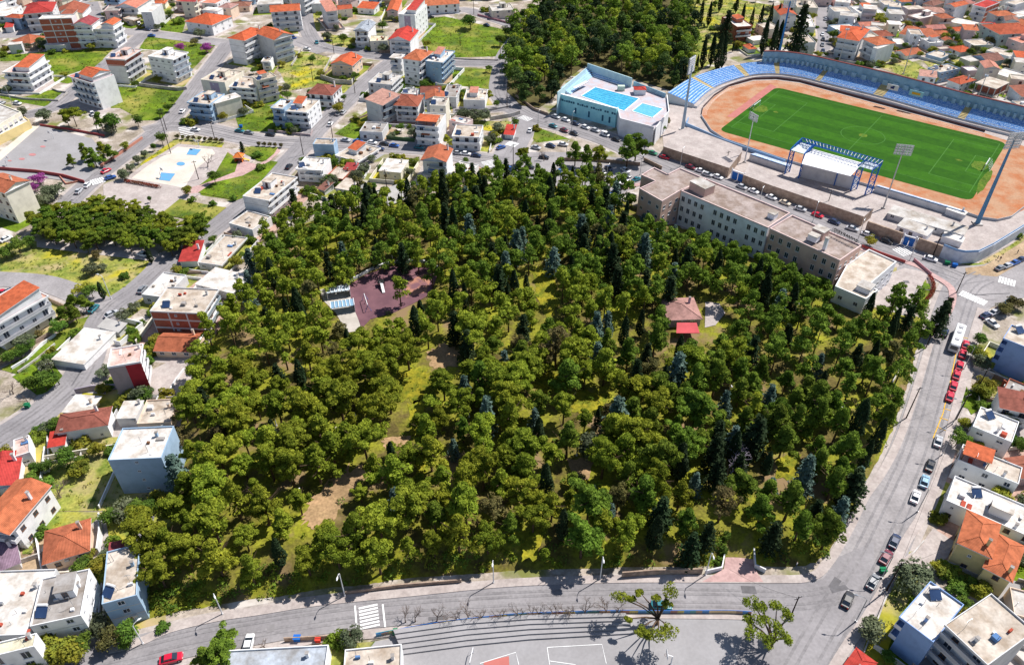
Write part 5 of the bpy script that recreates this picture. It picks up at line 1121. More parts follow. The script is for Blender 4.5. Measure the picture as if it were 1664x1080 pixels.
def conifer_crown(seed, m, R, H, lay=14, n=90, s=.4, droop=.25):
    r = random.Random(seed); mb = MB()
    for l in range(lay):
        t = l / lay; z = H * (.14 + .86 * t); rr = R * (1 - t) ** .8 + .15; nbh = max(4, int(9 * (1 - t)) + 2)
        for b in range(nbh):
            a = 6.28 * b / nbh + r.uniform(-.4, .4); L = rr * r.uniform(.7, 1.15)
            for _ in range(max(6, int(n / nbh))):
                u = r.random() ** .7; c = Vector((math.cos(a) * L * u, math.sin(a) * L * u, z - L * u * droop)) + Vector((r.gauss(0, .22), r.gauss(0, .22), r.gauss(0, .12)))
                leafquad(mb, c, Vector((math.cos(a) * .4, math.sin(a) * .4, .9)), s, m, r)
    return mb.mesh('crown')
def cypress_crown(seed, m, R, H, n=1500, s=.3):
    r = random.Random(seed); mb = MB(); ph = [r.uniform(0, 6.28) for _ in range(4)]
    for _ in range(n):
        t = r.random(); a = r.uniform(0, 6.28); pr = (math.sin(min(1, t * 3.2) * 1.57)) * (1 - t) ** .55 * 1.25
        q = R * pr * (1 + .18 * math.sin(3 * a + ph[0] + t * 9)) * r.uniform(.8, 1.05)
        leafquad(mb, Vector((math.cos(a) * q, math.sin(a) * q, .4 + t * (H - .4))), Vector((math.cos(a), math.sin(a), .5)), s, m, r)
    return mb.mesh('crown')
def broad_crown(seed, m, R, H, nb=26, n=70, s=.3):
    r = random.Random(seed); mb = MB()
    for i in range(nb):
        d = Vector((r.gauss(0, 1), r.gauss(0, 1), r.gauss(0, .9))).normalized(); q = r.uniform(.3, .78)
        blob(mb, Vector((d.x * R * q, d.y * R * q, H - R * .95 + d.z * R * .75 * q)), R * r.uniform(.28, .42), n, s, m, r, .9)
    return mb.mesh('crown')
def bare_mesh(seed, H, m, depth=5):
    r = random.Random(seed); mb = MB()
    def br(p, d, L, rad, k):
        e = p + d * L; mid = p.lerp(e, .5) + Vector((r.gauss(0, .06), r.gauss(0, .06), 0)) * L; mb.tube([p, mid, e], [rad, rad * .85, rad * .65], m, 4 if k < 3 else 3)
        if k == depth: return
        for _ in range(3 if k < 3 else 2):
            nd = (d + Vector((r.gauss(0, .55), r.gauss(0, .55), r.gauss(.05, .35)))).normalized(); br(e, nd, L * r.uniform(.6, .85), rad * .6, k + 1)
    br(Vector((0, 0, -.2)), Vector((r.gauss(0, .08), r.gauss(0, .08), 1)).normalized(), H * .3, H * .036, 0); return mb.mesh('branches')
PINES = [pine_crown(i, L1, nb=58 + i % 3 * 6, style=('round', 'tall', 'umb', 'tall', 'round')[i % 5]) for i in range(12)]
PINED = [pine_crown(50 + i, L2, nb=60, style=('tall', 'tall', 'round', 'tall', 'tall')[i % 5]) for i in range(10)]
PINEB = [pine_crown(80 + i, L10, nb=34, n=40, style='round') for i in range(2)]
TRK = [trunk_mesh(10, .27, random.Random(i)) for i in range(4)]
KIND = {
 'pine': (PINES, TRK, 10, 'pine_tree', 'pine'), 'dpine': (PINED, TRK, 10, 'pine_tree', 'dark pine'),'bpine': (PINEB, TRK, 10, 'pine_tree', 'pine'),
 'cyp': ([cypress_crown(i, L3, 1.35, 10) for i in range(3)], [trunk_mesh(10, .2, random.Random(9), 0)], 10, 'cypress_tree', 'cypress'),
 'fir': ([conifer_crown(i, L3, 2.6, 10, droop=.1) for i in range(3)], [trunk_mesh(10, .25, random.Random(8), 0)], 10, 'fir_tree', 'fir'),
 'cedar': ([conifer_crown(20 + i, L4, 2.7, 10) for i in range(3)], [trunk_mesh(10, .22, random.Random(7), 0)], 10, 'cedar_tree', 'cedar'),
 'broad': ([broad_crown(i, L5, 3.4, 8) for i in range(3)], [trunk_mesh(8, .2, random.Random(5), 5)], 8, 'broadleaf_tree', 'tree'),
 'olive': ([broad_crown(10 + i, L6, 3.2, 6.5) for i in range(2)], [trunk_mesh(6.5, .22, random.Random(4), 5)], 6.5, 'olive_tree', 'olive tree'),
 'yel': ([broad_crown(20 + i, L7, 3.2, 6.5) for i in range(2)], [trunk_mesh(6.5, .18, random.Random(3), 5)], 6.5, 'broadleaf_tree', 'tree'),
 'judas': ([broad_crown(30, L8, 2.8, 5.2, s=.22)], [trunk_mesh(5, .15, random.Random(2), 6)], 5.2, 'judas_tree', 'tree'),
 'brown': ([broad_crown(40, L10, 3, 6)], [trunk_mesh(6, .18, random.Random(12), 5)], 6, 'broadleaf_tree', 'tree'),
 'bush': ([broad_crown(50 + i, L5, 1.5, 2.2, nb=14, n=60, s=.22) for i in range(2)], [trunk_mesh(2, .08, random.Random(1), 3)], 2.2, 'garden_bush', 'bush'),
 'dbush': ([broad_crown(60 + i, L2, 1.5, 2.2, nb=14, n=60, s=.22) for i in range(2)], [trunk_mesh(2, .08, random.Random(1), 3)], 2.2, 'garden_bush', 'bush'),
 'ybush': ([broad_crown(70, L7, 1.5, 2.0, nb=14, n=60, s=.22)], [trunk_mesh(2, .08, random.Random(1), 3)], 2.0, 'garden_bush', 'bush'),
 'bare': ([bare_mesh(i, 6, mat('twig', (.16, .12, .10))) for i in range(4)], [None], 6, 'bare_tree', 'bare tree')}
def tree(kind, x, y, z, h, wd, label, group=None, vi=None):
    cr, tk, ch, nm, cat = KIND[kind]; t = thing(nm, label, 'bush' if 'bush' in nm else 'tree', (x, y, z), TR.uniform(0, 6.28), group)
    s = h / ch; sx = s * wd; inst('branches' if kind == 'bare' else 'crown', cr[TR.randrange(len(cr)) if vi is None else vi], t, sc=(sx, sx, s))
    if tk[0]: inst('trunk', TR.choice(tk), t, sc=(s, s, s))
    return t
LAND = [('the rubber playground', (650,478)), ('the tiled pavilion in the wood', (1115,530)), ('the bare grey tree', (1182,745)), ('the paved park entrance', (1200,900)), ('the zebra crossing on the south road', (600,950)),
 ('the blue walled block at the wood edge', (290,745)), ('the yellow clearing in the west half', (670,625)), ('the yellow clearing in the middle', (955,655)), ('the dirt clearing in the southwest', (530,800)),
 ('the southeast road corner', (1320,905)), ('the silver leaved tree', (955,735)), ('the white wing of the town hall', (1180,420)), ('the crimson walled house', (320,620)), ('the brick walled block', (400,500)),
 ('the middle lamp of the south road', (802,930)), ('the concrete roofed house', (260,930)), ('the white bus', (1480,570)), ('the low wing of the town hall', (1400,530)), ('the pink-columned white block', (500,360)), ('the orange roofed block by the car row', (700,330)),
 ('the salmon corner of the town hall', (1040,360)), ('the wide green tree by the car park', (925,320)), ('the third lamp of the south road', (985,925)), ('the yellow road bays', (1455,680)), ('the park centre path lamp', (750,670)),
 ('the sandy patch in the north', (880,460)), ('the south centre of the wood', (700,830)), ('the east centre of the wood', (1280,650)), ('the red tail of the wood path', (1060,640)), ('the southeast centre of the wood', (1100,850)), ('the west edge lane', (350,860))]
LW = [(n, Vector(P(*p)[:2])) for n, p in LAND]
CLEAR = [ [(530,486),(562,466),(604,452),(660,446),(704,452),(704,458),(690,480),(640,502),(612,512),(590,536),(570,536),(548,512)],   # playground and forecourt
 [(652,606),(700,606),(698,640),(650,650)], [(672,585),(720,560),(745,572),(742,590),(700,600)], [(1086,482),(1145,478),(1184,500),(1178,545),(1098,556)],
 [(928,645),(985,640),(978,665),(935,670)], [(872,608),(912,608),(905,632),(870,632)], [(488,845),(520,790),(570,762),(600,765),(560,800),(540,842),(508,850)], [(865,432),(895,428),(905,500),(890,520),(868,470)],
 [(1180,872),(1232,872),(1230,925),(1176,925)], [(1036,303),(1080,328),(1106,310),(1250,370),(1365,424),(1365,446),(1250,408),(1150,378),(1076,354),(1036,336)], [(1355,462),(1374,428),(1412,402),(1460,424),(1440,470),(1426,500),(1400,514),(1376,490)], [(850,870),(880,866),(870,905),(850,905)], [(935,835),(955,830),(950,850),(930,850)], [(655,790),(690,735),(700,745),(668,795)], [(640,700),(668,692),(664,712),(640,715)], [(1270,748),(1296,745),(1290,775),(1262,775)], [(930,750),(962,748),(960,770),(930,770)]]
FOOTB = [[(1180,860),(1236,860),(1240,930),(1170,930)], [(1086,482),(1145,478),(1190,500),(1186,550),(1094,560)], [(525,486),(600,446),(712,446),(712,456),(690,486),(640,506),(608,518),(585,545),(545,520)]]
def blocked(x, y, z, h, rad):
    q = Q((x, y, z))
    for f in FOOTB:
        if inpoly(q[0], q[1], f): return True
    for t in (0, .45, .7, .95):
        for dx in (-.6, 0, .6):
            q = Q((x + dx * rad * (t > .3), y, z + h * t))
            for c in CLEAR:
                if inpoly(q[0], q[1], c): return True
    return False
placed = []
def near(x, y, d): return any((x - a) ** 2 + (y - b) ** 2 < (d * (k if True else 1)) ** 2 for a, b, k in placed)
TREES = []
SPEC = [('cyp',605,345,10.5),('cyp',612,338,9),('cyp',665,338,12),('cyp',672,345,9),('cyp',768,325,11),('cyp',779,330,12.5),('cyp',788,332,11),('cyp',813,318,9.5),('cyp',700,378,7),('cyp',885,400,10),('cyp',1005,420,10),('cyp',1022,430,10),('cyp',1038,425,9),('fir',800,440,11),('fir',850,560,11),
 ('cedar',822,455,11),('cedar',756,655,10),('cedar',820,610,9),('cedar',968,600,10),('cedar',985,545,9),('cedar',738,745,7),('cedar',868,700,8),('cedar',1125,805,8),('cedar',1325,610,8),('cedar',1388,790,9),('cedar',645,835,9),('cedar',990,850,7),('fir',1085,500,12),('cyp',1100,590,10),('cyp',1140,628,10),('cyp',970,695,7),('fir',1160,735,11),('fir',1520,535,13),('fir',1530,520,11),('cyp',1210,475,10),('cyp',1240,480,11),('cyp',1290,480,10),('cyp',1405,520,10),
 ('cyp',1075,640,10),('fir',740,560,12),('fir',760,590,12),('fir',1000,485,12),('fir',1045,490,12),('fir',1120,905,11),('fir',1250,890,11),('fir',480,340,11),('broad',505,650,6),('broad',490,670,6),('olive',958,745,8.5),('pine',652,498,11),('broad',925,310,7.5),('cyp',640,765,10)]
for kd, x, y, h in SPEC:
    p = P(x, y, PZ); z = park_z(p.x, p.y); placed.append((p.x, p.y, .62 if kd == 'cyp' else .9)); TREES.append((kd, p.x, p.y, z, h, .9))
xs = [p[0] for p in PARKW]; ys = [p[1] for p in PARKW]; tries = 0; npine = 0
while npine < 900 and tries < 52000:
    tries += 1; x = TR.uniform(min(xs), max(xs)); y = TR.uniform(min(ys), max(ys))
    if not inpoly(x, y, PARKW): continue
    q = Q((x, y, PZ)); ed = min(seg_d(x, y, PARKW[i-1], PARKW[i]) for i in range(len(PARKW)))
    if ed < 1.5 or any(hit(x + a_, y + b_, OCC_H) for a_ in (-2, 2) for b_ in (-2, 2)): continue
    big_ = TR.random()
    h = TR.uniform(7.5, 13.5); rad = 3.3
    sp = (5.8 if tries < 16000 else 5.3 if tries < 34000 else 4.8) * (.88 if q[1] < 520 else 1)
    if near(x, y, sp * (1 if q[0] < 700 else .95)): continue
    z = park_z(x, y)
    if blocked(x, y, z, h, rad):
        h = TR.uniform(4.5, 6)
        if blocked(x, y, z, h, 2.5): continue
    t = (q[0] - 300) / 1200 + TR.uniform(-.25, .25)
    kd = 'dpine' if t > .55 else 'pine'
    if q[1] < 480 and TR.random() < .5: kd = 'dpine'
    if TR.random() < .03: kd = 'bpine'
    if TR.random() < (.2 if q[1] < 560 or q[0] > 900 else .08): kd = TR.choice(['cyp', 'cyp', 'fir', 'cedar', 'fir'])
    placed.append((x, y, 1)); TREES.append((kd, x, y, z, h, TR.uniform(.78, 1.12) * (1.3 if h < 6 else 1))); npine += 1
print('park pines', npine, tries)
# the 296 that show largest stay single trees, the rest of the pines further back are one mass
pin = sorted([t for t in TREES if t[0] in ('pine', 'dpine', 'bpine')], key=lambda t: t[1] ** 2 + t[2] ** 2); keep = set(map(id, pin[:222])); rest = pin[222:]
TREES = [t for t in TREES if t[0] not in ('pine', 'dpine', 'bpine') or id(t) in keep]
mb = MB(); r8 = random.Random(3); LM = dict(pine=L1, dpine=L2, bpine=L10)
for kd, x, y, z0_, h, wd in rest:
    R_ = 3.6 * wd * h / 10; mb.tube([(x, y, z0_ - .3), (x, y, z0_ + h * .6)], [.26, .12], BARK, 5); arms = [(r8.uniform(0, 6.28), r8.uniform(-.6, .95), r8.uniform(.75, 1.1)) for _ in range(9)]
    for i in range(28):
        a, zz, e = arms[i % 9]; a += r8.gauss(0, .2); zz = max(-.95, min(1, zz + r8.gauss(0, .12))); q = R_ * (1 - (zz + 1) / 2.3) ** .7 * e * r8.uniform(.3, 1) * 1.15
        blob(mb, Vector((x + math.cos(a) * q, y + math.sin(a) * q, z0_ + h * .57 + zz * h * .4)), r8.uniform(.75, 1.2), 40, .38, LM[kd], r8, .65)
o = mb.obj('pine_thicket'); o['kind'] = 'stuff'; tag(o, 'closed mass of pines in the far half of the wood', 'pine wood'); print('rest', len(rest))
byl = {}
for t in TREES:
    i = min(range(len(LW)), key=lambda j: (LW[j][1] - Vector(t[1:3])).length); byl.setdefault((i, t[0]), []).append(t)
DESC = {'pine': 'bright green pine', 'dpine': 'deep green pine', 'bpine': 'olive brown pine', 'cyp': 'slender dark cypress', 'fir': 'dark pointed fir', 'cedar': 'blue-grey cedar', 'broad': 'fresh green leafy tree', 'olive': 'silver leaved tree'}
GRP = {'pine': 'pines of the park wood', 'dpine': 'pines of the park wood', 'bpine': 'pines of the park wood', 'cyp': 'cypresses', 'fir': 'firs', 'cedar': 'cedars', 'broad': 'leafy trees', 'olive': 'leafy trees'}
for (i, kd), L in byl.items():
    L.sort(key=lambda t: (LW[i][1] - Vector(t[1:3])).length)
    for j, t in enumerate(L): tree(kd, *t[1:6], '%s, %s one to %s' % (DESC[kd], ordn(j), LW[i][0]), GRP[kd])
# bare grey tree
p = P(1182, 770, PZ); t = thing('bare_tree', 'bare lilac-grey tree standing alone among the pines', 'tree', (p.x, p.y, PZ)); inst('branches', bare_mesh(77, 9.5, mat('grey_twig', (.36, .31, .38)), 6), t)
# town trees: kind, x, y of the foot, height, width factor, label
TT = [('olive',39,190,5,1,'small tree at the corner of the school wing'),('olive',75,198,6.5,.9,'rounded green tree behind the school court'),('pine',125,206,8.5,1.1,'broad pine beside the white house with the blank wall'),('pine',113,206,6,.8,'smaller pine beside the broad pine at the court'),
 ('dpine',168,212,8,1,'pine at the right end of the school court wall'),('broad',190,214,8.5,1.1,'dense dark tree above the red walled path'),('olive',182,218,5,1,'grey shrubby tree below the dense dark tree'),('broad',226,207,6,.9,'tree at the left street corner'),
 ('dpine',120,272,5.5,1,'low windswept pine on the school court edge'),('dpine',142,262,7.5,.9,'first pine right of the windswept pine'),('dpine',158,272,8,1,'tall pine in the court edge group'),('pine',170,258,7,1,'light pine in the court edge group'),('dpine',183,262,7,1,'pine nearest the red path in the court edge group'),('yel',152,276,3,.8,'yellow bush under the court edge pines'),('yel',206,244,4,.9,'yellowish tree above the red path'),
 ('broad',265,236,6,.9,'round tree by the tall pole at the corner'),('broad',251,246,3.6,.8,'small lollipop tree near the round corner tree'),('olive',236,256,3.6,.8,'first small tree of the path row'),('olive',225,266,4,.8,'second small tree of the path row'),('olive',214,280,4.2,.8,'third small tree of the path row'),('olive',204,292,5,.9,'last tree of the path row near the red car'),
 ('judas',66,300,5,1,'purple blossoming tree by the school block'),('judas',58,312,4,.9,'lower purple tree by the school block'),('olive',88,322,6,1.3,'grey-green tree below the school court'),('olive',74,332,5,1.2,'shrubby tree beside the school block wall'),
 ('broad',245,330,3,.6,'dark blue-green round shrub by the red hedge') ,('yel',307,318,4.5,.8,'yellow leaved tree by the basketball court'),('broad',351,300,6,.9,'bright green tree by the playground slide'),('bush',312,328,2.6,1,'round bush beside the pink path'),('bush',347,334,2.6,.9,'second round bush beside the pink path'),('bush',380,326,2.4,1,'round bush near the street at the pink path'),('fir',395,248,5,1,'small fir at the end of the hedge row'),('bare',338,272,6,1.1,'bare spreading tree by the cream court'),('bush',420,255,3,1.2,'rounded bush in the upper lawn'),('bush',425,275,3,1.2,'rounded bush in the lower lawn'),
 ('olive',150,446,4.5,1,'grey shrub in the middle of the weedy lot'),('brown',158,420,3.5,.9,'rust tinted shrub in the weedy lot'),('olive',168,440,3,1,'low olive shrub in the weedy lot'),('bush',204,452,2.6,1,'dark bush in the weedy lot'),('yel',138,480,4.5,1.2,'bright yellow-green tree in the weedy lot corner'),('broad',152,484,5,1,'green tree beside the leaning cypress'),('cyp',170,486,6.5,1,'cypress beside the white lamp post'),('cyp',247,428,6.8,1,'cypress below the pine grove'),('broad',145,412,5,.8,'small tree at the lower edge of the grove'),
 ('broad',34,412,6.5,1.1,'rounded tree left of the weedy lot'),('broad',12,420,5,1.2,'tree at the left photo edge by the parked cars'),('broad',52,404,5,.9,'smaller tree left of the weedy lot'),
 ('dpine',126,508,6.5,1,'upper evergreen of the roadside clump'),('dpine',142,506,6,1,'right evergreen of the roadside clump'),('dpine',112,528,6.5,1.1,'lower evergreen of the roadside clump'),('dpine',126,524,6,1,'middle evergreen of the roadside clump'),('broad',98,542,5,1.1,'tree at the foot of the roadside clump'),
 ('broad',20,590,4,1.2,'dark tree of the garden hedge on the left'),('broad',36,580,4,1.2,'middle tree of the garden hedge on the left'),('broad',50,570,4,1.1,'right tree of the garden hedge on the left'),('brown',66,548,2.6,1,'rusty bush by the white apartment row'),
 ('broad',58,636,5,1,'left tree on the green verge'),('broad',76,634,6,1.1,'middle tree on the green verge'),('broad',90,628,5,.9,'right tree on the green verge'),('bare',22,640,4,1.2,'bare shrub on the left slope'),('bare',45,655,3.6,1.2,'bare shrub above the green skip'),
 ('broad',112,758,6,1,'dense tree below the red lean-to'),('yel',135,770,4,1.2,'yellow bush in the garden of the brown hipped house'),('yel',162,740,4.5,.8,'orange-yellow shrub by the blue walled block'),('bush',125,765,3,1.2,'green bush in the garden of the brown hipped house'),('bare',100,808,5,1.1,'bare tree in the left garden'),('broad',58,790,4.5,1,'garden tree beside the left orange roofs'),('broad',64,768,3.6,1,'upper garden tree on the left'),
 ('olive',205,842,5,1.2,'grey-green tree left of the garden path'),('broad',185,850,5,1,'tree beside the cottage wall'),('broad',230,842,5,1.2,'tree at the upper yard of the concrete house'),('broad',250,836,4.5,1.1,'tree beside the wood above the concrete house'),('bare',60,895,4,1.1,'bare shrub left of the bright orange cottage'),('bush',68,868,3,1,'bush left of the bright orange cottage'),('yel',150,905,3,.8,'citrus tree by the bright orange cottage'),
 ('yel',92,1074,6.5,1.15,'large yellow-green tree in front of the white block'),('yel',118,1072,6,1,'yellow-green tree right of the large one'),('broad',142,1056,5,.9,'green tree at the corner of the white block'),('brown',188,1050,5.5,.8,'rusty conifer by the south road'),('broad',212,1042,5.5,1,'green tree by the south road lamp'),('broad',208,1060-8,3,1,'bush by the south road lamp'),
 ('dpine',340,1082,6,1,'left evergreen on the near side of the south road'),('dpine',368,1075,7.5,1,'tall evergreen on the near side of the south road'),('bare',430,1052,3.6,1,'small bare tree near the blue bin'),('olive',572,1044,4.6,.9,'thin olive tree beside the zebra crossing'),
 ('broad',222,146,5,.8,'yellow-green tree between the brick topped house and white block'),('judas',295,84,5,.9,'left judas tree in purple bloom on the upper lot'),('judas',337,86,5.5,1,'right judas tree in purple bloom on the upper lot'),('brown',317,74,4,1,'dark bush between the judas trees'),('olive',326,62,6,1,'green-brown tree on the upper street'),('dbush',292,38,4,1.5,'dark shrub at the top lot edge'),('broad',278,30,5,1.2,'tree at the top of the green lot'),('bush',264,44,3,1,'bush in the tiny garden'),
 ('broad',284,170,4,1.2,'upper shrub on the green lot edge'),('broad',275,182,4,1.1,'middle shrub on the green lot edge'),('broad',262,192,4.5,1,'lower shrub on the green lot edge'),('ybush',311,202,3.4,1.4,'yellow hedge bush at the street corner'),('bush',300,202,3.2,1.1,'dark hedge bush at the street corner'),
 ('broad',508,104,5,.95,'round green bush on the dry meadow'),('olive',532,66,5,1,'olive tree above the street bend'),('broad',559,72,6,1,'dark round tree beside the solar roof house'),('olive',466,150,4.5,1,'grey olive tree beside the blank end wall'),('broad',419,140,4,1.3,'dark tree behind the cream block'),('yel',551,184,5.5,1,'yellow-green tree at the street corner'),('broad',560,166,4,.8,'small tree on the cross street'),('broad',622,50,6,1.2,'leafy tree left of the tall white block'),
 ('broad',765,48,9,1.25,'big dark round tree in the large meadow'),('broad',822,62,7,1,'tree at the right edge of the large meadow'),('broad',812,76,6.5,1,'lower tree at the right edge of the large meadow'),('broad',676,76,4.5,.9,'shrub beside the red gables'),('broad',672,136,5,1,'dark shrub between the tower house and garden'),('broad',690,144,5,1,'shrub at the foot of the pale blue block'),('broad',655,148,4,1,'shrub below the grey corner block'),('broad',795,118,4,1,'shrub by the vegetable garden'),
 ('olive',752,196,6,1,'left olive of the three by the white cube'),('olive',770,198,6.5,1,'middle olive of the three by the white cube'),('olive',788,197,6,1,'right olive of the three by the white cube'),('broad',836,208,5,.9,'tree beside the red open shed'),('broad',806,176,4,1,'shrub right of the white cube house'),('broad',652,214,4,1.2,'hedge trees in the walled garden'),('ybush',642,260,3,1.4,'left clipped street shrub opposite the walled garden'),('ybush',655,262,3,1.3,'right clipped street shrub opposite the walled garden'),('broad',756,268,3.4,1,'palm-like shrub beside the patio house'),
 ('pine',850,268,8,.8,'slim pine at the junction'),('dpine',934,270,10,.9,'left pine of the car park trio'),('dpine',952,276,10,.8,'middle pine of the car park trio'),('pine',972,272,9,.9,'right pine of the car park trio'),('dpine',1018,272,13,.9,'tall dark pine beside the pool ramp'),('dpine',1032,262,12,.9,'second tall dark pine beside the pool ramp'),('ybush',872,212,3,1,'round clipped bush on the green triangle'),('bare',884,262,5,1,'bare tree in the car park'),('broad',1075,216,4,1,'shrub below the pool corner'),('brown',1083,204,4,.9,'rusty shrub right of the pool'),
 ('yel',1418,40,8,1.2,'large yellow-green shrub tree in the old quarter'),('yel',1432,44,6,1.1,'yellowing shrub beside the large one'),('broad',1352,66,6.5,1,'green tree left of the five storey block'),('brown',1352,72,4,1,'twiggy shrub left of the five storey block'),('broad',1550,72,6,1,'bright green shrub in the old quarter'),('broad',1532,38,5,1,'shrub beside the trapezoid block'),('brown',1608,76,6,1,'dark shrub before the green walled house'),('broad',1636,94,4.5,1.1,'dark shrub below the cream roof'),('broad',1602,118,5,1.2,'overgrown shrub above the concrete shell'),('broad',1508,128,4,1.3,'shrub on the stadium slope'),('broad',1472,18,5,1.1,'dark shrub behind the trapezoid block'),
 ('yel',1412,400,4.5,.9,'small bright tree behind the town hall letters'),('broad',1552,724,5.5,1,'dark tree on the right road pavement'),('broad',1586,560,4,1.2,'upper hedge of the pale blue block'),('broad',1576,580,4,1,'shrub beside the red cars'),('olive',1472,948,6.5,1.15,'big grey-green tree beside the green bin'),('bush',1533,936,2.4,1,'left bush in the yellow house yard'),('bush',1552,942,2.6,1,'right bush in the yellow house yard'),('bush',1664,975,3,1,'bush at the right edge by the beige roof'),('bush',1652,386,2.4,1.1,'round bush by the white curved wall'),
 ('bush',1176,883,2,.9,'upper clipped bush left of the park entrance'),('bush',1174,900,2,.9,'middle clipped bush left of the park entrance'),('bush',1168,915,2,.9,'lower clipped bush left of the park entrance'),
 ('brown',1648,500,4,1.2,'leafless brown tree over the parked cars at the right'),('brown',1630,510,4,1.1,'smaller brown tree over the parked cars')]
for kd, x, y, h, wd, lb in TT:
    p = P(x, y, 0); tree(kd, p.x, p.y, park_z(p.x, p.y) if 'entrance' in lb else 0, h, wd * (1.22 if kd in ('broad', 'olive', 'yel', 'pine', 'dpine', 'judas', 'brown') else 1.05), lb, 'trees of the town')
for i in range(9): p = P(289 + i * 9, 226 + i * .8); tree('brown', p.x, p.y, 0, 2.4, .9, 'clipped brown bush, %s from the left in the hedge row' % nth(i), 'clipped bushes of the hedge row')
for i in range(5): p = P(421 + i * 9, 238 + i * .6); tree('brown', p.x, p.y, 0, 2.4, .85, 'clipped bush, %s from the left in the row by the junction' % nth(i), 'clipped bushes by the junction')
for i in range(16):
    x = [676,710,742,783,815,845,875,905,918,930,950,985,660,762,1000,866][i]; p = P(x, 1010 - (x - 676) * .035); tree('bare', p.x, p.y, 0, TR.uniform(4.2, 5.6), .85, 'bare street tree, %s from the left along the court wall' % nth(sorted([676,710,742,783,815,845,875,905,918,930,950,985,660,762,1000,866]).index(x)), 'bare trees along the court wall')
# red hedge
mb = MB(); rr = random.Random(4)
for i in range(60):
    t = i / 60; p = P(205 + 55 * t, 296 + 10 * t); blob(mb, Vector((p.x, p.y, .7)), .8, 26, .2, L9, rr)
tag(mb.obj('red_hedge'), 'red leaved hedge between the cream court and the path', 'hedge')
mb = MB()
for i in range(60): p = P(1495 + 14 * math.sin(i * .05) + i * .2, 498 - i * .8); blob(mb, Vector((p.x, p.y, .7)), .7, 20, .2, L9, rr)
tag(mb.obj('red_hedge'), 'red hedge curving beside the town hall lawn', 'hedge')
# stone pine grove on the left
GROVE = [(60,372),(110,352),(170,344),(230,352),(262,368),(300,385),(336,372),(330,398),(300,418),(262,416),(200,410),(120,404),(70,395)]
gp = []; tries = 0
while len(gp) < 62 and tries < 9000:
    tries += 1; x, y = TR.uniform(60, 336), TR.uniform(344, 420)
    if not inpoly(x, y, GROVE): continue
    p = P(x, y)
    if any((p.x - a) ** 2 + (p.y - b) ** 2 < 13 for a, b in gp): continue
    gp.append((p.x, p.y))
gp.sort(); 
for i, (x, y) in enumerate(gp): tree('dpine' if i % 3 else 'pine', x, y, 0, TR.uniform(6.2, 8), 1.15, 'stone pine of the left grove, %s counted from its west end' % nth(i), 'stone pines of the left grove', vi=2 if i % 3 else 0)
# dark wood beyond the pool: the nearest ones singly
WOOD = [(824,150),(826,96),(836,56),(872,20),(930,-20),(1060,-26),(1120,20),(1128,80),(1118,130),(1098,150),(1050,136),(1000,118),(955,104),(918,132),(900,160),(876,176),(846,172)]
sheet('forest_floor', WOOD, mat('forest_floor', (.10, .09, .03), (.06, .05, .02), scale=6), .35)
L2B = leafmat('pine_needles_deep', (.085, .13, .03), (.04, .075, .02), rnd=.5)  # deeper needle tone, picked at random per tree
wp = []; tries = 0
while len(wp) < 230 and tries < 40000:
    tries += 1; x, y = TR.uniform(820, 1130), TR.uniform(-26, 178)
    if not inpoly(x, y, WOOD): continue
    p = P(x, y)
    if any((p.x - a) ** 2 + (p.y - b) ** 2 < 34 for a, b in wp): continue
    if blockedpool(p.x, p.y) if 'blockedpool' in globals() else False: continue
    wp.append((p.x, p.y))
wp.sort(key=lambda t: t[1]); print('far wood', len(wp))
mb = MB(); r9 = random.Random(8)
for x, y in wp:
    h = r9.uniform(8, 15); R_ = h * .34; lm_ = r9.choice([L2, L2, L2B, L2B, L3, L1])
    mb.tube([(x, y, 0), (x, y, h * .6)], [.3, .15], BARK, 5)
    for _ in range(15):
        z = r9.uniform(-.9, 1); a = r9.uniform(0, 6.28); q = R_ * (1 - (z + .9) / 2.1) ** .6 * r9.uniform(.3, 1.05) * 1.1; blob(mb, Vector((x + math.cos(a) * q, y + math.sin(a) * q, h * .62 + z * h * .32)), R_ * .42, 48, .6, lm_, r9)
o = mb.obj('distant_wood'); o['kind'] = 'stuff'; tag(o, 'dense dark pine wood on the slope beyond the swimming pool', 'wood')
for i, (x, y, h, kd) in enumerate([(1137,42,14,'cyp'),(1150,44,14,'cyp'),(1164,118,20,'cyp'),(1172,112,17,'cyp'),(1176,74,19,'fir'),(1204,44,13,'cyp'),(1219,48,12,'cyp'),(1233,50,14,'cyp'),(1249,44,13,'cyp'),(1262,40,12,'cyp'),(1237,90,19,'cyp'),(1253,90,18,'cyp'),(1262,86,17,'cyp'),(1290,92,27,'fir'),(1094,142,11,'cyp'),(1104,136,9,'cyp'),(1111,132,8,'cyp'),(1131,118,9,'cyp'),(1140,112,16,'cyp'),(1154,108,17,'cyp'),(1190,85,6,'cyp'),(1280,42,12,'cyp'),(1168,20,14,'cyp'),(1195,22,12,'cyp')]):
    p = P(x, y); tree(kd, p.x, p.y, 0, h, .72 if kd == 'cyp' and h > 13 else .85 if kd == 'fir' else .7, 'tall dark %s in the slope above the stadium bend, %s in the list from west to east' % ('cypress' if kd == 'cyp' else 'fir', '') if False else 'tall dark %s above the stadium bend, %s of all from the left' % ('cypress' if kd == 'cyp' else 'fir', nth(sorted([1137,1150,1164,1172,1176,1204,1219,1233,1249,1262,1237,1253,1262.5,1290,1094,1104,1111,1131,1140,1154,1190,1280,1168,1195]).index(x if i != 12 else 1262.5))), 'cypresses above the stadium bend')
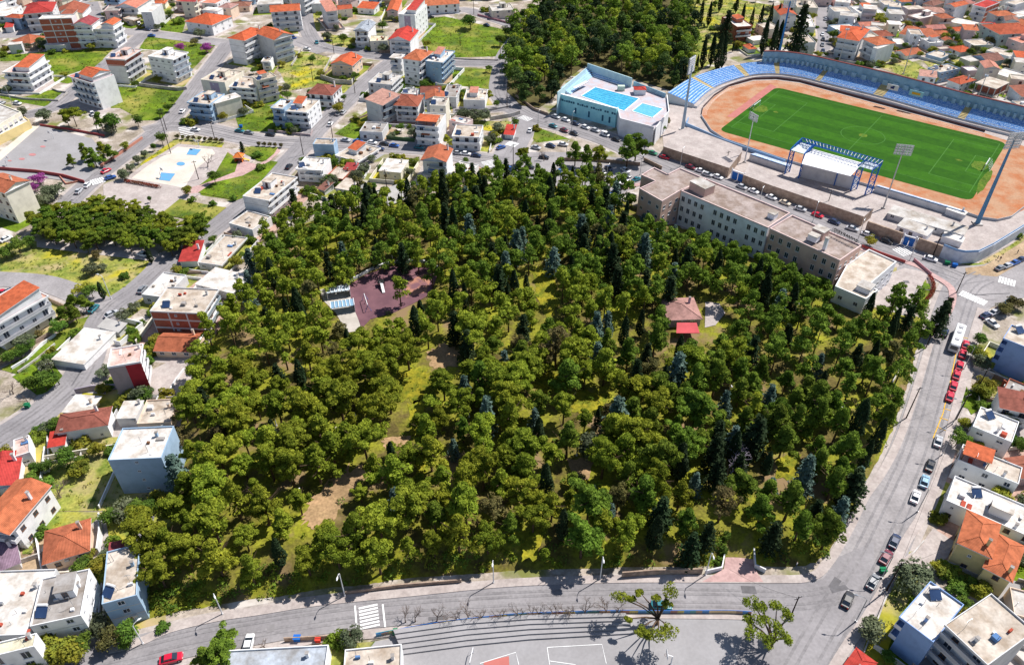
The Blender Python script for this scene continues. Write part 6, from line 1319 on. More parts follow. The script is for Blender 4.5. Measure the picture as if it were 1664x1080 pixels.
for i in range(38):
    x, y = TR.uniform(1105, 1270), TR.uniform(-6, 132)
    if y > 92 - (x - 1105) * .25 + (20 if x < 1140 else 0) or (1170 < x < 1260 and y > 24): continue
    p = P(x, y); tree(TR.choice(['olive', 'olive', 'broad', 'dpine']), p.x, p.y, 0, TR.uniform(4, 7), 1.1, 'scrubby tree on the slope above the stadium, %s added from the wood side' % nth(i) if False else 'scrubby tree among the cypresses, %s planted outward from the dark wood' % nth(i), 'scrub trees among the cypresses')
# lone forked pine and its neighbour at the south court
def forked(label, x, y, pads):
    b = P(x, y); t = thing('forked_pine', label, 'tree', (b.x, b.y, 0)); k = MB(); kc = MB(); r_ = random.Random(int(x))
    k.tube([(0,0,-.3),(.1,.1,2.2)], [.34, .28], BARK, 7)
    for (px, py, z, rad) in pads:
        p = P(px, py, z) - Vector((b.x, b.y, 0)); k.tube([(.1,.1,2.0), Vector((p.x*.45, p.y*.45, 2.2 + (z-2.2)*.6)), p], [.2, .15, .06], BARK, 5)
        for _ in range(6):
            d = Vector((r_.gauss(0, 1), r_.gauss(0, 1), r_.gauss(0, .3))).normalized() * rad * r_.uniform(.2, .75); blob(kc, p + d, rad * .5, 75, .22, L1, r_, .6)
    k.obj('trunk', t); kc.obj('crown', t)
forked('pine with a forked trunk leaning over the south road', 1067, 1014, [(1007,970,8,2.0),(1040,962,8,1.0),(1026,972,7.5,.8),(1066,970,7,1.0),(1087,958,8,1.9),(1084,982,6,1.1),(1022,1004,5,.9),(1040,1022,6,1.4),(1070,1032,6,2.1),(1088,1024,6,1.7),(1055,1030,6,1.2)])
forked('broad pine beside the court at the foot of the right road', 1252, 1052, [(1222,978,8,1.6),(1238,986,7.5,1.4),(1262,985,8,1.7),(1280,1000,7,1.5),(1240,1008,7,1.8),(1225,1024,6.5,2.0),(1262,1022,7,1.9),(1248,1040,6,1.8),(1275,1038,6,1.6),(1215,1008,6,1.4)])

# undergrowth of the wood
mb = MB(); ru = random.Random(17); cnt_ = 0
bank = smooth_line([P(*p_)[:2] for p_ in PARK[:14]], 6)
while cnt_ < 900:
    x, y = ru.uniform(min(xs), max(xs)), ru.uniform(min(ys), max(ys))
    if cnt_ > 620: b_ = ru.choice(bank); x, y = b_.x + ru.uniform(-3, 3), b_.y + ru.uniform(.3, 6)
    if not inpoly(x, y, PARKW): continue
    q = Q((x, y, PZ))
    if any(inpoly(q[0], q[1], f) for f in FOOTB) or (any(inpoly(q[0], q[1], f) for f in CLEAR) and ru.random() < .9): continue
    z = park_z(x, y); cnt_ += 1; s_ = ru.uniform(.5, 1.3); blob(mb, Vector((x, y, z + s_ * .35)), s_, int(30 * s_) + 8, .26, ru.choice([L1, L2, L2, L7, L5]), ru)
o = mb.obj('undergrowth'); o['kind'] = 'stuff'; tag(o, 'low bushes and tall weeds on the floor and banks of the wood', 'undergrowth')
# yards, yard walls and garden plants round the houses
ry = random.Random(41); YM = [G_PAVE, G_DRY, G_GRASS, G_DIRT, G_KERB, G_COURT, mat('yard_tiles', (.45, .3, .25), (.36, .24, .2), scale=2, fine=.2), G_DRY]; YW = [CONC, wallm(C['cr']), wallm(C['w']), wallm(C['lg']), STONE]
for hi_, (lb, a, d, n, W, D, H) in enumerate(HOUSES):
    if 'farthest row' in lb or H > 30: continue
    m0, m1 = ry.uniform(2, 4.5), ry.uniform(2, 5); c = [a - d * m0 - n * m1, a + d * (W + m0) - n * m1, a + d * (W + m0) + n * (D + m1), a - d * m0 + n * (D + m1)]
    sheet('yard', [tuple(p) for p in c], ry.choice(YM), .003 + hi_ * .00007, world=True)
    run = []; best = []
    pts_ = []
    for i in range(4):
        for t in range(6): pts_.append(c[i].lerp(c[(i + 1) % 4], t / 6))
    for p in pts_ + pts_[:1]:
        if hit(p.x, p.y, OCC_R) or hit(p.x, p.y, OCC_H) or inpoly(p.x, p.y, PARKW): run = []
        else:
            run.append(p)
            if len(run) > len(best): best = list(run)
    if len(best) > 5 and ry.random() < .7 and len(lb.split()) <= 12:
        k = MB(); h_ = ry.uniform(.8, 1.7); o_ = best[0]; A_ = offset(best, .11); B_ = offset(best, -.11); m_ = ry.choice(YW)
        for i in range(len(best) - 1): k.prism([(v.x - o_.x, v.y - o_.y) for v in (B_[i], B_[i + 1], A_[i + 1], A_[i])][::-1], -.1, h_, m_)
        w_ = k.obj('garden_wall'); w_.location = (o_.x, o_.y, 0); tag(w_, 'yard wall of the ' + lb, 'wall', 'yard walls of the houses')
    nbh = 0
    for _ in range(14):
        if nbh >= 4 or len(lb.split()) > 11: break
        e = ry.uniform(0, 1); i = ry.randrange(4); p = c[i].lerp(c[(i + 1) % 4], e) + Vector((ry.uniform(-1.2, 1.2), ry.uniform(-1.2, 1.2)))
        if hit(p.x, p.y, OCC_R) or hit(p.x, p.y, OCC_H) or inpoly(p.x, p.y, PARKW): continue
        kd = ry.choice(['bush', 'bush', 'dbush', 'ybush', 'broad', 'olive', 'yel']); hh = ry.uniform(1.8, 3.2) if 'bush' in kd else ry.uniform(3, 5)
        nm_ = {'bush': 'green bush', 'dbush': 'dark bush', 'ybush': 'yellowish bush', 'broad': 'small green tree', 'olive': 'small grey-green tree', 'yel': 'small yellow-green tree'}[kd]; l2 = nm_ + ' by the ' + lb
        if l2 in USED: continue
        tree(kd, p.x, p.y, 0, hh, 1.3, l2, 'garden plants of the houses'); nbh += 1

# weeds and tufts on the open lots
mb = MB(); rw = random.Random(55); lots = [o for o in OCC_G if (o[2] - o[0]) * (o[3] - o[1]) > 60]; ar = [(o[2] - o[0]) * (o[3] - o[1]) for o in lots]; c_ = 0
while c_ < 3600:
    o = rw.choices(lots, ar)[0]; x, y = rw.uniform(o[0], o[2]), rw.uniform(o[1], o[3])
    if not inpoly(x, y, o[4]) or hit(x, y, OCC_H) or hit(x, y, OCC_R): continue
    z = park_z(x, y); z = z + .1 if z > 1 else .12; c_ += 1; s_ = rw.uniform(.2, .75) * (1.5 if rw.random() < .12 else 1); blob(mb, Vector((x, y, z)), s_, int(7 + 12 * s_), .2, rw.choice([L1, L5, L5, L7, L10, L2]), rw, .7)
o = mb.obj('weeds'); o['kind'] = 'stuff'; tag(o, 'weeds and grass tufts scattered over the open lots and clearings', 'weeds')
# ------------------------------------------------------------------ vehicles
def carpaint(n, c): return mat('paint_' + n, c, tuple(v * .95 for v in c), rough=.25, spec=.6)
PAINT = dict(white=(.72,.72,.74), silver=(.42,.43,.46), grey=(.2,.21,.23), black=(.018,.018,.022), navy=(.02,.035,.09), blue=(.03,.10,.34), teal=(.02,.16,.2), red=(.5,.012,.04), maroon=(.16,.02,.04), cream=(.58,.5,.4), green=(.03,.2,.1), lightblue=(.25,.42,.58))
TYRE = mat('tyre', (.03,.03,.03)); LAMP = mat('headlamp', (.8,.8,.75), rough=.2); CG = mat('car_glass', (.02,.03,.045), rough=.08, spec=.8); TAIL = mat('tail_lamp', (.4,.02,.02))
_car = {}
def ring(x, w, z0, z1, r=.12): return [(x,-w/2,z0),(x,w/2,z0),(x,w/2,z1-r),(x,w/2-r,z1),(x,-w/2+r,z1),(x,-w/2,z1-r)]
def loftx(mb, secs, m):
    k = len(mb.v); n = len(secs[0]); i = mb.mi(m)
    for s in secs: mb.v += s
    for a in range(len(secs) - 1):
        for b in range(n): mb.f.append((k+a*n+b, k+(a+1)*n+b, k+(a+1)*n+(b+1)%n, k+a*n+(b+1)%n)[::-1]); mb.m.append(i)
    mb.f.append(tuple(k+b for b in range(n))[::-1]); mb.m.append(i); mb.f.append(tuple(k+(len(secs)-1)*n+b for b in range(n))); mb.m.append(i)
def car_meshes(col, kind):
    if (col, kind) in _car: return _car[col, kind]
    m = carpaint(col, PAINT[col]); b = MB(); L = 4.3
    van = kind == 'van'
    loftx(b, [ring(-2.15,1.5,.42,.72), ring(-2.05,1.72,.28,.88), ring(-1.2,1.8,.25,.95), ring(.9,1.8,.25,.93), ring(1.9,1.7,.28,.8), ring(2.15,1.45,.4,.66)], m)
    g = MB(); top = 1.85 if van else 1.46
    x = (-2.0,-1.75,1.0,1.55) if van else (-1.75,-1.1,.35,1.15) if kind == 'hatch' else (-1.55,-.85,.35,1.15)
    secs = [ring(x[0],1.5,.85,.95,.03), ring(x[1],1.34,.85,top-.07,.1), ring(x[2],1.34,.85,top-.05,.1), ring(x[3],1.5,.85,.95,.03)]; loftx(g, secs, CG)
    r = MB(); r.box(x[1]+.02,-.6,top-.085,x[2]-.02,.6,top,m)
    for q in (x[1]+.03, (x[1]+x[2])/2, x[2]-.1): r.box(q,-.685,.93,q+.08,-.665,top-.12,m); r.box(q,.665,.93,q+.08,.685,top-.12,m)
    if van: r.box(x[1]+.05,-.69,1.0,x[1]+1.5,.69,top-.1,m)
    wl = MB(); wl.tube([(0,-.1,0),(0,.1,0)], .31, TYRE, 12); wl.tube([(0,-.115,0),(0,.115,0)], .17, STEEL, 8)
    hl = MB(); hl.box(-.03,-.16,-.07,.08,.16,.07,LAMP); tl = MB(); tl.box(-.08,-.14,-.08,.03,.14,.08,TAIL)
    _car[col, kind] = dict(body=b.mesh('body'), windows=g.mesh('windows'), roof=r.mesh('roof'), wheel=wl.mesh('wheel'), headlight=hl.mesh('headlight'), tail=tl.mesh('tail_light')); return _car[col, kind]
def car(x, y, dx, dy, col, label, group, kind='sedan', z=.2):
    a = P(x, y + 2, 0); b = P(x + dx, y + dy + 2, 0); me = car_meshes(col, kind); rz = math.atan2(b.y - a.y, b.x - a.x)
    t = thing('parked_car' if kind != 'van' else 'parked_van', label, 'car' if kind != 'van' else 'van', (a.x, a.y, z - .04), rz, group)
    for k in ('body', 'windows', 'roof'): inst(k, me[k], t)
    for sx in (-1.3, 1.35):
        for sy in (-.82, .82): inst('wheel', me['wheel'], t, (sx, sy, .31))
    for sy in (-.55, .55): inst('headlight', me['headlight'], t, (2.08, sy, .62)); inst('tail_light', me['tail'], t, (-2.09, sy, .7))
    return t
def row(place, group, cars, kinds='sedan,hatch'):
    seen = {}
    for c in cars: seen[c[4]] = seen.get(c[4], 0) + 1
    cnt = {}; rk = random.Random(len(place))
    for i, c in enumerate(cars):
        cnt[c[4]] = cnt.get(c[4], 0) + 1
        lb = ('only %s car %s' % (c[4], place)) if seen[c[4]] == 1 else '%s car %s, %s %s one from the left' % (c[4], place, nth(cnt[c[4]] - 1), c[4])
        car(c[0], c[1], c[2], c[3], c[4], lb, group, c[5] if len(c) > 5 else rk.choice(kinds.split(',')))
g = 'cars parked on the right road'
for i, (x, y) in enumerate([(1542,645),(1548,628),(1553,610),(1558,595),(1563,576),(1568,561)]): car(x, y, 5, -17, 'red', 'bright red car in the yellow bays, %s counted from the near end' % nth(i), g, 'hatch')
row('on the right road', g, [(1376,975,7,-17,'black'),(1417,946,8,-14,'grey'),(1438,906,10,-16,'maroon'),(1452,880,7,-16,'navy'),(1486,808,5,-14,'white'),(1501,783,4,-14,'lightblue'),(1510,757,5,-14,'black'),(1523,718,4,-14,'silver'),(1534,541,4,-10,'navy')])
row('beside the stone stadium wall', 'cars along the stadium street', [(1060,249,10,3,'green'),(1080,256,10,3,'red'),(1122,272,10,4,'maroon'),(1138,278,10,3,'white'),(1149,284,10,3,'silver'),(1166,288,10,4,'white'),(1205,304,10,4,'silver'),(1224,311,10,4,'white'),(1253,321,10,4,'white'),(1275,330,10,4,'cream'),(1300,340,10,3,'silver'),(1328,350,10,4,'red'),(1355,361,10,4,'navy'),(1384,372,10,3,'silver'),(1409,381,10,3,'white'),(1440,392,10,4,'black'),(1511,421,10,3,'white')])
row('in the lower car park', 'cars in the lower car park', [(899,281,3,-5,'grey'),(909,279,3,-5,'blue'),(956,289,6,4,'blue'),(967,284,6,4,'silver'),(978,279,5,4,'black'),(989,274,5,4,'navy'),(989,319,8,-4,'white'),(998,313,8,-4,'blue'),(1001,296,8,3,'white'),(1010,305,8,-4,'black'),(1013,291,6,4,'navy'),(1016,277,6,3,'white'),(1023,299,8,-3,'grey'),(1034,292,8,-3,'teal'),(1018,285,6,3,'grey')])
row('on the square below the pool wall', 'cars below the pool wall', [(861,212,2,-8,'white'),(871,240,8,2,'silver'),(884,256,8,1,'black'),(895,237,8,2,'navy'),(899,205,8,3,'teal'),(903,190,8,3,'silver'),(915,235,8,1,'white'),(917,212,8,3,'maroon'),(919,195,8,3,'white'),(933,217,8,3,'black'),(935,201,8,3,'navy'),(951,207,8,3,'white'),(967,212,8,3,'silver'),(983,219,8,3,'white','van'),(1001,227,8,3,'black'),(860,272,8,1,'black')])
row('on the main street', 'cars along the main street', [(318,211,8,1,'white'),(390,213,8,1,'teal'),(405,216,8,1,'grey'),(440,219,8,1,'black'),(562,228,6,1,'silver'),(582,230,8,1,'blue'),(605,232,8,1,'white'),(617,242,8,1,'navy'),(625,234,8,1,'black'),(641,237,8,1,'blue'),(681,240,8,1,'teal'),(744,249,8,1,'silver'),(757,250,8,1,'white'),(774,253,8,1,'navy'),(814,240,6,-2,'blue'),(829,275,6,2,'blue')])
row('on the streets between the upper houses', 'cars among the upper houses', [(3,168,6,-3,'silver'),(29,168,6,1,'white'),(151,185,2,4,'white'),(227,40,1,5,'white','van'),(247,58,8,0,'blue'),(240,48,8,1,'navy'),(297,181,4,-4,'white'),(476,62,8,-1,'blue','van'),(499,80,8,1,'white'),(515,69,1,6,'teal'),(534,66,8,1,'black'),(537,202,4,-5,'white'),(551,185,4,-3,'grey'),(558,183,4,-4,'silver'),(643,34,8,0,'black'),(700,28,8,-1,'black'),(743,18,8,-1,'black'),(791,41,8,2,'navy'),(802,218,5,1,'navy'),(815,92,3,-5,'blue')])
row('in the left quarter', 'cars in the left quarter', [(8,476,6,1,'red'),(11,389,6,-3,'white'),(21,474,7,1,'navy'),(24,398,6,-3,'teal'),(129,311,5,-5,'silver'),(143,301,5,-5,'white'),(148,656,8,-1,'silver'),(153,502,5,-5,'teal'),(173,278,6,-3,'red'),(180,289,7,-2,'blue'),(182,511,6,-3,'silver'),(218,645,8,-1,'grey'),(232,471,5,-6,'grey'),(234,414,6,1,'white'),(470,271,5,-5,'black')])
row('on the south road', 'cars on the south road', [(280,1070,16,-4,'red'),(405,1047,3,-14,'white'),(1074,984,12,1,'teal')])
row('on the narrow street at the top right', 'cars on the narrow street', [(1336,56,0,4,'white'),(1337,64,0,4,'black'),(1336,73,0,4,'grey'),(1337,83,1,4,'navy'),(1341,31,1,-4,'silver'),(1347,17,1,-3,'teal'),(1348,12,1,-3,'lightblue'),(1350,6,1,-3,'maroon'),(1350,85,4,1,'cream')])
row('in the corner lot at the right', 'cars in the corner lot', [(1600,513,6,-3,'navy'),(1611,526,7,5,'white'),(1614,508,6,-3,'silver'),(1624,436,9,-4,'grey'),(1626,500,6,-3,'black'),(1636,432,9,-4,'silver'),(1640,490,6,-3,'lightblue'),(1648,427,9,-4,'blue'),(1658,422,9,-4,'navy')])
# bus
a, b = P(1546,574), P(1559,535); d = b - a; t = thing('city_bus', 'white bus on the right road beside the red cars', 'bus', (a.x, a.y, .16), math.atan2(d.y, d.x)); BL = 11.6
k = MB(); loftx(k, [ring(0,2.2,.45,2.7,.2), ring(.3,2.5,.35,3.0,.2), ring(BL-.3,2.5,.35,3.0,.2), ring(BL,2.2,.45,2.7,.2)], WHITE); bd = k.obj('body', t)
for s in (-1, 1):
    k = MB()
    for i in range(8): k.box(.9+i*1.3, s*1.255-.012, 1.5, 1.95+i*1.3, s*1.255+.012, 2.45, CG)
    k.obj('side_windows', t)
k = MB(); k.box(-.03,-.95,1.3,.02,.95,2.5,CG); k.obj('windscreen', t)
for q in (2.5, 6.2, 8.9): k = MB(); k.box(q,-.6,3.0,q+1.1,.6,3.22,mat('hatch_grey',(.4,.4,.42))); k.obj('roof_hatch', t)
for sx in (2.2, 8.8):
    for sy in (-1.1, 1.1): k = MB(); k.tube([(sx,sy-.14,.45),(sx,sy+.14,.45)], .48, TYRE, 12); k.obj('wheel', t)
for sy in (-.9, .9): k = MB(); k.box(-.06,sy-.15,.7,.02,sy+.15,.9,LAMP); k.obj('headlight', t)
# bins
def bin_(label, x, y, m, w_=1.4, rz=0):
    p = P(x, y); t = thing('waste_bin', label, 'bin', (p.x, p.y, .15), rz, 'wheeled waste bins'); k = MB(); k.prism([(-w_/2+.1,-.45),(w_/2-.1,-.45),(w_/2-.1,.45),(-w_/2+.1,.45)], .2, 1.1, m); k.obj('body', t)
    k = MB(); k.box(-w_/2,-.55,1.102,w_/2,.55,1.22,m); k.tube([(-w_/2,0,1.25),(w_/2,0,1.25)], .12, m, 6); k.obj('lid', t)
    wm_ = MB(); wm_.tube([(0,-.05,0),(0,.05,0)], .1, TYRE, 8); me = wm_.mesh('wheel')
    for sx in (-.45, .45):
        for sy in (-.4, .4): inst('wheel', me, t, (sx, sy, .1))
GB = mat('bin_green', (.02,.2,.09)); BB = mat('bin_blue', (.02,.14,.5)); RB = mat('bin_red', (.6,.06,.04))
bin_('blue waste bin on the south pavement near the zebra crossing', 484, 1040, BB); bin_('red-orange bin beside the blue one on the south pavement', 518, 1042, RB, 1.1); bin_('green waste bin on the left slope street', 46, 662, GB)
bin_('dark green bin under the big grey-green tree', 1433, 930, GB); bin_('blue bin on the pavement behind the white bus', 1533, 525, BB, 1.2, 1.2); bin_('green bin at the end of the white curved wall', 1538, 430, GB, 1.6, -.4); bin_('second bin at the white curved wall, blue', 1550, 434, BB, 1.6, -.4); bin_('small green bin beside the court wall gate', 643, 1030, GB, .9); bin_('blue bin beside the cross street pavilion', 392, 208, BB, 1.4)
# lamps and poles
def lamp(label, base, h, arm, ang, m=FRAME, head=WHITE, grp='street lamps'):
    p = P(*base); t = thing('street_lamp', label, 'street lamp', (p.x, p.y, park_z(p.x, p.y) if inpoly(p.x, p.y, PARKW) else .05), 0, grp); dx, dy = math.cos(ang), math.sin(ang)
    k = MB(); k.tube([(0,0,0),(0,0,h*.93),(dx*arm*.4,dy*arm*.4,h)], [.13,.09,.06], m, 6); k.tube([(0,0,0),(0,0,.5)], .2, m, 6); k.obj('pole', t)
    k = MB(); k.tube([(dx*arm*.4,dy*arm*.4,h),(dx*arm,dy*arm,h+.15)], .05, m, 5); k.obj('arm', t)
    k = MB(); k.tube([(dx*arm,dy*arm,h+.15),(dx*(arm+.35),dy*(arm+.35),h+.2),(dx*(arm+.85),dy*(arm+.85),h+.14)], [.1,.19,.1], head, 8); k.obj('lamp_head', t)
for nm, b in (('first', (560.6,968.5)), ('second', (802,947)), ('third', (975,941)), ('fourth', (1146,935))): lamp('white street lamp on the south road, %s from the left' % nm, b, 8.6, 1.2, -1.6)
lamp('white street lamp at the corner of the weedy lot', (181,486), 9, .8, 3.0); lamp('street lamp above the white villa lawn', (20,168), 8, 1, 3.1, STEEL); lamp('lamp at the lower left lane by the rusty conifer', (233,1046), 7, 1, .8); lamp('lamp hidden at the wood edge in the lower left', (362,998), 8, 1, -1)
for i, (x, y) in enumerate([(1566,600),(1547,690),(1530,740),(1490,832),(1432,940),(1390,1010)]): lamp('street lamp on the right road pavement, %s from the top' % nth(i), (x, y), 8.5, 1.8, 2.9, STEEL, STEEL)
for i, (x, y) in enumerate([(1105,272),(1232,338),(1320,362),(1393,392),(1478,424),(1040,285),(920,262),(985,300),(874,210),(929,212)]): lamp('double street lamp near the town hall street, %s in order from the sea side' % nth(i) if False else 'grey street lamp by the town hall and car parks, %s of ten from the left' % nth(sorted([1105,1232,1320,1393,1478,1040,920,985,874,929]).index(x)), (x, y), 8, 1.0, 1.0, STEEL, STEEL)
for i, (x, y) in enumerate([(453,704),(583,702),(750,672),(763,690),(495,822),(640,440),(430,445),(936,752),(1180,655),(1355,690),(1062,500),(1288,520)]): lamp('short white park lamp, %s from the left in the wood' % nth(sorted([453,583,750,763,495,640,430,936,1180,1355,1062,1288]).index(x)), (x, y), 4, .3, -1.5, WHITE, WHITE, 'park lamps')
def upole(label, base, h, arms=1, m=mat('creosote', (.05,.035,.03))):
    p = P(*base); t = thing('utility_pole', label, 'utility pole', (p.x, p.y, 0), .4, 'wooden utility poles'); k = MB(); k.tube([(0,0,0),(0,0,h)], [.17,.11], m, 6); k.obj('pole', t)
    if arms: k = MB(); k.box(-.9,-.06,h-.6,.9,.06,h-.45,m); [k.box(x-.04,-.04,h-.449,x+.04,.04,h-.25,FRAME) for x in (-.8,-.3,.3,.8)]; k.obj('crossarm', t)
UP = [('by the blank walled house',(160,216),9),('at the hedge row street corner',(271,212),10),('tall by the cream court corner',(278,250),17),('beside the hedge row',(349,226),8),('at the south side of the main street',(493,252),9),('on the cross street lawn corner',(541,226),9),('between the pale metal roof and the sheds',(629,310),9),('at the meadow corner by the dark wood',(813,98),10),('at the top of the meadow',(770,24),9),('in the middle of the meadow',(748,75),7),('beside the white cube street',(824,177),10),('beside the park fence on the right road',(1472,680),11),('on the upper right road pavement',(1504,566),9),('behind the town hall corner',(1554,476),8),('on the east side of the right road',(1553,682),9),('at the brick terrace by the right road',(1584,640),9),('at the road fork bottom right',(1283,1005),8),('at the lower right road by the green bin',(1440,960),10),('beside the peach villa fence',(509,134),7),('by the red chimney block',(323,292),8),('at the left slope verge',(97,625),8),('on the top street by the two orange roofs',(543,88),9),('in the yard below the round hut',(577,152),8),('by the left car park of the junction',(834,268),9),('by the stadium street middle',(1342,342),8),('near the end of the stone wall',(1516,415),9),('beside the main pool ramp',(1045,258),9),('on the stadium raised yard',(1180,268),6)]
for nm, b, h in UP: upole('dark wooden pole ' + nm, b, h, arms=(h < 15))
# court by the school: basketball hoops
def hoop(label, x, y, rz):
    p = P(x, y); t = thing('basketball_hoop', label, 'basketball hoop', (p.x, p.y, .2), rz, 'basketball hoops'); k = MB(); k.tube([(0,0,0),(0,0,2.6),(1.1,0,3.2)], [.12,.1,.08], WHITE, 6); k.obj('post', t)
    k = MB(); k.box(1.1,-.9,2.8,1.16,.9,3.9,WHITE); k.obj('backboard', t); k = MB()
    k.tube([(1.4+.23*math.cos(i*.628),.23*math.sin(i*.628),3.05) for i in range(11)], .03, mat('rim_orange',(.6,.15,.03)), 4); k.obj('rim', t)
hoop('white basketball hoop at the back of the school court', 88, 226, -2.2); hoop('white basketball hoop at the front of the school court', 12, 270, .8); hoop('basketball hoop at the blue patch of the cream court', 324, 240, -2.4); hoop('basketball hoop at the near end of the cream court', 262, 290, .9); hoop('basketball hoop on the south court under the forked pine', 1090, 1078, 3.1)
# playground in the wood
sheet('rubber_surface', [(566,476),(598,456),(640,444),(700,446),(712,458),(700,490),(672,505),(640,520),(604,530),(590,545),(578,515)], mat('rubber_purple', (.17, .085, .10), (.12, .06, .075), scale=4, detail=8), PZ + .12)
sheet('rubber_surface', [(662,470),(690,456),(702,462),(694,486),(660,496)], mat('rubber_orange', (.36, .17, .12), (.17, .085, .10), scale=4, detail=8, lo=.4, hi=.55), PZ + .16)
sheet('paving', [(521,482),(565,472),(578,512),(590,548),(566,552),(548,520),(528,500)], mat('yard_cream', (.46, .42, .38), (.36, .33, .29), scale=3), PZ + .1)
wall_line('curved pale wall round the rubber playground', [(563,476),(575,466),(605,450),(630,440),(660,436),(690,437),(712,447)], .9, wallm(C['lg']), .5, z=PZ)
def prop(name, label, cat, px, parts, rz=0):
    p = P(*px, PZ); t = thing(name, label, cat, (p.x, p.y, PZ + .15), rz)
    for nm, fn in parts: k = MB(); fn(k); k.obj(nm, t)
OR = mat('play_orange', (.7,.2,.05)); BLU = mat('play_blue', (.06,.2,.55))
prop('playground_slide', 'white slide with a dark tower on the rubber playground', 'slide', (620,464), [('tower', lambda k: (k.box(-1,-1,0,-.85,-.85,2.6,BLACK), k.box(-1,.85,0,-.85,1,2.6,BLACK), k.box(.85,-1,0,1,-.85,2.6,BLACK), k.box(.85,.85,0,1,1,2.6,BLACK), k.box(-1,-1,1.4,1,1,1.5,BLACK))), ('chute', lambda k: (k.face([(-.4,-1,1.5),(.4,-1,1.5),(.4,-4.4,.25),(-.4,-4.4,.25)], WHITE), k.box(-.5,-1.1,1.5,-.4,-.9,1.9,WHITE)))], .3)
prop('swing_set', 'blue and white swing set on the rubber playground', 'swing', (596,497), [('frame', lambda k: (k.tube([(-3,-.9,0),(-3,0,2.4),(-3,.9,0)], .08, BLU, 5), k.tube([(3,-.9,0),(3,0,2.4),(3,.9,0)], .08, BLU, 5), k.tube([(-3,0,2.4),(3,0,2.4)], .1, WHITE, 5))), ('seat', lambda k: (k.box(-1.6,-.15,.5,-1.1,.15,.56,BLACK), k.tube([(-1.35,0,.56),(-1.35,0,2.4)], .03, STEEL, 3))), ('seat', lambda k: (k.box(1.1,-.15,.5,1.6,.15,.56,BLACK), k.tube([(1.35,0,.56),(1.35,0,2.4)], .03, STEEL, 3)))], -1.25)
prop('glass_pergola', 'upper white glazed pergola beside the rubber playground', 'pergola', (551,480), [('frame', lambda k: [k.box(x-.08,-1.6,0 if abs(x) > 3 else 2.4,x+.08,1.6,2.6,WHITE) for x in (-3.4,-2.2,-1.1,0,1.1,2.2,3.4)]), ('panes', lambda k: k.box(-3.5,-1.5,2.3,3.5,1.5,2.36,mat('pane',(.45,.52,.58),rough=.15)))], .25)
prop('glass_pergola', 'lower blue-grey glazed pergola beside the rubber playground', 'pergola', (558,504), [('frame', lambda k: [k.box(x-.08,-1.8,0 if abs(x) > 3 else 2.4,x+.08,1.8,2.6,WHITE) for x in (-3.4,-2.2,-1.1,0,1.1,2.2,3.4)]), ('panes', lambda k: k.box(-3.5,-1.7,2.3,3.5,1.7,2.36,mat('pane2',(.2,.33,.45),rough=.15)))], .25)
p = P(390,262); t = thing('play_structure', 'orange and red play structure in the left park', 'playground', (p.x, p.y, .2)); k = MB(); k.box(-1.5,-1.5,0,-1.3,1.5,2.2,OR); k.box(1.3,-1.5,0,1.5,1.5,2.2,OR); k.box(-1.5,-1.5,1.1,1.5,1.5,1.25,mat('play_red',(.5,.05,.04))); k.obj('tower', t)
k = MB(); slope_roof(k, 'hip', 3, 3, 2.2, OR, x0=-1.5, y0=-1.5, pitch=.8); k.obj('roof', t); k = MB(); k.face([(1.5,-.4,1.2),(1.5,.4,1.2),(4,.4,.2),(4,-.4,.2)], M_YEL); k.obj('slide', t)
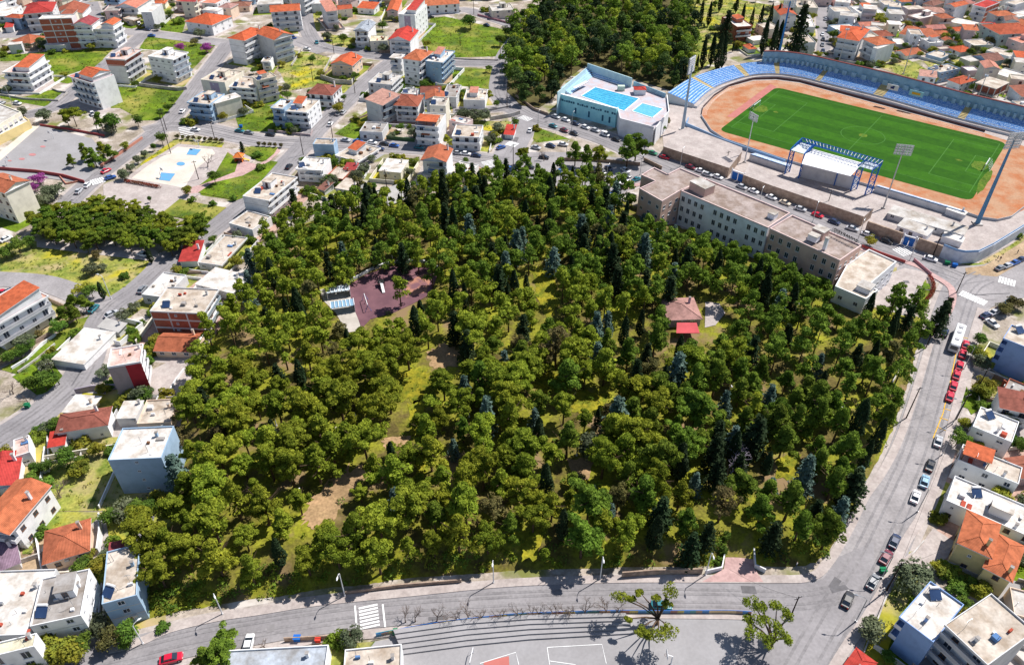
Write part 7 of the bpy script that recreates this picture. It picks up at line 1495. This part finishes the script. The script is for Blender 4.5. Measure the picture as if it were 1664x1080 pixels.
# walls, railings and fences
RED = mat('red_wall', (.36,.08,.08)); TERR = mat('terracotta_wall', (.5,.22,.16))
WL = [('dark red wall along the lower edge of the school court',[(-4,276),(60,281),(104,288),(138,298)],1.4,RED),('dark red wall behind the school court',[(66,205),(110,211),(170,222)],1.0,RED),('red wall of the slanting path',[(164,272),(192,254),(232,226)],1.2,TERR),('brick red edging by the white cars',[(98,288),(108,300),(128,296)],.7,TERR),
 ('pale stone wall around the white villa lawn',[(85,146),(96,150),(110,152),(95,165),(40,162),(0,155)],.9,CONC),('long grey wall under the white modern block',[(214,138),(240,142),(290,148),(304,146)],1.6,CONC),('retaining wall of the peach villa',[(521,128),(545,136),(572,138),(576,130)],2.2,CONC),('pale wall along the dry meadow',[(474,108),(482,96),(492,78)],1.2,CONC),('wall between the dry meadow and peach villa',[(524,122),(532,108),(540,92)],1.2,CONC),
 ('pink wall along the upper right lane',[(776,26),(810,35),(850,45)],1.2,mat('pink_wall',(.45,.22,.25))),('grey wall of the walled vegetable garden',[(628,226),(654,229),(674,231)],1.6,mat('hedge_green_wall',(.08,.14,.06))),('long retaining wall right of the olives',[(796,196),(832,190),(845,186)],1.8,CONC),('pale wall under the cube house',[(740,180),(760,182),(800,180),(830,174)],1.0,CONC),('long pale wall of the large meadow',[(735,96),(770,98),(810,99)],.7,CONC),
 ('white wall of the street corner house',[(436,214),(462,217),(505,222),(508,214)],1.1,mat('wall_pinkish',(.45,.36,.36))),('low wall beside the grove lane',[(262,412),(250,420),(246,418)],.5,CONC),('long garden wall below the left orange roofs',[(36,914),(70,902),(72,900)],1.2,CONC),('long white yard wall beside the orange cottage',[(165,842),(166,870),(162,900)],2.2,WHITE),('garden wall of the cottage lane',[(172,1030),(172,990),(170,940)],1.6,CONC),
 ('white yard wall behind the left green strip',[(92,545),(70,560),(45,585),(20,600)],.9,WHITE),('low concrete fence along the apartments strip',[(90,560),(60,585),(30,606)],.7,CONC),('white ramp wall beside the crimson house',[(300,602),(285,622),(278,634)],.9,WHITE),('grey wall of the yard with the silver car',[(124,640),(152,634),(190,632)],1.8,mat('lilac_wall',(.3,.26,.33))),
 ('white wall left of the park entrance',[(1180,884),(1176,905),(1172,926),(1145,932)],1.3,WHITE),('white wall right of the park entrance',[(1221,872),(1224,900),(1226,922),(1243,930)],1.3,WHITE),('stone retaining wall below the wood by the third lamp',[(1010,938),(1060,934),(1140,932)],2.0,STONE),('stone retaining wall below the wood between the lamps',[(560,966),(650,954),(750,946)],1.2,STONE),
 ('pale wall strip inside the east edge of the wood',[(1441,640),(1450,625),(1456,612)],1.0,CONC),('pale kerb wall in the northeast wood',[(1469,580),(1474,566)],1.0,CONC),('red and pink wall beside the town hall ramp',[(1400,402),(1430,414),(1470,428)],1.2,RED),('low pink wall at the town hall corner',[(1484,424),(1498,436),(1512,448)],1.2,mat('pink_wall',(.45,.22,.25))),
 ('brick terrace wall on the right slope',[(1625,628),(1650,645),(1680,664)],2.6,BRICK),('yard wall below the pale blue block',[(1588,580),(1600,600),(1632,622)],1.4,CONC),('yard wall of the white roofed house',[(1560,690),(1575,700),(1585,712)],1.4,CONC),('front wall beside the lawn and palm',[(1500,880),(1476,908),(1440,952),(1428,968)],.6,CONC),('fence wall beside the bottom right lawn',[(1440,968),(1420,1020),(1402,1062)],.6,CONC),('yard wall of the yellow house',[(1535,915),(1560,925),(1600,945)],1.1,CONC),
 ('stone edge of the car park under the pines',[(905,262),(960,262),(1000,266),(1040,270)],1.6,STONE),('pale wall of the cross street bakery yard',[(1046,262),(1075,276)],1.6,STONE),('dark wall west of the pool',[(838,158),(868,180),(890,188)],1.4,STONE)]
for lb, px, h, m in WL: wall_line(lb, px, h, m, .28, z=0 if 'inside the east' not in lb and 'northeast' not in lb else PZ)
# coloured wall above the south court, with steps
pts = [(612,1034),(660,1024),(720,1014),(780,1007),(840,1001),(915,998),(991,996),(1050,996),(1100,996),(1140,996),(1185,996),(1220,998)]
cl = [(.12,.25,.45),(.36,.2,.16),(.48,.4,.16),(.14,.3,.5),(.16,.32,.3),(.42,.3,.22)]; t = thing('painted_wall', 'low wall painted in blue, red and yellow panels above the south court', 'wall', P(*pts[0])); o0 = P(*pts[0])
c = smooth_line([P(*p)[:2] for p in pts], 4)
for i in range(len(c) - 1):
    k = MB(); a, b = c[i], c[i+1]; n_ = Vector((-(b-a).y, (b-a).x)).normalized() * .14; col = cl[i % 6] if not (36 < i < 41) else (.66,.5,.3)
    k.prism([(v.x - o0.x, v.y - o0.y) for v in (a - n_, b - n_, b + n_, a + n_)], 0, 1.0, mat('panel_%d' % (i % 6 if not (36 < i < 41) else 9), col)); k.obj('panel', t)
k = MB(); k.tube([(v.x - o0.x, v.y - o0.y, 1.15) for v in c], .06, BLUEM, 4); k.obj('handrail', t)
t = thing('court_steps', 'five long concrete seating steps above the south court', 'steps', P(650,1062)); o0 = P(650,1062)
for j in range(5):
    a, b = [(640,1030),(760,1013),(860,1006),(1015,1003)], [(655,1064),(760,1050),(860,1040),(1030,1030)]
    A0 = [Vector(P(*p)[:2]) for p in a]; B0 = [Vector(P(*p)[:2]) for p in b]; k = MB()
    for i in range(3):
        q = [A0[i], A0[i+1], A0[i+1].lerp(B0[i+1], (j+1)/5), A0[i].lerp(B0[i], (j+1)/5)]; q0 = [A0[i].lerp(B0[i], j/5), A0[i+1].lerp(B0[i+1], j/5), q[2], q[3]]
        k.prism([(v.x - o0.x, v.y - o0.y) for v in q0][::-1], .18, .2 + (5 - j) * .32, G_COURT)
    k.obj('step', t)
for lb, a, b in (('green metal gate at the upper side of the south court', (612,1036), (640,1031)),):
    p, q = P(*a), P(*b); d_ = q - p; t = thing('metal_gate', lb, 'gate', p, math.atan2(d_.y, d_.x)); k = MB()
    for i in range(12): k.tube([(d_.length*i/11,0,.1),(d_.length*i/11,0,1.8)], .03, mat('gate_teal',(.1,.35,.35)), 4)
    k.obj('bars', t); k = MB(); k.box(0,-.04,1.8,d_.length,.04,1.9,mat('gate_teal',(.1,.35,.35))); k.obj('frame', t)
p = P(775,1073); t = thing('football_goal', 'small white goal on the south court', 'goal', (p.x - 1, p.y, .2), 1.4); k = MB(); k.tube([(-1.5,0,0),(-1.5,0,2),(1.5,0,2),(1.5,0,0)], .08, WHITE, 5); k.obj('frame', t); k = MB()
for i in range(7): k.tube([(-1.5+.5*i,0,2),(-1.5+.5*i,.9,0)], .02, FRAME, 3)
k.obj('net', t)
# park entrance paving
sheet('path', [(1183,872),(1220,870),(1226,925),(1240,946),(1140,946),(1176,925)], G_PINK, .3)
# palm-like agave on the bottom right lawn
p = P(1457,960); t = thing('agave_plant', 'spiky pale agave on the bottom right lawn', 'plant', (p.x, p.y, .05)); k = MB(); r_ = random.Random(2); AG = mat('agave', (.45,.45,.2))
for i in range(26):
    a = i * .9; L = r_.uniform(1.1, 1.7); e = r_.uniform(.2, 1.1); n_ = Vector((-math.sin(a), math.cos(a), 0)) * .12; tip = Vector((math.cos(a)*L, math.sin(a)*L, e)); m_ = tip * .5 + Vector((0,0,.35)); k.face([-n_, n_, m_ + n_, m_ - n_], AG); k.face([m_ - n_, m_ + n_, tip], AG)
k.obj('leaves', t)
# people on the pavement
SK = mat('skin', (.5,.3,.2)); 
def person(label, x, y, shirt, legs, rz):
    p = P(x, y); t = thing('person', label, 'person', (p.x, p.y, .2), rz)
    v = [(0,0,.95),(0,0,1.2),(0,0,1.42),(0,0,1.52),(0,.02,1.66),(.19,0,1.4),(.24,.05,1.15),(.22,.2,.95),(-.19,0,1.4),(-.24,-.02,1.15),(-.22,.08,.92),(.1,0,.9),(.11,.12,.5),(.1,.1,.05),(-.1,0,.9),(-.11,-.06,.5),(-.1,-.18,.05)]
    e = [(0,1),(1,2),(2,3),(3,4),(2,5),(5,6),(6,7),(2,8),(8,9),(9,10),(0,11),(11,12),(12,13),(0,14),(14,15),(15,16)]
    rd = [.15,.14,.15,.07,.11,.07,.05,.04,.07,.05,.04,.09,.07,.055,.09,.07,.055]
    me = bpy.data.meshes.new('body'); me.from_pydata(v, e, []); o = bpy.data.objects.new('body', me); COL.objects.link(o); sk = me.skin_vertices if me.skin_vertices else None
    md = o.modifiers.new('s', 'SKIN')
    if not me.skin_vertices: 
        bpy.context.view_layer.objects.active = o
    for i, r in enumerate(rd): me.skin_vertices[0].data[i].radius = (r, r); me.skin_vertices[0].data[i].use_root = (i == 0)
    o.modifiers.new('b', 'SUBSURF').levels = 1; o.modifiers['b'].render_levels = 1
    bpy.context.view_layer.update(); nm = bpy.data.meshes.new_from_object(o.evaluated_get(bpy.context.evaluated_depsgraph_get())); bpy.data.objects.remove(o)
    nm.materials.clear()
    for m in (SK, shirt, legs, BLACK): nm.materials.append(m)
    for f in nm.polygons: z = f.center.z; f.material_index = 3 if z > 1.68 or z < .1 else 0 if z > 1.47 else (1 if z > .93 else 2)
    o = bpy.data.objects.new('body', nm); COL.objects.link(o); o.parent = t
try:
    person('person in dark clothes walking on the verge beyond the white wall', 1652, 413, BLACK, mat('jeans', (.04,.06,.14)), .4)
    person('person in a dark jacket at the northeast corner pavement', 1624, 424, mat('jacket', (.1,.04,.05)), BLACK, 2)
    person('person in grey beside the dark jacket at the corner', 1620, 422, mat('grey_cloth', (.3,.3,.32)), BLACK, 1)
    person('person in a white shirt under the southeast trees', 1293, 921, WHITE, mat('jeans', (.04,.06,.14)), 1)
    person('person in blue beside the blue car on the left street', 184, 291, BLUEM, BLACK, 1)
except Exception as e_: print('person failed', e_)

# overhead cables
for lb, a, b, h1, h2 in (('from the park fence pole to the upper right pole', (1472,680), (1553,682), 9.6, 8), ('from the park fence pole across to the brick terrace pole', (1472,680), (1584,640), 9.5, 7.8), ('along the right road to the green bin pole', (1553,682), (1440,960), 7.9, 8.6), ('from the road fork pole over the south road', (1283,1005), (1180,940), 7.5, 3.5), ('over the hedge row street', (271,212), (349,226), 9.5, 7.4), ('over the main street near the cross street', (493,252), (541,226), 8.4, 8.4), ('along the top meadow street', (770,24), (813,98), 9.5, 9.4), ('from the green bin pole to the yellow house', (1440,960), (1560,900), 8.6, 7)):
    p, q = P(*a) + Vector((0,0,h1)), P(*b) + Vector((0,0,h2)); k = MB(); k.tube([p.lerp(q, i / 8) - Vector((0, 0, 1.0 * math.sin(math.pi * i / 8))) for i in range(9)], .025, BLACK, 3); tag(k.obj('overhead_cable'), 'thin overhead cable ' + lb, 'cable')
